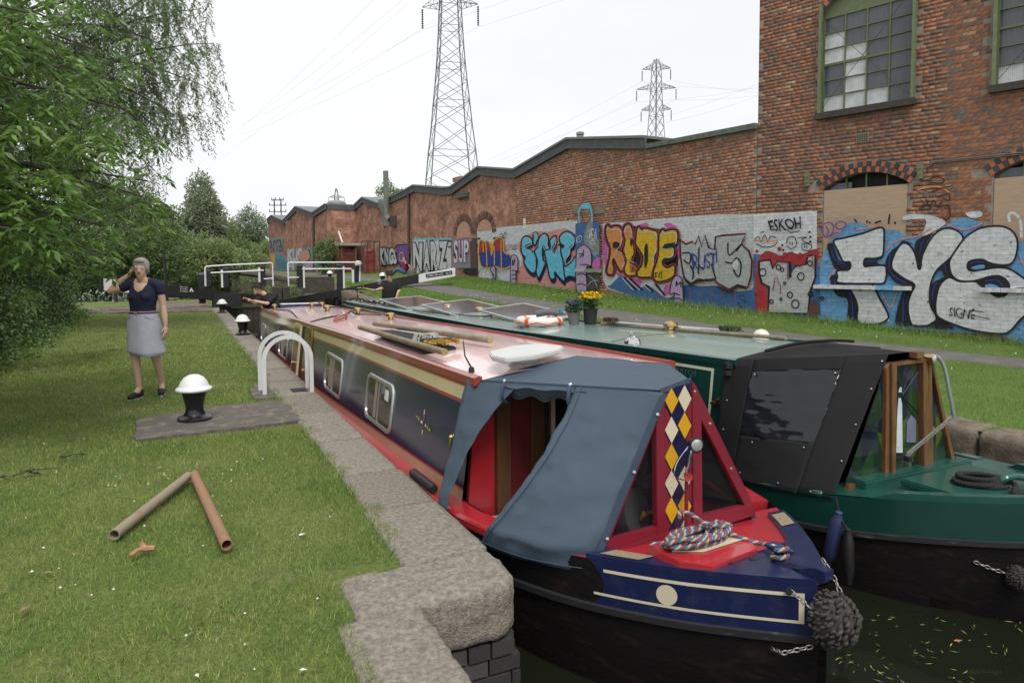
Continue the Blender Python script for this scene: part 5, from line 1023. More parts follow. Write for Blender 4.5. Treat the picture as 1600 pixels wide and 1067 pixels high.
    def window(s, y0, y1, z0, z1, sg=-1, sticker=False, m=None):
        def pt(u, v, off): Y = lerp(y0, y1, u); return s.cab(Y, lerp(z0, z1, v), off, sg)
        def rr(inset, off, n=5):
            r = .10; a = inset/(y1-y0); c = inset/(z1-z0); out = []
            for cu, cv, t0 in ((1-a-r, 1-c-r*1.9, 0), (a+r, 1-c-r*1.9, 90), (a+r, c+r*1.9, 180), (1-a-r, c+r*1.9, 270)):
                for i in range(n): t = R(t0+90*i/(n-1)); out.append(pt(cu+r*math.cos(t), cv+r*1.9*math.sin(t), off))
            return out
        b = MB(); o0, o1, i1, i0 = rr(0, .001), rr(0.006, .016), rr(.036, .014), rr(.036, .001); n_ = len(o0)
        b.loft([o0, o1, i1, i0], False); w = b.build('window', M_alu, s.root, angle=50)
        g_ = MB(); g_.poly(rr(.034, .004)); g_.build('pane', M_pane, w, smooth=False)
        d = MB(); d.bar(pt(.5, .05, .010), pt(.5, .95, .010), .016, .012); d.build('divider', M_alu, w, smooth=False)
        cm = mat('pale_curtain', (.30,.24,.18), .9, var=.2)
        for k in (.60, .66, .72) if not sticker else (.6, .65): c = MB(); c.bar(pt(k, .12, .006), pt(k, .9, .006), .02, .005); c.build('curtain_edge', cm, w, smooth=False)
        if sticker: c = MB(); c.add([pt(.16,.62,.007), pt(.30,.62,.007), pt(.30,.84,.007), pt(.16,.84,.007)], [(0,1,2,3)]); c.build('notice', mat('paper_notice', (.6,.62,.64), .7), w, smooth=False)
        return w
def vent(root, p, r=.075):
    b = MB(); b.lathe([(r*.75,-.02),(r*.75,.012),(r*.55,.02),(r*.5,.05),(r,.055),(r*1.02,.07),(r*.9,.095),(r*.5,.112),(.004,.118)], p, 16); return b.build('mushroom_vent', M_brass, root, angle=40)
def strands(path, r, cols, name, parent=None, pitch=.055, n=5, step=.006):
    """rope laid from three twisted strands along a polyline"""
    P_ = [Vector(p) for p in path]; D = [0]
    for a, b in zip(P_[:-1], P_[1:]): D.append(D[-1]+(b-a).length)
    N = max(8, int(D[-1]/step)); A = np.array([tuple(p) for p in P_]); S = np.linspace(0, D[-1], N); Q = np.stack([np.interp(S, D, A[:, k]) for k in range(3)], 1)
    T = np.gradient(Q, axis=0); T /= np.linalg.norm(T, axis=1)[:, None]+1e-9; up = np.array([.3,.2,.93]); U = np.cross(T, up); U /= np.linalg.norm(U, axis=1)[:, None]+1e-9; V = np.cross(U, T)
    b = MB()
    for k in range(len(cols)):
        ph = 2*math.pi*S/pitch+2*math.pi*k/len(cols); C = Q+(U*np.cos(ph)[:, None]+V*np.sin(ph)[:, None])*r*.52
        b.tube([tuple(c) for c in C], r*.56, n, mi=k)
    return b.build(name, cols, parent, angle=180)
def chain(root, pts, L=.034, r=.0032, m=None, name='chain'):
    P_ = [Vector(p) for p in pts]; D = [0]
    for a, b_ in zip(P_[:-1], P_[1:]): D.append(D[-1]+(b_-a).length)
    N = int(D[-1]/(L*.78)); A = np.array([tuple(p) for p in P_]); b = MB()
    for i in range(N):
        s_ = (i+.5)*D[-1]/N; c = Vector([np.interp(s_, D, A[:, k]) for k in range(3)]); e = Vector([np.interp(min(D[-1], s_+.01), D, A[:, k]) for k in range(3)])-c
        if e.length < 1e-6: e = Vector((0,0,-1))
        d = e.normalized(); u, v = basis(d); w = u if i % 2 else v
        b.tube([c+d*L*.5*math.cos(t)+w*L*.27*math.sin(t) for t in [2*math.pi*j/10 for j in range(10)]], r, 5, closed=True)
    o = b.build(name, m or M_steelchain, root, angle=180); o['kind'] = 'stuff'; return o
M_steelchain = mat('chain_steel', (.35,.33,.31), .4, .8, var=.4, scale=30, col2=(.18,.09,.05), c2pos=(.55,.7))
M_ropeblk = mat('black_rope', (.012,.012,.013), .85); M_ropew = mat('rope_white', (.36,.33,.28), .9, var=.15); M_ropeb = mat('rope_blue', (.025,.13,.21), .9, var=.15); M_roper = mat('rope_red', (.27,.05,.045), .9, var=.15)
M_fendrope = mat('fender_rope', (.05,.045,.04), .95, var=.35, scale=25, col2=(.11,.098,.085), c2pos=(.5,.8), bump=.6, bscale=220)
def rope_fender(root, c, rx, rz, parent_name='bow_fender'):
    b = MB(); b.ell(c, rx*.9, rx*.9, rz*.9, 16, 11); core = b.build(parent_name, M_fendrope, root); b = MB(); c = Vector(c)
    for i in range(13):
        t = -math.pi/2+math.pi*(i+.5)/13; n_ = max(5, int(22*math.cos(t)))
        for j in range(n_):
            f = 2*math.pi*(j+.5*(i % 2))/n_; d = Vector((math.cos(t)*math.cos(f), math.cos(t)*math.sin(f), math.sin(t))); p = c+Vector((d.x*rx*.93, d.y*rx*.93, d.z*rz*.93)); e = Vector((-math.sin(f), math.cos(f), .8)).normalized(); s_ = rx*.15*random.uniform(.75,1.3); p = p+Vector((random.gauss(0,.05),random.gauss(0,.05),random.gauss(0,.05)))*rx; e = (e+Vector((random.gauss(0,.3),random.gauss(0,.3),random.gauss(0,.3)))).normalized()
            b.tube([p-e*s_, p-e*s_*.5+d*s_*.45, p+e*s_*.2+d*s_*.5, p+e*s_], [s_*.35, s_*.5, s_*.5, s_*.35], 5)
    o = b.build('knotted_cords', M_fendrope, core, angle=180); o['kind'] = 'stuff'; return core
def bili(F0, F1, L0, L1, t, h, bulge=0.0, n=None): 
    p = Vector(F0).lerp(Vector(F1), t).lerp(Vector(L0).lerp(Vector(L1), t), h)
    return p+(n*bulge*math.sin(math.pi*t)*math.sin(math.pi*h) if n else Vector())
def wrinkle(p, amp, k=1.0, seed=0): 
    return Vector((1,-.3,.5))*amp*(mnoise.noise(Vector((p.x*3, p.y*5*k, p.z*11))+Vector((seed,0,0)))+.5*mnoise.noise(Vector((p.x*9, p.y*14, p.z*23))+Vector((0,seed,0))))

# ================= red and navy boat
RB = thing('narrowboat', (2.56,10,WZ), 'navy and red narrowboat with a blue canvas bow cover', 'narrowboat', 'narrowboats side by side in the lock')
rb = Boat(RB, 2.56, 2.08, 2.2, 1.04, 18.4, ([2.08,2.5,3,4.4,6.8,9.6,17,18.4], [.115,.07,.03,-.035,-.12,-.21,-.28,-.25]), ([4,8,10.4,17.5,18.4], [.78,.727,.67,.53,.54]), .92, .82, 4.15, 18.1)
rb.hull(); rb.gunwale(M_red, 3.18, 18.2)
zred = lambda Y: rb.zg(Y)+.09
rb.strip('lower_tan_band', M_tan, lambda Y: rb.zg(Y)+.012, lambda Y: zred(Y), 4.15, 18.1, .0)
rb.strip('red_line', M_red, lambda Y: zred(Y), lambda Y: zred(Y)+.014, 4.15, 18.1, .002)
rb.strip('cabin_side', M_navy, lambda Y: zred(Y)+.014, lambda Y: rb.zroof(Y)-.165, 4.15, 18.1, .0)
rb.strip('lower_red_band', M_bandred, lambda Y: rb.zroof(Y)-.165, lambda Y: rb.zroof(Y)-.14, 4.15, 18.1, .001)
rb.strip('cream_band', M_cream, lambda Y: rb.zroof(Y)-.14, lambda Y: rb.zroof(Y)-.045, 4.15, 18.1, .0)
rb.strip('upper_red_band', M_bandred, lambda Y: rb.zroof(Y)-.045, lambda Y: rb.zroof(Y)+.012, 4.15, 18.1, .002)
rb.strip('cabin_side', M_navy, lambda Y: rb.zg(Y), lambda Y: rb.zroof(Y)+.01, 4.15, 18.1, 0, 1)
rb.roof(M_roofred, 4.12, 16.6, M_bandred)
for Y in (13.9, 15.4):     # painted panel edges near the stern
    for dy in (0,): b = MB(); b.sheet([[rb.cab(Y, z, .003), rb.cab(Y+.05, z, .003)] for z in (zred(Y)+.08, rb.zroof(Y)-.2)]); b.build('coach_line', M_cream, RB, smooth=False)
rb.window(5.9, 6.85, .035, .485, sticker=True); rb.window(8.03, 9.05, -.02, .455); rb.window(12.5, 13.6, -.11, .33); rb.window(16.0, 16.7, -.14, .26)
b = MB(); b.sheet([[rb.cab(Y, z, .004) for Y in (10.73, 11.1)] for z in (-.19, .62)]); b.build('hatch_shade_sheet', M_dark, RB, smooth=False)  # flat dark sheet stands in for the shade inside the open hatch
for y0, y1 in ((10.12,10.68), (11.14,11.75)):
    b = MB(); z0, z1 = rb.zg(y0)+.03, rb.zroof(y0)-.03
    b.loft([[rb.cab(Y, z, o) for Y, o in ((y0,.006),(y1,.006),(y1,.036),(y0,.036))] for z in (z0, z1)]); d = b.build('hatch_door', M_brass if y0 < 11 else M_cream, RB, smooth=False)
    for za, zb in ((.06,.36), (.42,.72)): b = MB(); b.sheet([[rb.cab(Y, lerp(z0,z1,k), .039) for Y in (y0+.08, y1-.08)] for k in (za+.02, zb+.2)]); b.build('door_panel', M_wood, d, smooth=False)
    b = MB(); b.lathe([(.02,0),(.02,.04),(0,.05)], rb.cab((y0+y1)/2, lerp(z0,z1,.25), .04), 8, axis=(-1,0,0)); b.build('door_knob', M_brass, d)
# painted flower emblem, cabin hook
EM = [(0,.085,'cream'),(0,.06,'red'),(0,.03,'red'),(0,-.03,'red'),(0,-.07,'cream'),(-.05,.0,'yellow'),(-.1,.012,'yellow'),(-.14,.02,'yellow'),(.05,-.008,'white'),(.09,-.015,'yellow'),(.13,-.02,'yellow'),(-.03,.0,'white'),(-.075,.03,'green'),(.11,.01,'green'),(.16,-.02,'green'),(-.17,.02,'green'),(.02,.05,'green'),(-.02,-.06,'green'),(0,.105,'cream'),(0,-.09,'yellow')]
ec = dict(cream=M_cream2, red=M_red, yellow=M_yel, white=mat('emblem_white', (.7,.7,.7), .5), green=mat('emblem_green', (.04,.16,.05), .5)); b = MB(); keys = list(ec)
for dy, dz, c in EM:
    P_ = [rb.cab(5.06-dy*1.15+.015*math.cos(t), .325+dz*.9+.012*math.sin(t), .003) for t in [2*math.pi*i/8 for i in range(8)]]; b = MB(); b.poly(P_); b.build('emblem_petal', ec[c], RB, smooth=False)
p = rb.cab(4.42, .36, .0); b = MB(); b.lathe([(.028,0),(.028,.01),(.018,.014),(.012,.03),(0,.032)], p, 12, axis=(-1,0,0)); b.tube([p+Vector((-.02,0,-.01)), p+Vector((-.03,0,-.06)), p+Vector((-.012,0,-.09))], .012, 7); b.build('brass_hook', M_brass, RB)
p = Vector((1.83,4.42,rb.zroof(4.42)+.03)); b = MB(); b.lathe([(.022,0),(.02,.03),(.008,.04)], p, 10); b.tube([p+Vector((0,0,.03)), p+Vector((-.0,.12,.10)), p+Vector((.02,.2,.2))], [.008,.006,.004], 6); b.build('aerial_stub', M_blk2, RB)
for x, y in ((2.58,15.3),(2.53,13.3),(2.81,12.0),(2.75,9.7),(3.0,17.0),(1.92,16.3)): vent(RB, (x, min(y,16.4), rb.zroof(y)+.012+.07*(1-((x-2.56)/.82)**2)), .07)
def rz(x, y): return rb.zroof(y)+.014+.07*(1-((x-2.56)/.82)**2)
b = MB(); b.tube(spline([(1.86,16.0,rz(1.86,16)), (2.0,14.5,rz(2,14.5)+.02), (1.82,12.2,rz(1.82,12.2)), (1.80,11.2,rz(1.8,11.2))], 8), .012, 6); tag(b.build('black_cable', M_blk2), 'black cable trailing along the red roof near the stern', 'cable')
b = MB(); b.tube(spline([(1.80,10.9,rz(1.8,10.9)), (2.1,11.2,rz(2.1,11.2)+.01), (2.5,11.6,rz(2.5,11.6)+.012), (2.62,11.65,rz(2.6,11.6)+.06), (2.72,11.7,rz(2.7,11.7)+.012), (3.2,11.9,rz(3.2,11.9))], 8), .014, 6); tag(b.build('mooring_line', M_blk2), 'dark line lying across the red roof by the side hatch', 'rope')
b = MB(); b.bar((2.02,10.1,rz(2,10)+.03), (2.30,10.6,rz(2.3,10.6)+.03), .03, .03); b.bar((2.05,10.2,rz(2,10)+.06), (2.33,10.66,rz(2.3,10.6)+.08), .02, .02); b.bar((2.30,10.6,rz(2.3,10.6)), (2.33,10.66,rz(2.3,10.6)+.1), .03, .03); tag(b.build('windlass_rack', M_red, smooth=False), 'small red metal bracket on the roof beyond the poles', 'bracket')
# stern
b = MB(); b.box(1.75,3.38,16.58,16.68,-.3,rb.zroof(16.6)+.05); b.build('stern_bulkhead', M_navy, RB, smooth=False)
b = MB(); b.box(2.05,2.95,16.3,16.75,rb.zroof(16.5)+.06,rb.zroof(16.5)+.14); sh = b.build('sliding_hatch', M_navy, RB, smooth=False, bevel=.015); b = MB(); b.box(2.08,2.92,16.32,16.70,rb.zroof(16.5)+.142,rb.zroof(16.5)+.15); b.build('hatch_top', mat('hatch_white', (.6,.62,.65), .4), sh, smooth=False)
b = MB(); b.poly([Vector((2.56+s_*rb.hw(Y)*.97, Y, -.3)) for s_, ys_ in ((-1,(16.6,17.2,17.8,18.3)),(1,(18.3,17.8,17.2,16.6))) for Y in ys_]); b.build('stern_deck', M_dark, RB, smooth=False)
for sg in (-1, 1): rail(RB, 'stern_rail', [rb.cab(Y, rb.zroof(Y)+.03, -.01, sg) for Y in (16.6,17.0,17.4,17.8,18.1)], .022, M_bandred)
b = MB(); b.sheet([[Vector((2.56+k*rb.cab(18.1,.2).x*0+k*.56, 18.1+.16*(1-k*k), z)) for k in (-1,-.5,0,.5,1)] for z in (-.28,.3,.56)]); b.build('stern_panel', M_cream, RB)
# bow: navy panel, lines, disc
def side_patch(name, m, ya, yb_, qa, qb, off, n=22, parent=None):
    b = MB(); rows = []
    for j in range(7):
        q = j/6; y1 = yb_ if not callable(yb_) else yb_(lerp(qa,qb,q)); rows.append([rb.side(lerp(ya, y1, i/n), lerp(qa,qb,q), off) for i in range(n+1)])
    b.sheet(rows); return b.build(name, m, parent or RB, angle=180)
yend = lambda q: 2.93-.07*math.sin(q*math.pi)
NP = side_patch('bow_panel', M_bowblue, 2.082, yend, .0, .93, .003)
side_patch('cream_line', M_cream2, 2.13, 2.86, .15, .215, .005, parent=NP); side_patch('cream_line', M_cream2, 2.13, 2.91, .66, .715, .005, parent=NP); side_patch('cream_line', M_cream2, 2.118, 2.135, .15, .715, .0055, n=3, parent=NP)
b = MB(); P_ = []
for i in range(28): t = 2*math.pi*i/28; P_.append(rb.side(2.585+.042*math.cos(t), .46+.205*math.sin(t), .006))
b.poly(P_); b.build('cream_disc', M_cream2, NP, smooth=False)
for i in range(5): b = MB(); P_ = [rb.side(2.72-.028*i+.004*math.cos(t), .80+.01*i+.02*math.sin(t), .006) for t in [2*math.pi*k/8 for k in range(8)]]; b.poly(P_); b.build('drain_hole', M_dark, NP, smooth=False)
# fore deck
def dk(Y, k, dz=0.0): return Vector((2.56+k*rb.hw(Y), Y, rb.zg(Y)+dz))
b = MB(); b.sheet([[dk(Y, k, .004) for k in (-1,-.5,0,.5,1)] for Y in [lerp(2.085, 3.06, i/16) for i in range(17)]]); b.build('fore_deck', M_red, RB, angle=180)
def blue_band(sg):
    b = MB(); rings = []
    for i in range(22):
        Y = lerp(2.088, 2.95, i/21); w = lerp(.04, .15, sstep((Y-2.1)/.25)) if Y < 2.5 else lerp(.15,.13,(Y-2.5)/.45); o_ = rb.hw(Y); wi = max(.005, o_-min(w, o_-.005)) if Y > 2.52 else 0.0
        z = rb.zg(Y); x0, x1 = 2.56+sg*o_, 2.56+sg*wi
        rings.append([Vector((x0,Y,z)), Vector((x0,Y,z+.028)), Vector((x1,Y,z+.030)), Vector((x1,Y,z))])
    b.loft(rings); return b.build('bow_border', M_bowblue, RB, angle=40)
bl, br_ = blue_band(-1), blue_band(1)
M_grip = mat('deck_grip', (.27,.21,.13), .95, var=.2, scale=60, bump=.8, bscale=160)
for sg, par in ((-1, bl), (1, br_)):
    b = MB(); b.sheet([[Vector((2.56+sg*(rb.hw(Y)-w), Y, rb.zg(Y)+.033)) for w in (.025,.125)] for Y in [lerp(2.72,2.9,i/5) for i in range(6)]]); b.build('grip_pad', M_grip, par, smooth=False)
b = MB(); b.loft([[Vector((2.56+sx*w, Y, z)) for sx, z in ((-1,rb.zg(Y)+.03),(1,rb.zg(Y)+.03),(1,h_),(-1,h_))] for Y, w, h_ in ((2.05,.03,.19),(2.10,.035,.19),(2.2,.03,.145),(2.3,.015,.115))]); b.build('stem_head', M_bowblue, RB, angle=50, bevel=.006)
LID = [at_z(x, y, .125) for x, y in ((1014,853),(1060,876),(1112,884),(1183,857),(1172,840),(1120,824))]; b = MB(); b.prism([p-Vector((0,0,.07)) for p in LID], (0,0,.07)); ld = b.build('locker_lid', M_red, RB, smooth=False, bevel=.004)
LT = [at_z(x, y, .128) for x, y in ((1050,862),(1100,862),(1163,842),(1128,826),(1060,845))]; b = MB(); b.prism(LT, (0,0,.004)); b.build('lid_panel', M_cream2, ld, smooth=False)
for (x0,y0_),(x1,y1_) in (((1128,875),(1158,884)), ((1170,872),(1215,880))): b = MB(); a, c = at_z(x0,y0_,.11), at_z(x1,y1_,.10); b.bar(a, c, .022, .006); b.build('strap_hinge', M_blk2, ld, smooth=False)
# dolly stud with rope
st = at_z(1218,874,.12); b = MB(); b.tube([st-Vector((0,0,.03)), st+Vector((0,0,.045))], .024, 12); ax = (CR*.9+Vector((0,0,-.28))).normalized(); u, v = basis(ax); rings = []
for i in range(9): k = -1+2*i/8; rr_ = .028*math.sqrt(max(.03, 1-k*k)); rings.append([st+Vector((0,0,.055))+ax*k*.075+(u*math.cos(t)+v*math.sin(t))*rr_ for t in [2*math.pi*j/12 for j in range(12)]])
b.loft(rings); b.build('mooring_dolly', M_navy, RB)
rope_fender(RB, (2.525,1.995,.0), .101, .120)
chain(RB, [rb.side(2.16,.10,.01), (2.44,2.06,.055), (2.47,2.03,.02)], name='fender_chain'); chain(RB, [(2.62,2.14,.2), (2.60,2.06,.15), (2.57,2.0,.11)], name='fender_chain'); chain(RB, [rb.side(2.22,1.25,.0), (2.36,2.12,-.17), (2.46,2.05,-.13)], name='fender_chain')
b = MB(); P_ = rb.side(2.165,.12,.008); b.lathe([(.016,0),(.016,.012),(.006,.012)], P_, 10, axis=(-.7,-.7,0)); b.build('fairlead', M_strake, RB)
# cratch board
YC = 3.0
def cr(x, y, dy=0.0): return at_y(x, y, YC)+Vector((0,dy,0))
def cprism(name, m, pts, th, par=None, dy=0.0, bev=.003): b = MB(); b.prism([cr(x, y, dy) for x, y in pts], (0,-th,0)); return b.build(name, m, par or RB, smooth=False, bevel=bev)
CBD = cprism('cratch_board', M_darkred, [(921,882),(930,862),(1166,783),(1172,800)], .05)
cprism('cratch_frame', M_darkred, [(1017,640),(1031,612),(1033,834),(1019,838)], .045, CBD); cprism('cratch_frame', M_darkred, [(1073,600),(1088,634),(1090,818),(1075,822)], .045, CBD)
cprism('cratch_frame', M_darkred, [(928,865),(1024,624),(1034,604),(1019,660),(943,850)], .04, CBD); cprism('cratch_frame', M_darkred, [(1072,592),(1080,600),(1170,786),(1158,790),(1086,650)], .04, CBD)
cprism('cratch_frame', M_darkred, [(935,863),(944,840),(1020,819),(1019,838)], .042, CBD); cprism('cratch_frame', M_darkred, [(1087,819),(1086,803),(1157,786),(1163,797)], .042, CBD)
cprism('window_pane', M_clear, [(1017,652),(1020,822),(944,843)], .006, CBD, .0, 0); cprism('window_pane', M_clear, [(1086,650),(1088,806),(1157,789)], .006, CBD, .0, 0)
cprism('centre_panel', M_navy, [(1031,612),(1052,601),(1073,596),(1075,822),(1054,829),(1033,834)], .03, CBD, -.004)
dia = []
yy0 = 605
for k in range(6):
    yc_ = 622+k*41.5; lc, rc_ = (('yel','cream','yel','cream','yel','x')[k], ('cream','yel','x','cream','yel','cream')[k])
    if lc != 'x' : dia.append((1042.5, yc_+(8 if k else 4)-2, lc))
    if rc_ != 'x': dia.append((1063, yc_-1, rc_))
for x, y, c_ in dia:
    hh = 20.5; pts = [(x,max(605 if x < 1050 else 600, y-hh)),(x+10.3,y),(x,min(y+hh,832)),(x-10.3,y)]; cprism('diamond', M_yel if c_ == 'yel' else M_cream2, pts, .004, CBD, -.035, 0)
for k in range(5):
    y = 651+k*41.5; cprism('red_triangle', M_darkred, [(1032.5,y-17),(1041,y),(1032.5,y+17)], .0035, CBD, -.035, 0); cprism('red_triangle', M_darkred, [(1073.5,y-26),(1064.5,y-9),(1073.5,y+8)], .0035, CBD, -.035, 0)
p0 = cr(1055.5,842,-.09); p1 = cr(1056,738,-.09); b = MB(); b.tube([p0,p1], .011, 12); b.build('lamp_post', M_darkred, RB)
lc = cr(1061,686,-.14); b = MB(); b.lathe([(.012,.05),(.034,.03),(.041,.0),(.042,-.008),(.036,-.011)], lc, 24, axis=(.18,1,0)); hl = b.build('headlamp', M_blk2, RB, angle=40); b = MB(); b.lathe([(.037,-.006),(.03,-.016),(.001,-.021)], lc, 24, axis=(.18,1,0)); b.build('lamp_lens', mat('lamp_lens_glass', (.55,.58,.6), .08, .6, var=.35, scale=45), hl)
b = MB(); b.tube([p1, p1+Vector((-.01,-.01,.03)), lc+Vector((0,.03,-.03))], .008, 8); b.tube(spline([lc+Vector((-.01,.05,-.02)), cr(1040,715,-.1), cr(1036,735,-.1), cr(1050,742,-.1)], 6), .0035, 5); b.build('lamp_bracket', M_chrome, RB)
hn = cr(1052,735,-.12); b = MB(); b.lathe([(.006,.04),(.012,.02),(.024,-.01),(.025,-.014),(.02,-.012)], hn, 18, axis=(.3,1,0)); b.build('horn', mat('horn_red', (.3,.04,.03), .3), RB)
# canvas cover
F0, F1 = Vector((1.735,4.2,.79)), cr(1028,609,-.03); L0, L1 = Vector((1.535,4.13,-.03)), cr(915,886,-.03)
cvn = Vector((-.75,-.55,.2)).normalized(); C0, C1 = Vector((2.56,4.2,.90)), cr(1052,598,-.02); G0, G1 = Vector((3.385,4.2,.79)), cr(1073,592,-.02); K0, K1 = Vector((3.58,4.13,-.03)), cr(1174,806,-.03)
CV = thing('canvas_cover', (2.4,3.6,.0), 'slate blue canvas cover over the bow of the navy boat, side flap open', 'canvas cover')
def sheet_uv(name, m, fn, nu, nv, par, amp=.01, seed=0):
    b = MB(); rows = []
    for i in range(nu+1):
        r_ = []
        for j in range(nv+1): p = fn(i/nu, j/nv); r_.append(p+wrinkle(p, amp*min(1, 6*min(j/nv, 1-j/nv+.05)), 1, seed))
        rows.append(r_)
    b.sheet(rows); o = b.build(name, m, par, angle=180)
    sm = o.modifiers.new('thickness', 'SOLIDIFY'); sm.thickness = .004; return o
def topf(a, c):
    if c < .5: p = bili(F0, F1, C0, C1, a, c*2)
    else: p = bili(C0, C1, G0, G1, a, (c-.5)*2)
    return p-Vector((0,0,.035*math.sin(math.pi*a)*math.sin(math.pi*min(1,c*1.0))))
sheet_uv('top_panel', M_canvas, topf, 28, 24, CV, .010, 1)
inner = lambda h: interp(h, [0,.06,.2,.4,.6,.8,1], [.60,.61,.63,.63,.60,.54,.44])
def Lc(t):
    Y = lerp(4.14, 2.985, t); p = Vector((rb.xc-rb.hw(Y)-.04, Y, rb.zg(Y)-lerp(.02,.085,sstep(t*2)))); return p.lerp(cr(913,889,-.05), sstep((t-.72)/.28))
def flapP(t, h, bu):
    lo = Lc(t); Y_ = lo.y; hi = Vector((lo.x, lo.y, max(lo.z+.03, rb.zg(Y_)+.035))); p = F0.lerp(F1, t).lerp(hi, h/.86) if h < .86 else hi.lerp(lo, (h-.86)/.14)
    p = p.lerp(cr(1026,611,-.055).lerp(cr(915,888,-.055), h), sstep((t-.78)/.22))
    return p+cvn*bu*math.sin(math.pi*min(1,max(0,t)))*math.sin(math.pi*h)
sheet_uv('side_flap', M_canvas, lambda a, h: flapP(lerp(inner(h),1.0,a),h,.05)+cvn*(.010*math.sin(h*19+a*7)*a*h+.006*math.sin(a*23+h*4)*h), 30, 44, CV, .020, 3)
rear = lambda h: interp(h, [0,.05,.15,.3,.5,.8,1], [.30,.28,.24,.185,.13,.09,.08])
sheet_uv('rear_flap', M_canvas, lambda a, h: flapP(lerp(-.03,rear(h),a),h,.05), 12, 30, CV, .014, 6)
def hem(a, h):
    t = lerp(.20, .66, a); b_ = bili(F0,F1,L0,L1,t,0); sag = .095+.03*math.sin(a*math.pi*3)**2; an = h*math.pi*1.75; return b_+Vector((-.62,-.5,0))*(.035*math.sin(an))+Vector((0,0,-sag*h-.012*math.sin(an*2)))
sheet_uv('rolled_hem', M_canvas, hem, 34, 12, CV, .016, 8)
sheet_uv('far_side', M_canvas, lambda a, h: bili(G0,G1,K0,K1,a,h), 14, 14, CV, .008, 9)
for fa, fb in (((1026,606),(912,886)),): 
    b = MB(); A_, B_ = cr(1032,611,-.062), cr(921,884,-.062); w = Vector((-.05,.004,-.01)); b.sheet([[A_.lerp(B_, i/14), A_.lerp(B_, i/14)+w*.5, A_.lerp(B_, i/14)+w] for i in range(15)]); b.build('edge_trim', M_canvas_d, CV)
    for k in (.12,.45,.82,.97): b = MB(); b.lathe([(.010,0),(.009,.006),(0,.008)], A_.lerp(B_, k)+w*.3+Vector((0,-.004,0)), 10, axis=(-.4,-1,.2)); b.build('press_stud', M_stud, CV)
b = MB(); A_, B_ = cr(1073,590,-.032), cr(1176,806,-.034); w = Vector((-.035,-.002,-.012)); b.sheet([[A_.lerp(B_, i/14), A_.lerp(B_, i/14)+w*.5, A_.lerp(B_, i/14)+w] for i in range(15)]); b.build('edge_trim', M_canvas_d, CV)
for k in (.08,.3,.62,.92): b = MB(); b.lathe([(.010,0),(.009,.006),(0,.008)], A_.lerp(B_, k)+w*.5+Vector((0,-.004,0)), 10, axis=(0,-1,0)); b.build('press_stud', M_stud, CV)
b = MB(); A_, B_ = cr(1026,606,-.03), cr(1074,588,-.03); b.sheet([[A_.lerp(B_, i/6), A_.lerp(B_, i/6)+Vector((.0,-.004,-.03))] for i in range(7)]); b.build('edge_trim', M_canvas_d, CV)
for t in (.22,.58):
    p = bili(F0,F1,L0,L1,t,0)+Vector((-.02,-.02,.01)); b = MB(); b.tube(spline([p, p+Vector((-.03,-.03,-.03)), p+Vector((-.035,-.03,-.10)), p+Vector((.01,0,-.14))], 4), .012, 6); b.build('roll_strap', M_canvas_d, CV); b = MB(); b.lathe([(.011,0),(.009,.008),(0,.01)], p+Vector((-.01,-.012,.004)), 10, axis=(-.6,-.6,.5)); b.build('press_stud', M_stud, CV)
b = MB(); b.tube([F0.lerp(F1, i/20)+Vector((-.006,-.006,.004)) for i in range(21)], .0035, 5); b.build('seam', M_canvas_d, CV)
b = MB(); b.tube([flapP(inner(h)+.035, h, .05)+cvn*.010 for h in [i/24 for i in range(25)]], .003, 5); b.build('seam', M_canvas_d, CV)
b = MB(); b.tube([flapP(lerp(inner(1),1,i/16), .975, .05)+cvn*.012 for i in range(17)], .003, 5); b.build('seam', M_canvas_d, CV)
# well deck behind the cover
b = MB(); b.prism([(1.655,4.19,-.5),(3.465,4.19,-.5),(3.37,4.19,.775),(2.97,4.19,.82),(2.15,4.19,.82),(1.75,4.19,.775)], (0,-.04,0)); bh = b.build('front_bulkhead', M_red, RB, smooth=False)
for x0, x1 in ((1.88,1.98),(2.14,2.24)): b = MB(); b.box(x0,x1,4.10,4.148,-.45,.74); b.build('door_frame', M_darkwood, bh, smooth=False)
b = MB(); b.box(1.985,2.135,4.12,4.148,-.45,.72); b.build('door_panel', mat('dark_red_panel', (.12,.015,.018), .4), bh, smooth=False)
b = MB(); b.box(2.245,3.3,4.10,4.147,-.45,.74); b.build('doorway_shade_slab', M_dark, bh, smooth=False)  # dark slab paints in the shade of the doorway
b = MB(); b.sheet([[Vector((2.25+.012*math.sin(i*2.1), 4.05+.02*math.sin(i*1.7), lerp(.7,-.42,j/10))) for i in range(6)] for j in range(11)]); 
for v_i, v_ in enumerate(b.v): v_.x += .012*(v_i % 6)
tag(b.build('curtain', mat('beige_curtain', (.34,.26,.2), .9)), 'narrow beige curtain hanging in the bow doorway of the navy boat', 'curtain')
b = MB(); b.sheet([[Vector((2.56+k*(rb.hw(Y)-.1), Y, -.42)) for k in (-1,0,1)] for Y in (3.0,3.3,3.6,3.9,4.16)]); b.build('well_deck', mat('well_floor', (.05,.05,.05), .8), RB, smooth=False)
b = MB(); b.sheet([[Vector((2.56-rb.hw(Y)+.135, Y, z)) for Y in (3.0,3.2,3.4,3.7,4.16)] for z in (-.42,.0)]); b.build('well_side', M_darkred, RB, smooth=False)
b = MB(); b.box(1.78,2.3,3.72,4.06,-.42,-.14); b.box(1.76,2.32,3.70,4.08,-.14,-.11); tag(b.build('step_box', mat('grey_step', (.24,.25,.26), .7), smooth=False, bevel=.01), 'grey step box inside the bow entrance of the navy boat', 'step')
CHR = thing('folding_chair', (2.62,3.75,-.42), 'dark blue folded camping chair just inside the bow cover', 'chair'); b = MB()
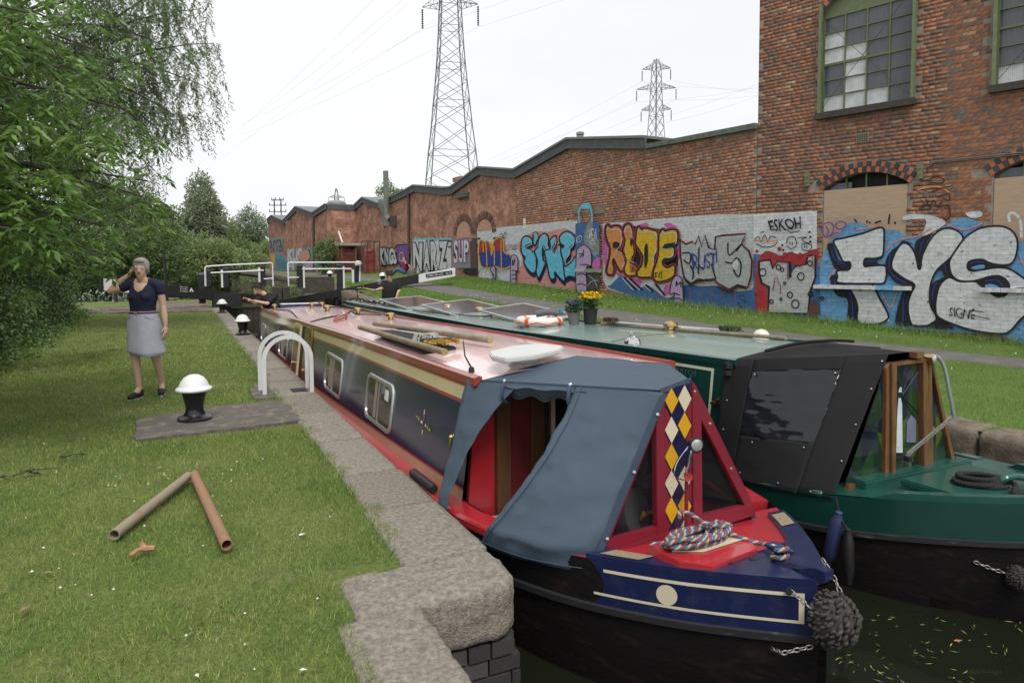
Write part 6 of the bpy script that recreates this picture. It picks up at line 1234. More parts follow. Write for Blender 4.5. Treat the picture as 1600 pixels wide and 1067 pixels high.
b.sheet([[Vector((2.5+.28*i/5, 3.80-.06*i/5, -.02+.38*j/4+.05*math.sin(i*1.3)*(j/4)-.10*(i/5)*(j/4))) for i in range(6)] for j in range(5)]); b.build('seat_fabric', mat('chair_blue', (.03,.05,.085), .85), CHR)
for x0, x1 in ((2.48,2.72),(2.72,2.5)): b = MB(); b.tube([(x0,3.76,-.4),(x1,3.70,.12)], .011, 7); b.build('leg', M_blk2, CHR)
# hose reel seen through the left pane
HR = thing('hose_reel', (2.1,3.2,0), 'grey and yellow hose reel behind the left cratch window', 'hose reel'); c = at_y(985,800,3.22); b = MB(); b.lathe([(.13,-.05),(.14,-.045),(.14,.045),(.13,.05)], c, 24, axis=(.5,-1,.3)); b.build('reel', mat('reel_grey', (.14,.15,.16), .5), HR, angle=40)
b = MB(); b.tube(spline([c+Vector((.02,-.08,.0)), c+Vector((.10,-.09,.02)), c+Vector((.16,-.07,-.01))], 5), .010, 8); b.tube([c+Vector((.02,-.075,-.02)), c+Vector((.02,-.1,.01)), c+Vector((.03,-.09,.03))], .01, 8); b.build('yellow_hose', mat('hose_yellow', (.55,.32,.03), .5), HR)
b = MB(); b.lathe([(.03,-.03),(.035,.03)], c+Vector((-.15,0,-.01)), 12, axis=(1,.2,0)); b.build('orange_nozzle', mat('nozzle_orange', (.6,.25,.03), .5), HR)
JP = at_y(985,775,3.45); b = MB(); 
for i in range(9): q = JP+Vector((random.uniform(-.25,.25), random.uniform(-.08,.1), random.uniform(-.14,.04))); b.ell(q, .1, .07, .05, 8, 6)
tag(b.build('bundled_clothes', mat('dark_clothes', (.02,.03,.05), .9, var=.4, scale=9)), 'dark crumpled clothes heaped behind the hose reel', 'clothes')
# rope heap on the lid
path = []; cA = at_z(1093,845,.14); dx_ = (at_z(1150,830,.125)-at_z(1040,862,.125)); ax1 = dx_.normalized(); ax2 = Vector((-ax1.y, ax1.x, 0))
for k in range(8):
    a = .20+.03*math.sin(k*2.3); w = .060+.022*math.sin(k*1.7+1); o_ = Vector((0,0,.006+.0055*k))+ax1*.018*math.sin(k*3.1)+ax2*(.020-.004*k)
    for i in range(20):
        t = 2*math.pi*i/20; path.append(cA+o_+ax1*a*math.cos(t)+ax2*w*math.sin(t)+Vector((0,0,.012*math.sin(t*2+k))))
path += [cA+ax1*.05+Vector((0,0,.08)), cA+ax1*.02+ax2*.08+Vector((0,0,.11)), cA-ax1*.02+ax2*.12+Vector((0,0,.12)), cA-ax1*.04+ax2*.10+Vector((0,0,.09))]
path2 = [at_z(1100,838,.16), at_z(1118,815,.2), at_z(1128,822,.19), at_z(1115,835,.17)]
RP = thing('rope_coil', tuple(cA), 'coiled blue, red and white mooring rope on the red bow locker', 'rope'); strands(spline(path, 3), .0112, [M_ropeb, M_roper, M_ropew], 'coil', RP); strands(spline(path2, 8), .0112, [M_ropeb, M_roper, M_ropew], 'loose_loop', RP)
tail = [cA+ax1*.15+ax2*.01+Vector((0,0,.03)), at_z(1172,845,.125), at_z(1195,850,.125), st+Vector((.03,.05,.03))]+[st+Vector((.036*math.cos(t), .036*math.sin(t), .0+.006*t)) for t in [1.0+i*.5 for i in range(22)]]; strands(spline(tail, 4), .0115, [M_ropeb, M_roper, M_ropew], 'tail_on_stud', RP)
strands(spline([cA-ax1*.13+Vector((0,0,.03)), at_z(1022,850,.12), at_z(1018,849,.12)], 6), .0115, [M_ropeb, M_roper, M_ropew], 'rope_end', RP)
# side fender between hull and coping
a, c = at_x(634,738,1.5)+Vector((0,0,.025)), at_x(670,752,1.5)+Vector((0,0,.015)); a = Vector((1.535,a.y,rb.zg(a.y)+.055)); c = Vector((1.54,c.y,rb.zg(c.y)+.05)); b = MB(); b.tube([a, a.lerp(c,.06), a.lerp(c,.14), a.lerp(c,.9), c], [.006,.02,.034,.034,.028], 12); tag(b.build('pipe_fender', M_blk2), 'black rubber pipe fender lying on the red gunwale by the coping', 'fender')
# things on the red roof
M_pole = mat('worn_boat_pole', (.21,.17,.11), .7, var=.3, scale=9, stretch=(1,1,1)); M_poleend = mat('pole_end_cut', (.30,.24,.10), .7)
def roof_pole(p, q, r, lb):
    t = thing('boat_pole', tuple(p), lb, 'pole', 'poles lying on the red roof'); p, q = Vector(p), Vector(q); b = MB(); b.tube([p, p.lerp(q,.33), p.lerp(q,.66), q], r, 12); b.build('shaft', M_pole, t, angle=50); b = MB(); b.tube([q+(p-q).normalized()*.02, q+(q-p).normalized()*.002], r*1.02, 12); b.build('cut_end', M_poleend, t, angle=50)
zt = lambda x, y: rz(x, y)+.085
roof_pole((1.86,7.85,zt(1.86,7.8)), (1.84,4.98,zt(1.84,5)-.0), .027, 'round wooden pole on the red roof, nearer the lock edge'); roof_pole((2.13,8.25,zt(2.1,8.2)-.02), (2.40,5.36,zt(2.4,5.4)-.02), .027, 'round wooden pole on the red roof, farther from the lock edge')
b = MB(); b.obox((2.03,6.5,zt(2,6.5)-.055), (.15,-.015,0), (.03,.95,-.004), (0,0,.018)); tag(b.build('gang_plank', mat('black_grip_plank', (.02,.02,.022), .9, var=.3, bump=.5, bscale=90), smooth=False, bevel=.006), 'black gripped gangplank between the poles on the red roof', 'plank')
BR = thing('deck_brush', (2.05,5.62,zt(2,5.6)), 'yellow bristled deck brush lying on the gangplank', 'brush'); b = MB(); b.obox((2.03,5.62,zt(2,5.6)+.01), (.165,-.03,0), (.02,.035,0), (0,0,.018)); b.build('head', mat('brush_head_black', (.02,.02,.02), .6), BR, smooth=False); bb = []
b = MB()
for i in range(160): p = Vector((2.03+random.uniform(-.16,.16), 5.585+random.uniform(-.02,.02), zt(2,5.6)+random.uniform(-.01,.02))); b.tube([p, p+Vector((random.uniform(-.02,.02), -.07, random.uniform(-.02,.02)))], [.004,.002], 3)
b.build('bristles', mat('bristle_yellow', (.52,.33,.04), .8), BR, kind='stuff'); b = MB(); b.tube([(2.02,5.66,zt(2,5.6)+.03), (1.98,6.9,zt(2,6.9)+.01)], .012, 8); b.build('handle', M_alu, BR)
b = MB()
for i in range(70):
    a_ = random.uniform(0,6.28); p = Vector((1.96+.10*math.cos(a_), 5.78+.10*math.sin(a_), zt(2,5.8)+.03)); b.tube([Vector((1.96,5.85,zt(2,5.8)+.05)), p+Vector((0,0,random.uniform(-.01,.03))), p+Vector((.04*math.cos(a_),.04*math.sin(a_)-.02,-.05))], .007, 4)
tag(b.build('string_mop', mat('mop_grey', (.30,.29,.26), .95, var=.2), kind=None), 'grey string mop head tied over the poles', 'mop')
TR = thing('satellite_tray', (2.3,4.55,.85), 'white flat tray on a round pedestal behind the blue canvas', 'tray'); b = MB(); Q = [at_z(x, y, .94) for x, y in ((764,550),(800,541),(842,537),(880,541),(874,548),(835,556),(790,561),(768,557))]; b.prism([q-Vector((0,0,.03)) for q in Q], (0,0,.035)); b.build('tray', mat('tray_white', (.55,.55,.54), .5, var=.06), TR, bevel=.008)
c = sum(Q, Vector())/len(Q); b = MB(); b.lathe([(.12,-.12),(.12,-.10),(.10,-.095),(.11,-.08),(.09,-.075),(.09,-.03)], c, 20); b.build('pedestal', mat('pedestal_white', (.6,.6,.6), .5), TR)
# ================= green boat
M_gr = gloss('bottle_green_paint', (.008,.048,.036), .2, var=.12); M_grdeck = gloss('deck_green_paint', (.012,.075,.058), .3, var=.15, coat=.3, scale=12, col2=(.022,.085,.066), c2pos=(.5,.75)); M_grroof = gloss('roof_green_paint', (.22,.33,.30), .32, var=.08, coat=.8); M_crl = gloss('green_cream_line', (.60,.60,.46), .4, var=.05)
GB = thing('narrowboat', (4.83,11,WZ), 'dark green narrowboat with a black canvas bow cover', 'narrowboat', 'narrowboats side by side in the lock')
gb = Boat(GB, 4.83, 1.95, 1.95, 1.03, 19.6, ([1.95,2.3,3.1,4.1,8,18,19.6], [.19,.11,.0,-.09,-.19,-.22,-.18]), ([4,8.7,18,19.6], [.76,.65,.60,.62]), .94, .86, 4.1, 19.3)
gb.hull(); gb.gunwale(M_gr, 3.2, 19.4, .1)
def zl(Y): return gb.zroof(Y)
for sg in (-1, 1): gb.strip('cabin_side', M_gr, lambda Y: gb.zg(Y)+.012, lambda Y: zl(Y)+.01, 4.1, 19.3, 0, sg)
gb.strip('cream_line', M_crl, lambda Y: zl(Y)-.085, lambda Y: zl(Y)-.06, 4.32, 19.2, .003)
for Y0 in (4.32,):
    b = MB(); b.sheet([[gb.cab(Y, z, .004) for Y in (Y0, Y0+.03)] for z in (gb.zg(Y0)+.15, zl(Y0)-.06)]); b.build('cream_line', M_crl, GB, smooth=False)
for Y0 in (9.2, 9.9): b = MB(); b.sheet([[gb.cab(Y, z, .004) for Y in (Y0, Y0+.03)] for z in (gb.zg(Y0)+.2, zl(Y0)-.06)]); b.build('cream_line', M_crl, GB, smooth=False)
gb.roof(M_grroof, 4.08, 18.2, M_gr); gz_ = lambda x, y: gb.zroof(y)+.016+.07*(1-((x-4.83)/.86)**2)
b = MB(); b.loft([[Vector((4.83+k*.87, 5.98+dy, gb.zroof(6)+.016+.07*(1-k*k))) for k in [-1+j/6 for j in range(13)]] for dy in (0,.02)], False); b.build('roof_seam', M_gr, GB, smooth=False)
b = MB(); o = gb.cab(4.9, .55, .004); flat_text(GB, '2BYQ8', gb.cab(4.78,.585,.004), (gb.cab(4.42,.585,.004)-gb.cab(4.78,.585,.004)).normalized(), Vector((0,0,1)), Vector((-1,0,.1)).normalized(), .26, .06, mat('faint_number', (.06,.12,.1), .5))
p = gb.cab(4.27, .42, .0); b = MB(); b.tube([p, p+Vector((-.05,0,0)), p+Vector((-.06,-.06,.02)), p+Vector((-.05,-.09,.05))], .013, 8); b.lathe([(.03,0),(.03,.012)], p, 10, axis=(-1,0,0)); b.build('brass_hook', M_brass, GB)
b = MB(); b.box(4.0,5.66,4.08,4.12,-.4,.74); b.build('front_bulkhead', M_dark, GB, smooth=False)
for x, y in ((4.62,12.3),(4.72,11.0),(5.15,6.35)): vent(GB, (x, y, gz_(x, y)), .085)
b = MB(); b.lathe([(.085,0),(.08,.05),(.05,.085),(.0,.1)], (5.5,5.3,gz_(5.5,5.3)), 16); b.build('roof_dome', mat('dome_white', (.66,.64,.55), .4), GB)
c = Vector((4.08,5.62,gz_(4.08,5.62))); b = MB(); b.lathe([(.085,0),(.085,.03),(.07,.06),(.03,.075),(.0,.078)], c, 18); b.tube([c+Vector((.028*math.cos(t),0,.10+.028*math.sin(t))) for t in [2*math.pi*i/14 for i in range(14)]], .006, 6, closed=True); b.build('ringed_vent', M_chrome, GB)
# bow hull side and deck
rb_save = rb; rb = gb
GP = side_patch('bow_panel', M_gr, 1.952, 4.1, .0, .93, .003, parent=GB)
rb = rb_save
def gd(Y, k, dz=0.0): return Vector((4.83+k*gb.hw(Y), Y, gb.zg(Y)+dz))
b = MB(); b.sheet([[gd(Y, k, .004) for k in (-1,-.5,0,.5,1)] for Y in [lerp(1.955, 3.3, i/16) for i in range(17)]]); b.build('fore_deck', M_grdeck, GB, angle=180)
for sg in (-1, 1):
    b = MB(); rings = []
    for i in range(20):
        Y = lerp(1.955, 2.92, i/19); o_ = gb.hw(Y); h_ = .04*sstep((2.92-Y)/.12); rings.append([gd(Y,sg,0), gd(Y,sg,.002+h_), Vector((4.83+sg*max(.01,o_-.10),Y,gb.zg(Y)+.004+h_)), Vector((4.83+sg*max(.01,o_-.10),Y,gb.zg(Y)))])
    b.loft(rings); b.build('bulwark', M_grdeck, GB, angle=40)
b = MB(); b.box(4.35,5.1,2.45,2.95,.05,.10); b.build('deck_locker', M_grdeck, GB, smooth=False, bevel=.01)
b = MB(); b.box(4.18,5.4,3.08,3.24,-.05,.06); b.build('deck_coaming', M_grdeck, GB, smooth=False, bevel=.01)
YG = 3.2
def cg(x, y, dy=0.0): return at_y(x, y, YG)+Vector((0,dy,0))
CG = thing('wooden_cratch', (4.78,YG,0), 'varnished wooden cratch frame with stained glass panes on the green boat', 'cratch frame')
def gprism(name, m, pts, th, dy=0.0, bev=.003): b = MB(); b.prism([cg(x, y, dy) for x, y in pts], (0,-th,0)); return b.build(name, m, CG, smooth=False, bevel=bev)
gprism('bottom_rail', M_wood, [(1316,768),(1320,755),(1376,741),(1378,754)], .045); gprism('bottom_rail', M_wood, [(1446,733),(1446,727),(1482,718),(1484,727)], .045)
gprism('stile', M_wood, [(1376,574),(1381,566),(1381,754),(1374,755)], .045); gprism('door_stile', M_wood, [(1382,566),(1390,565),(1388,748),(1382,752)], .06); gprism('door_stile', M_wood, [(1430,560),(1438,558),(1441,735),(1432,737)], .06); gprism('door_rail', M_wood, [(1388,752),(1388,736),(1434,726),(1441,738)], .058); gprism('door_rail', M_wood, [(1390,566),(1390,570),(1431,565),(1431,559)], .058)
gprism('stile', M_wood, [(1441,558),(1447,558),(1450,734),(1443,736)], .045); gprism('slope_rail', M_wood, [(1446,560),(1450,560),(1486,722),(1480,722)], .04)
def stained(name, cols, sc):
    m = bpy.data.materials.new(name); m.use_nodes = True; n, l = m.node_tree.nodes, m.node_tree.links; p = n['Principled BSDF']; p.inputs['Roughness'].default_value = .06; p.inputs['Alpha'].default_value = .62
    tc = n.new('ShaderNodeTexCoord'); v = n.new('ShaderNodeTexVoronoi'); v.inputs['Scale'].default_value = sc; mp = n.new('ShaderNodeMapping'); mp.inputs['Scale'].default_value = (1,1,.5); l.new(tc.outputs['Object'], mp.inputs[0]); l.new(mp.outputs[0], v.inputs['Vector']); s = n.new('ShaderNodeSeparateColor'); l.new(v.outputs['Color'], s.inputs[0])
    r = n.new('ShaderNodeValToRGB'); r.color_ramp.interpolation = 'CONSTANT'; e = r.color_ramp.elements; e[0].color = (*cols[0],1); e[1].color = (*cols[-1],1); e[1].position = .8
    for i in range(1, len(cols)-1): q = e.new(i/len(cols)); q.color = (*cols[i],1)
    l.new(s.outputs[0], r.inputs[0]); l.new(r.outputs[0], p.inputs['Base Color']); return m
M_sg = stained('stained_glass', [(.02,.05,.03),(.03,.08,.03),(.02,.03,.05),(.10,.14,.03),(.02,.02,.03),(.05,.06,.10)], 9)
gprism('pane', M_sg, [(1390,570),(1431,564),(1433,727),(1389,737)], .006, -.01, 0); gprism('pane', M_sg, [(1318,756),(1382,570),(1375,742)], .006, -.01, 0); gprism('pane', M_sg, [(1448,580),(1482,720),(1449,727)], .006, -.01, 0)
gprism('lighthouse_motif', mat('opal_glass', (.55,.62,.64), .2), [(1396,706),(1406,706),(1405,630),(1403,621),(1400,621),(1398,640)], .004, -.018, 0); gprism('lighthouse_motif', MATS['opal_glass'], [(1400,612),(1402,604),(1404,604),(1405,612)], .004, -.018, 0)
gprism('cloud_motif', mat('lilac_glass', (.16,.18,.27), .2), [(1413,660),(1420,648),(1427,655),(1426,690),(1412,690)], .004, -.018, 0); gprism('sun_motif', mat('amber_glass', (.4,.2,.03), .2), [(1451,676),(1455,664),(1459,676)], .004, -.018, 0)
lead = mat('lead_came', (.02,.02,.02), .5)
for a, c in (((1404,612),(1392,575)),((1404,612),(1408,570)),((1405,614),(1422,568)),((1406,616),(1431,580)),((1406,618),(1431,645)),((1406,620),(1431,660)),((1389,700),(1431,690)),((1389,715),(1431,712)),((1400,735),(1412,705)),((1412,705),(1425,728))):
    b = MB(); b.tube([cg(*a,-.02), cg(*c,-.02)], .0025, 4); b.build('lead_line', lead, CG)
lp = cg(1441,559,-.09); b = MB(); b.lathe([(.015,.09),(.035,.06),(.044,.01),(.046,0),(.04,-.004)], lp, 24, axis=(-.25,1,0)); hl = b.build('headlamp', M_brass, CG, angle=40); b = MB(); b.lathe([(.041,-.0),(.03,-.01),(.001,-.014)], lp, 24, axis=(-.25,1,0)); b.build('lamp_lens', MATS['lamp_lens_glass'], hl); b = MB(); b.obox(cg(1422,553,-.05), (.04,0,0), (0,.03,0), (0,0,.022)); b.build('lamp_mount', M_wood, CG, smooth=False)
# aerial on a bent arm
AE = thing('tv_aerial', tuple(cg(1450,553)), 'silver comb-shaped television aerial on a bent grey arm over the green bow', 'aerial'); pa = spline([cg(1450,556,-.06), at_y(1466,558,3.12), at_y(1476,575,3.08), at_y(1484,615,3.02), at_y(1491,653,2.98)], 6); b = MB(); b.tube(pa, .013, 10); b.build('arm', mat('arm_grey', (.16,.2,.2), .5, .3), AE)
e0, e1 = at_y(1487,654,2.96), at_y(1417,712,2.84); b = MB(); b.bar(e0, e1, .012, .012); b.bar(e0+Vector((0,0,.016)), e1+Vector((0,0,.016)), .010, .008); b.build('boom', M_alu, AE, smooth=False); dr_ = (e1-e0).normalized(); el = Vector((.93,.2,-.12)).normalized()
for i in range(9):
    c = e0.lerp(e1, .08+.11*i); L = .095-.006*i
    for s in (-1, 1): b = MB(); b.tube([c+Vector((0,0,.004*s)), c+el*s*L+Vector((0,0,.004*s))], .0024, 5); b.build('element', M_alu, AE)
b = MB(); b.obox(e1+Vector((.01,0,-.02)), (.018,0,0), (0,.018,0), (0,0,.016)); b.build('end_box', M_blk2, AE, smooth=False)
# black cover
H0, H1 = Vector((3.955,4.14,.785)), cg(1384,553,-.02); J1 = cg(1326,770,-.02)
def Jc(t): Y = lerp(4.10, 3.13, t); return Vector((gb.xc-gb.hw(Y)-.012, Y, gb.zg(Y)-.03))
CG2 = thing('canvas_cover', (4.6,3.6,0), 'black canvas cover with a clear plastic window over the green bow', 'canvas cover'); cn2 = Vector((-.8,-.5,.2)).normalized()
def cgP(t, h, bu=.03): return H0.lerp(H1, t).lerp(Jc(t), h)+cn2*bu*math.sin(math.pi*min(1,max(0,t)))*math.sin(math.pi*h)
for nm, t0, t1, h0, h1, m in (('side_panel',-.03,.17,0,1,M_blkcanvas),('side_panel',.76,1.0,0,1,M_blkcanvas),('side_panel',.17,.76,0,.10,M_blkcanvas),('side_panel',.17,.76,.64,1,M_blkcanvas)):
    sheet_uv(nm, m, lambda a, h: cgP(lerp(t0,t1,a), lerp(h0,h1,h)), 14, 16, CG2, .006, 20)
pv_m = glass('clear_vinyl', (.012,.013,.016), .10, .80)
o = sheet_uv('clear_window', pv_m, lambda a, h: cgP(lerp(.165,.765,a), lerp(.095,.645,h))+cn2*(-.003+.012*mnoise.noise(Vector((a*7,h*6,2)))+.006*mnoise.noise(Vector((a*3,h*19,4)))), 40, 40, CG2, .004, 22)
def gtop(a, c):
    Cc0, Cc1, Gg0, Gg1 = Vector((4.83,4.14,.90)), cg(1415,549,-.02), Vector((5.7,4.14,.785)), cg(1444,553,-.02)
    p = bili(H0,H1,Cc0,Cc1,a,c*2) if c < .5 else bili(Cc0,Cc1,Gg0,Gg1,a,(c-.5)*2); return p-Vector((0,0,.03*math.sin(math.pi*a)*math.sin(math.pi*c)))
sheet_uv('top_panel', M_blkcanvas, gtop, 20, 20, CG2, .010, 25)
sheet_uv('far_side', M_blkcanvas, lambda a, h: bili(Vector((5.7,4.14,.785)), cg(1444,553,-.02), Vector((5.86,4.1,-.1)), cg(1490,735,-.03), a, h), 10, 10, CG2, .004, 27)
b = MB(); A_, B_ = cg(1446,552,-.03), cg(1492,736,-.035); b.sheet([[A_.lerp(B_, i/12), A_.lerp(B_, i/12)+Vector((-.03,-.003,-.008))] for i in range(13)]); b.build('edge_trim', M_blkcanvas, CG2)
b = MB(); b.tube(spline([(4.2,4.0,.86),(4.5,3.95,.91),(4.83,3.9,.92),(5.1,3.9,.9)], 6), .014, 6); b.build('rolled_flap', M_blkcanvas, CG2)
for t, h in ((.02,.1),(.02,.35),(.02,.6),(.02,.9),(.98,.05),(.98,.25),(.97,.5),(.97,.75),(.3,.68),(.7,.68),(.25,.93),(.6,.95),(.85,.97),(.92,.97),(.2,.13),(.73,.13)): b = MB(); b.lathe([(.007,0),(.006,.005),(0,.007)], cgP(t,h)+cn2*.006, 8, axis=cn2); b.build('press_stud', M_stud, CG2)
for i, t in enumerate((.06,.05)): p = cgP(-.0,.05+.06*i)+cn2*.02; b = MB(); b.obox(p, (.012,.03,0), (-.02,.01,0), (0,0,.02)); b.build('strap_buckle', M_blk2, CG2, smooth=False)
# hanging fenders
M_fblue = mat('fender_blue', (.03,.04,.11), .45, var=.2, scale=10); M_fblk = mat('fender_black', (.012,.012,.012), .5)
def fender(p, q, r, m, lb, top):
    p, q = Vector(p), Vector(q); t = thing('side_fender', tuple(p), lb, 'fender', 'fenders hanging on the green boat'); ax = (q-p).normalized(); L = (q-p).length; b = MB(); b.lathe([(.012,-.03),(.022,-.025),(.022,-.005),(r*.75,.02),(r,.06),(r,L-.06),(r*.75,L-.02),(.022,L),(.018,L+.03),(.004,L+.035)], p, 20, axis=ax); b.build('body', m, t, angle=50)
    b = MB(); b.tube([Vector(top), p-ax*.02], .006, 6); b.build('lanyard', M_ropeblk, t)
Xf = 3.83; fender(at_x(1310,805,Xf), at_x(1294,876,Xf), .042, M_fblue, 'navy blue hanging fender beside the green bow', at_x(1306,776,Xf+.02)); fender(at_x(1325,832,Xf), at_x(1326,905,Xf), .036, M_fblk, 'black hanging fender just right of the blue one', at_x(1311,808,Xf+.0))
# black mooring rope, dolly and hook on the green bow
cB = at_z(1530,757,.10); ax1 = Vector((.8,-.6,0)).normalized(); ax2 = Vector((.6,.8,0)); path = []
for k in range(6):
    a = .15-.008*k; w = .10-.006*k; o_ = Vector((0,0,.016*k*.7))+ax1*.02*math.sin(k*2.1)+ax2*.012*math.cos(k*1.7)
    for i in range(16): t = 2*math.pi*i/16; path.append(cB+o_+ax1*a*math.cos(t)+ax2*w*math.sin(t))
path += [cB+ax1*.2-ax2*.02+Vector((0,0,.02)), at_z(1585,772,.12), at_z(1610,766,.12)]
RP2 = thing('rope_coil', tuple(cB), 'coiled black mooring rope on the green foredeck', 'rope'); strands(spline(path, 3), .016, [M_ropeblk]*3, 'coil', RP2, pitch=.06, step=.008)
b = MB(); pts = spline([at_z(1560,760,.1), at_z(1570,748,.16), at_z(1590,744,.17), at_z(1615,752,.15), at_z(1630,770,.1)], 5); b.tube(pts, .024, 10); b.build('mooring_hook', M_grdeck, GB)
fl = at_z(1552,786,.09); b = MB(); b.obox(fl, (.05,-.03,0), (.01,.015,0), (0,0,.004)); b.lathe([(.012,0),(.014,.03),(0,.034)], fl+Vector((-.015,.01,0)), 10); b.lathe([(.012,0),(.014,.03),(0,.034)], fl+Vector((.02,-.01,0)), 10); b.build('fairlead', M_brass, GB)
rope_fender(GB, gb.side(2.26,1.75,.05), .055, .065, 'rope_side_fender'); chain(GB, [gb.side(2.44,1.45,.012), gb.side(2.36,1.62,.012), gb.side(2.29,1.72,.014)], name='fender_chain')
# roof things
M_solar = mat('solar_cells', (.10,.10,.11), .12, var=.15, scale=3, coat=.8); M_salu = mat('solar_frame', (.55,.56,.57), .4, .7)
def solar(c, u, v, lb):
    c, u, v = Vector(c), Vector(u), Vector(v); n_ = u.cross(v).normalized(); n_ = n_ if n_.z > 0 else -n_; t = thing('solar_panel', tuple(c), lb, 'solar panel', 'solar panels on the green roof'); b = MB()
    for s in (-1, 1): b.obox(c+u*s, v, u.normalized()*.016, n_*.016); b.obox(c+v*s, u, v.normalized()*.016, n_*.016)
    b.build('frame', M_salu, t, smooth=False); b = MB(); b.obox(c+n_*.004, u*.98, v*.98, n_*.006); b.build('cells', M_solar, t, smooth=False)
    for s in (-.7, .7):
        for q in (-.8, .8): p = c+u*s+v*q; b = MB(); b.bar(p, Vector((p.x+.04, p.y, gz_(min(p.x,5.6),p.y)-.01)), .03, .012); b.build('leg', M_salu, t, smooth=False)
solar((4.66,14.6,.76), (.48,.0,.03), (.0,1.05,.04), 'solar panel nearest the stern of the green boat'); solar((4.76,11.9,.78), (.50,0,.04), (0,.95,.045), 'middle solar panel on the green roof, above a brass vent'); solar((4.88,9.6,.81), (.42,0,.04), (0,.85,.045), 'solar panel next to the lifebuoy on the green roof')
LR = thing('lifebuoy', (4.45,8.3,gz_(4.45,8.3)), 'white lifebuoy with orange bands lying on the green roof', 'lifebuoy'); c = Vector((4.46,8.3,gz_(4.46,8.3)+.055)); b = MB(); b.tube([c+Vector((.27*math.cos(t), .27*math.sin(t), 0)) for t in [2*math.pi*i/32 for i in range(32)]], .062, 12, closed=True); b.build('ring', mat('buoy_white', (.68,.67,.63), .5, var=.08), LR)
for a in (.4,1.97,3.54,5.11): b = MB(); b.tube([c+Vector((.27*math.cos(t), .27*math.sin(t), 0)) for t in [a+i*.05 for i in range(5)]], .065, 12); b.build('orange_band', mat('buoy_orange', (.6,.12,.04), .5), LR)
b = MB(); b.tube([c+Vector((.345*math.cos(t), .345*math.sin(t), -.01+.015*math.sin(t*8))) for t in [2*math.pi*i/40 for i in range(40)]], .008, 5, closed=True); b.build('grab_line', MATS['buoy_orange'], LR)
b = MB(); b.tube(spline([c+Vector((.0,.1,.09)), c+Vector((.15,.0,.12)), c+Vector((.27,-.05,.10))], 5), [.05]*11, 10); tag(b.build('rolled_mat', mat('roll_grey', (.12,.12,.13), .8)), 'dark grey roll lying across the lifebuoy', 'roll')
b = MB(); 
for k in range(4): b.tube(spline([c+Vector((.3+.02*math.cos(t+k),-.06+.04*math.sin(t)+.01*k,.12+.03*math.cos(t))) for t in [i*.7 for i in range(9)]], 3), .008, 5)
tag(b.build('cord_hank', mat('cord_turquoise', (.03,.28,.36), .8)), 'small hank of turquoise cord on the grey roll', 'cord')
def pot(p, r, h, lb, col, leafc, flc, n_, fh, rs):
    p = Vector(p); t = thing('flower_pot', tuple(p), lb, 'flower pot', 'flower pots on the green roof'); b = MB(); b.lathe([(r*.8,0),(r,h),(r*1.06,h),(r*1.06,h+.012),(r*.92,h+.012),(r*.9,h-.02),(0,h-.02)], p, 16); b.build('pot', mat('pot_'+str(col[0]), col, .7), t, angle=40)
    V, F, V2, F2 = [], [], [], []
    def leaf_(A, B, p0, d, L, w): s_ = d.cross(Vector((random.random(),random.random(),.3))).normalized()*w; i = len(A); A += [p0, p0+d*L*.5+s_, p0+d*L, p0+d*L*.5-s_]; B.append((i,i+1,i+2,i+3))
    for k in range(n_):
        q = p+Vector((random.gauss(0,r*.55), random.gauss(0,r*.55), h+random.uniform(0,fh))); leaf_(V, F, q, Vector((random.gauss(0,1),random.gauss(0,1),.6)).normalized(), .05, .014)
    for k in range(n_//3):
        q = p+Vector((random.gauss(0,r*.62), random.gauss(0,r*.62), h+fh*random.uniform(.75,1.1)))
        for j in range(5): leaf_(V2, F2, q, Vector((random.gauss(0,1),random.gauss(0,1),random.uniform(.1,.6))).normalized(), .024*rs, .008*rs)
    np_mesh('foliage', [tuple(v) for v in V], F, mat('pot_leaf', (.05,.10,.03), .7, island=.4, transl=.2), t, kind='stuff'); np_mesh('flowers', [tuple(v) for v in V2], F2, mat('petal_'+str(flc[0]), flc, .7, island=.2), t, kind='stuff')
pot((4.80,7.95,gz_(4.8,7.95)), .085, .15, 'grey pot of purple lavender on the green roof', (.12,.12,.115), None, (.20,.13,.42), 260, .16, 1.0); pot((5.0,7.85,gz_(5.0,7.85)), .10, .2, 'black pot of yellow flowers on the green roof', (.015,.015,.017), None, (.75,.50,.01), 300, .20, 1.7)
b = MB(); q0, q1 = Vector((5.02,7.6,gz_(5.0,7.6)+.02)), Vector((5.36,4.85,gz_(5.3,4.9)+.02)); b.tube([q0,q1], .020, 10); tag(b.build('boat_pole', M_pole), 'long wooden pole along the far side of the green roof', 'pole', 'poles on the green roof')
def mop(p, q, lb, headcol, m2):
    p, q = Vector(p), Vector(q); t = thing('mop', tuple(q), lb, 'mop', 'mops on the green roof'); b = MB(); b.tube([p,q], .014, 8); b.build('handle', m2, t); b = MB(); d = (q-p).normalized(); s_ = Vector((-d.y,d.x,0))
    for i in range(90): a = q+d*random.uniform(-.02,.16)+s_*random.uniform(-.05,.05); b.tube([a, a+Vector((random.gauss(0,.02),random.gauss(0,.02),.05)), a+Vector((random.gauss(0,.03),random.gauss(0,.03),.0))], .007, 4)
    b.build('head', headcol, t, kind='stuff')
mop((5.3,6.55,gz_(5.3,6.5)+.05), (5.5,5.85,gz_(5.5,5.8)+.05), 'mop with a dark green woolly head on the green roof', mat('mop_dark_green', (.05,.07,.04), .95, var=.4, scale=20), M_alu); mop((5.30,6.0,gz_(5.3,6)+.04), (5.02,7.3,gz_(5.0,7.2)+.05), 'brush with a brown bristle head on the green roof', mat('brush_brown', (.07,.045,.03), .95, var=.3, scale=20), M_alu)
b = MB(); 
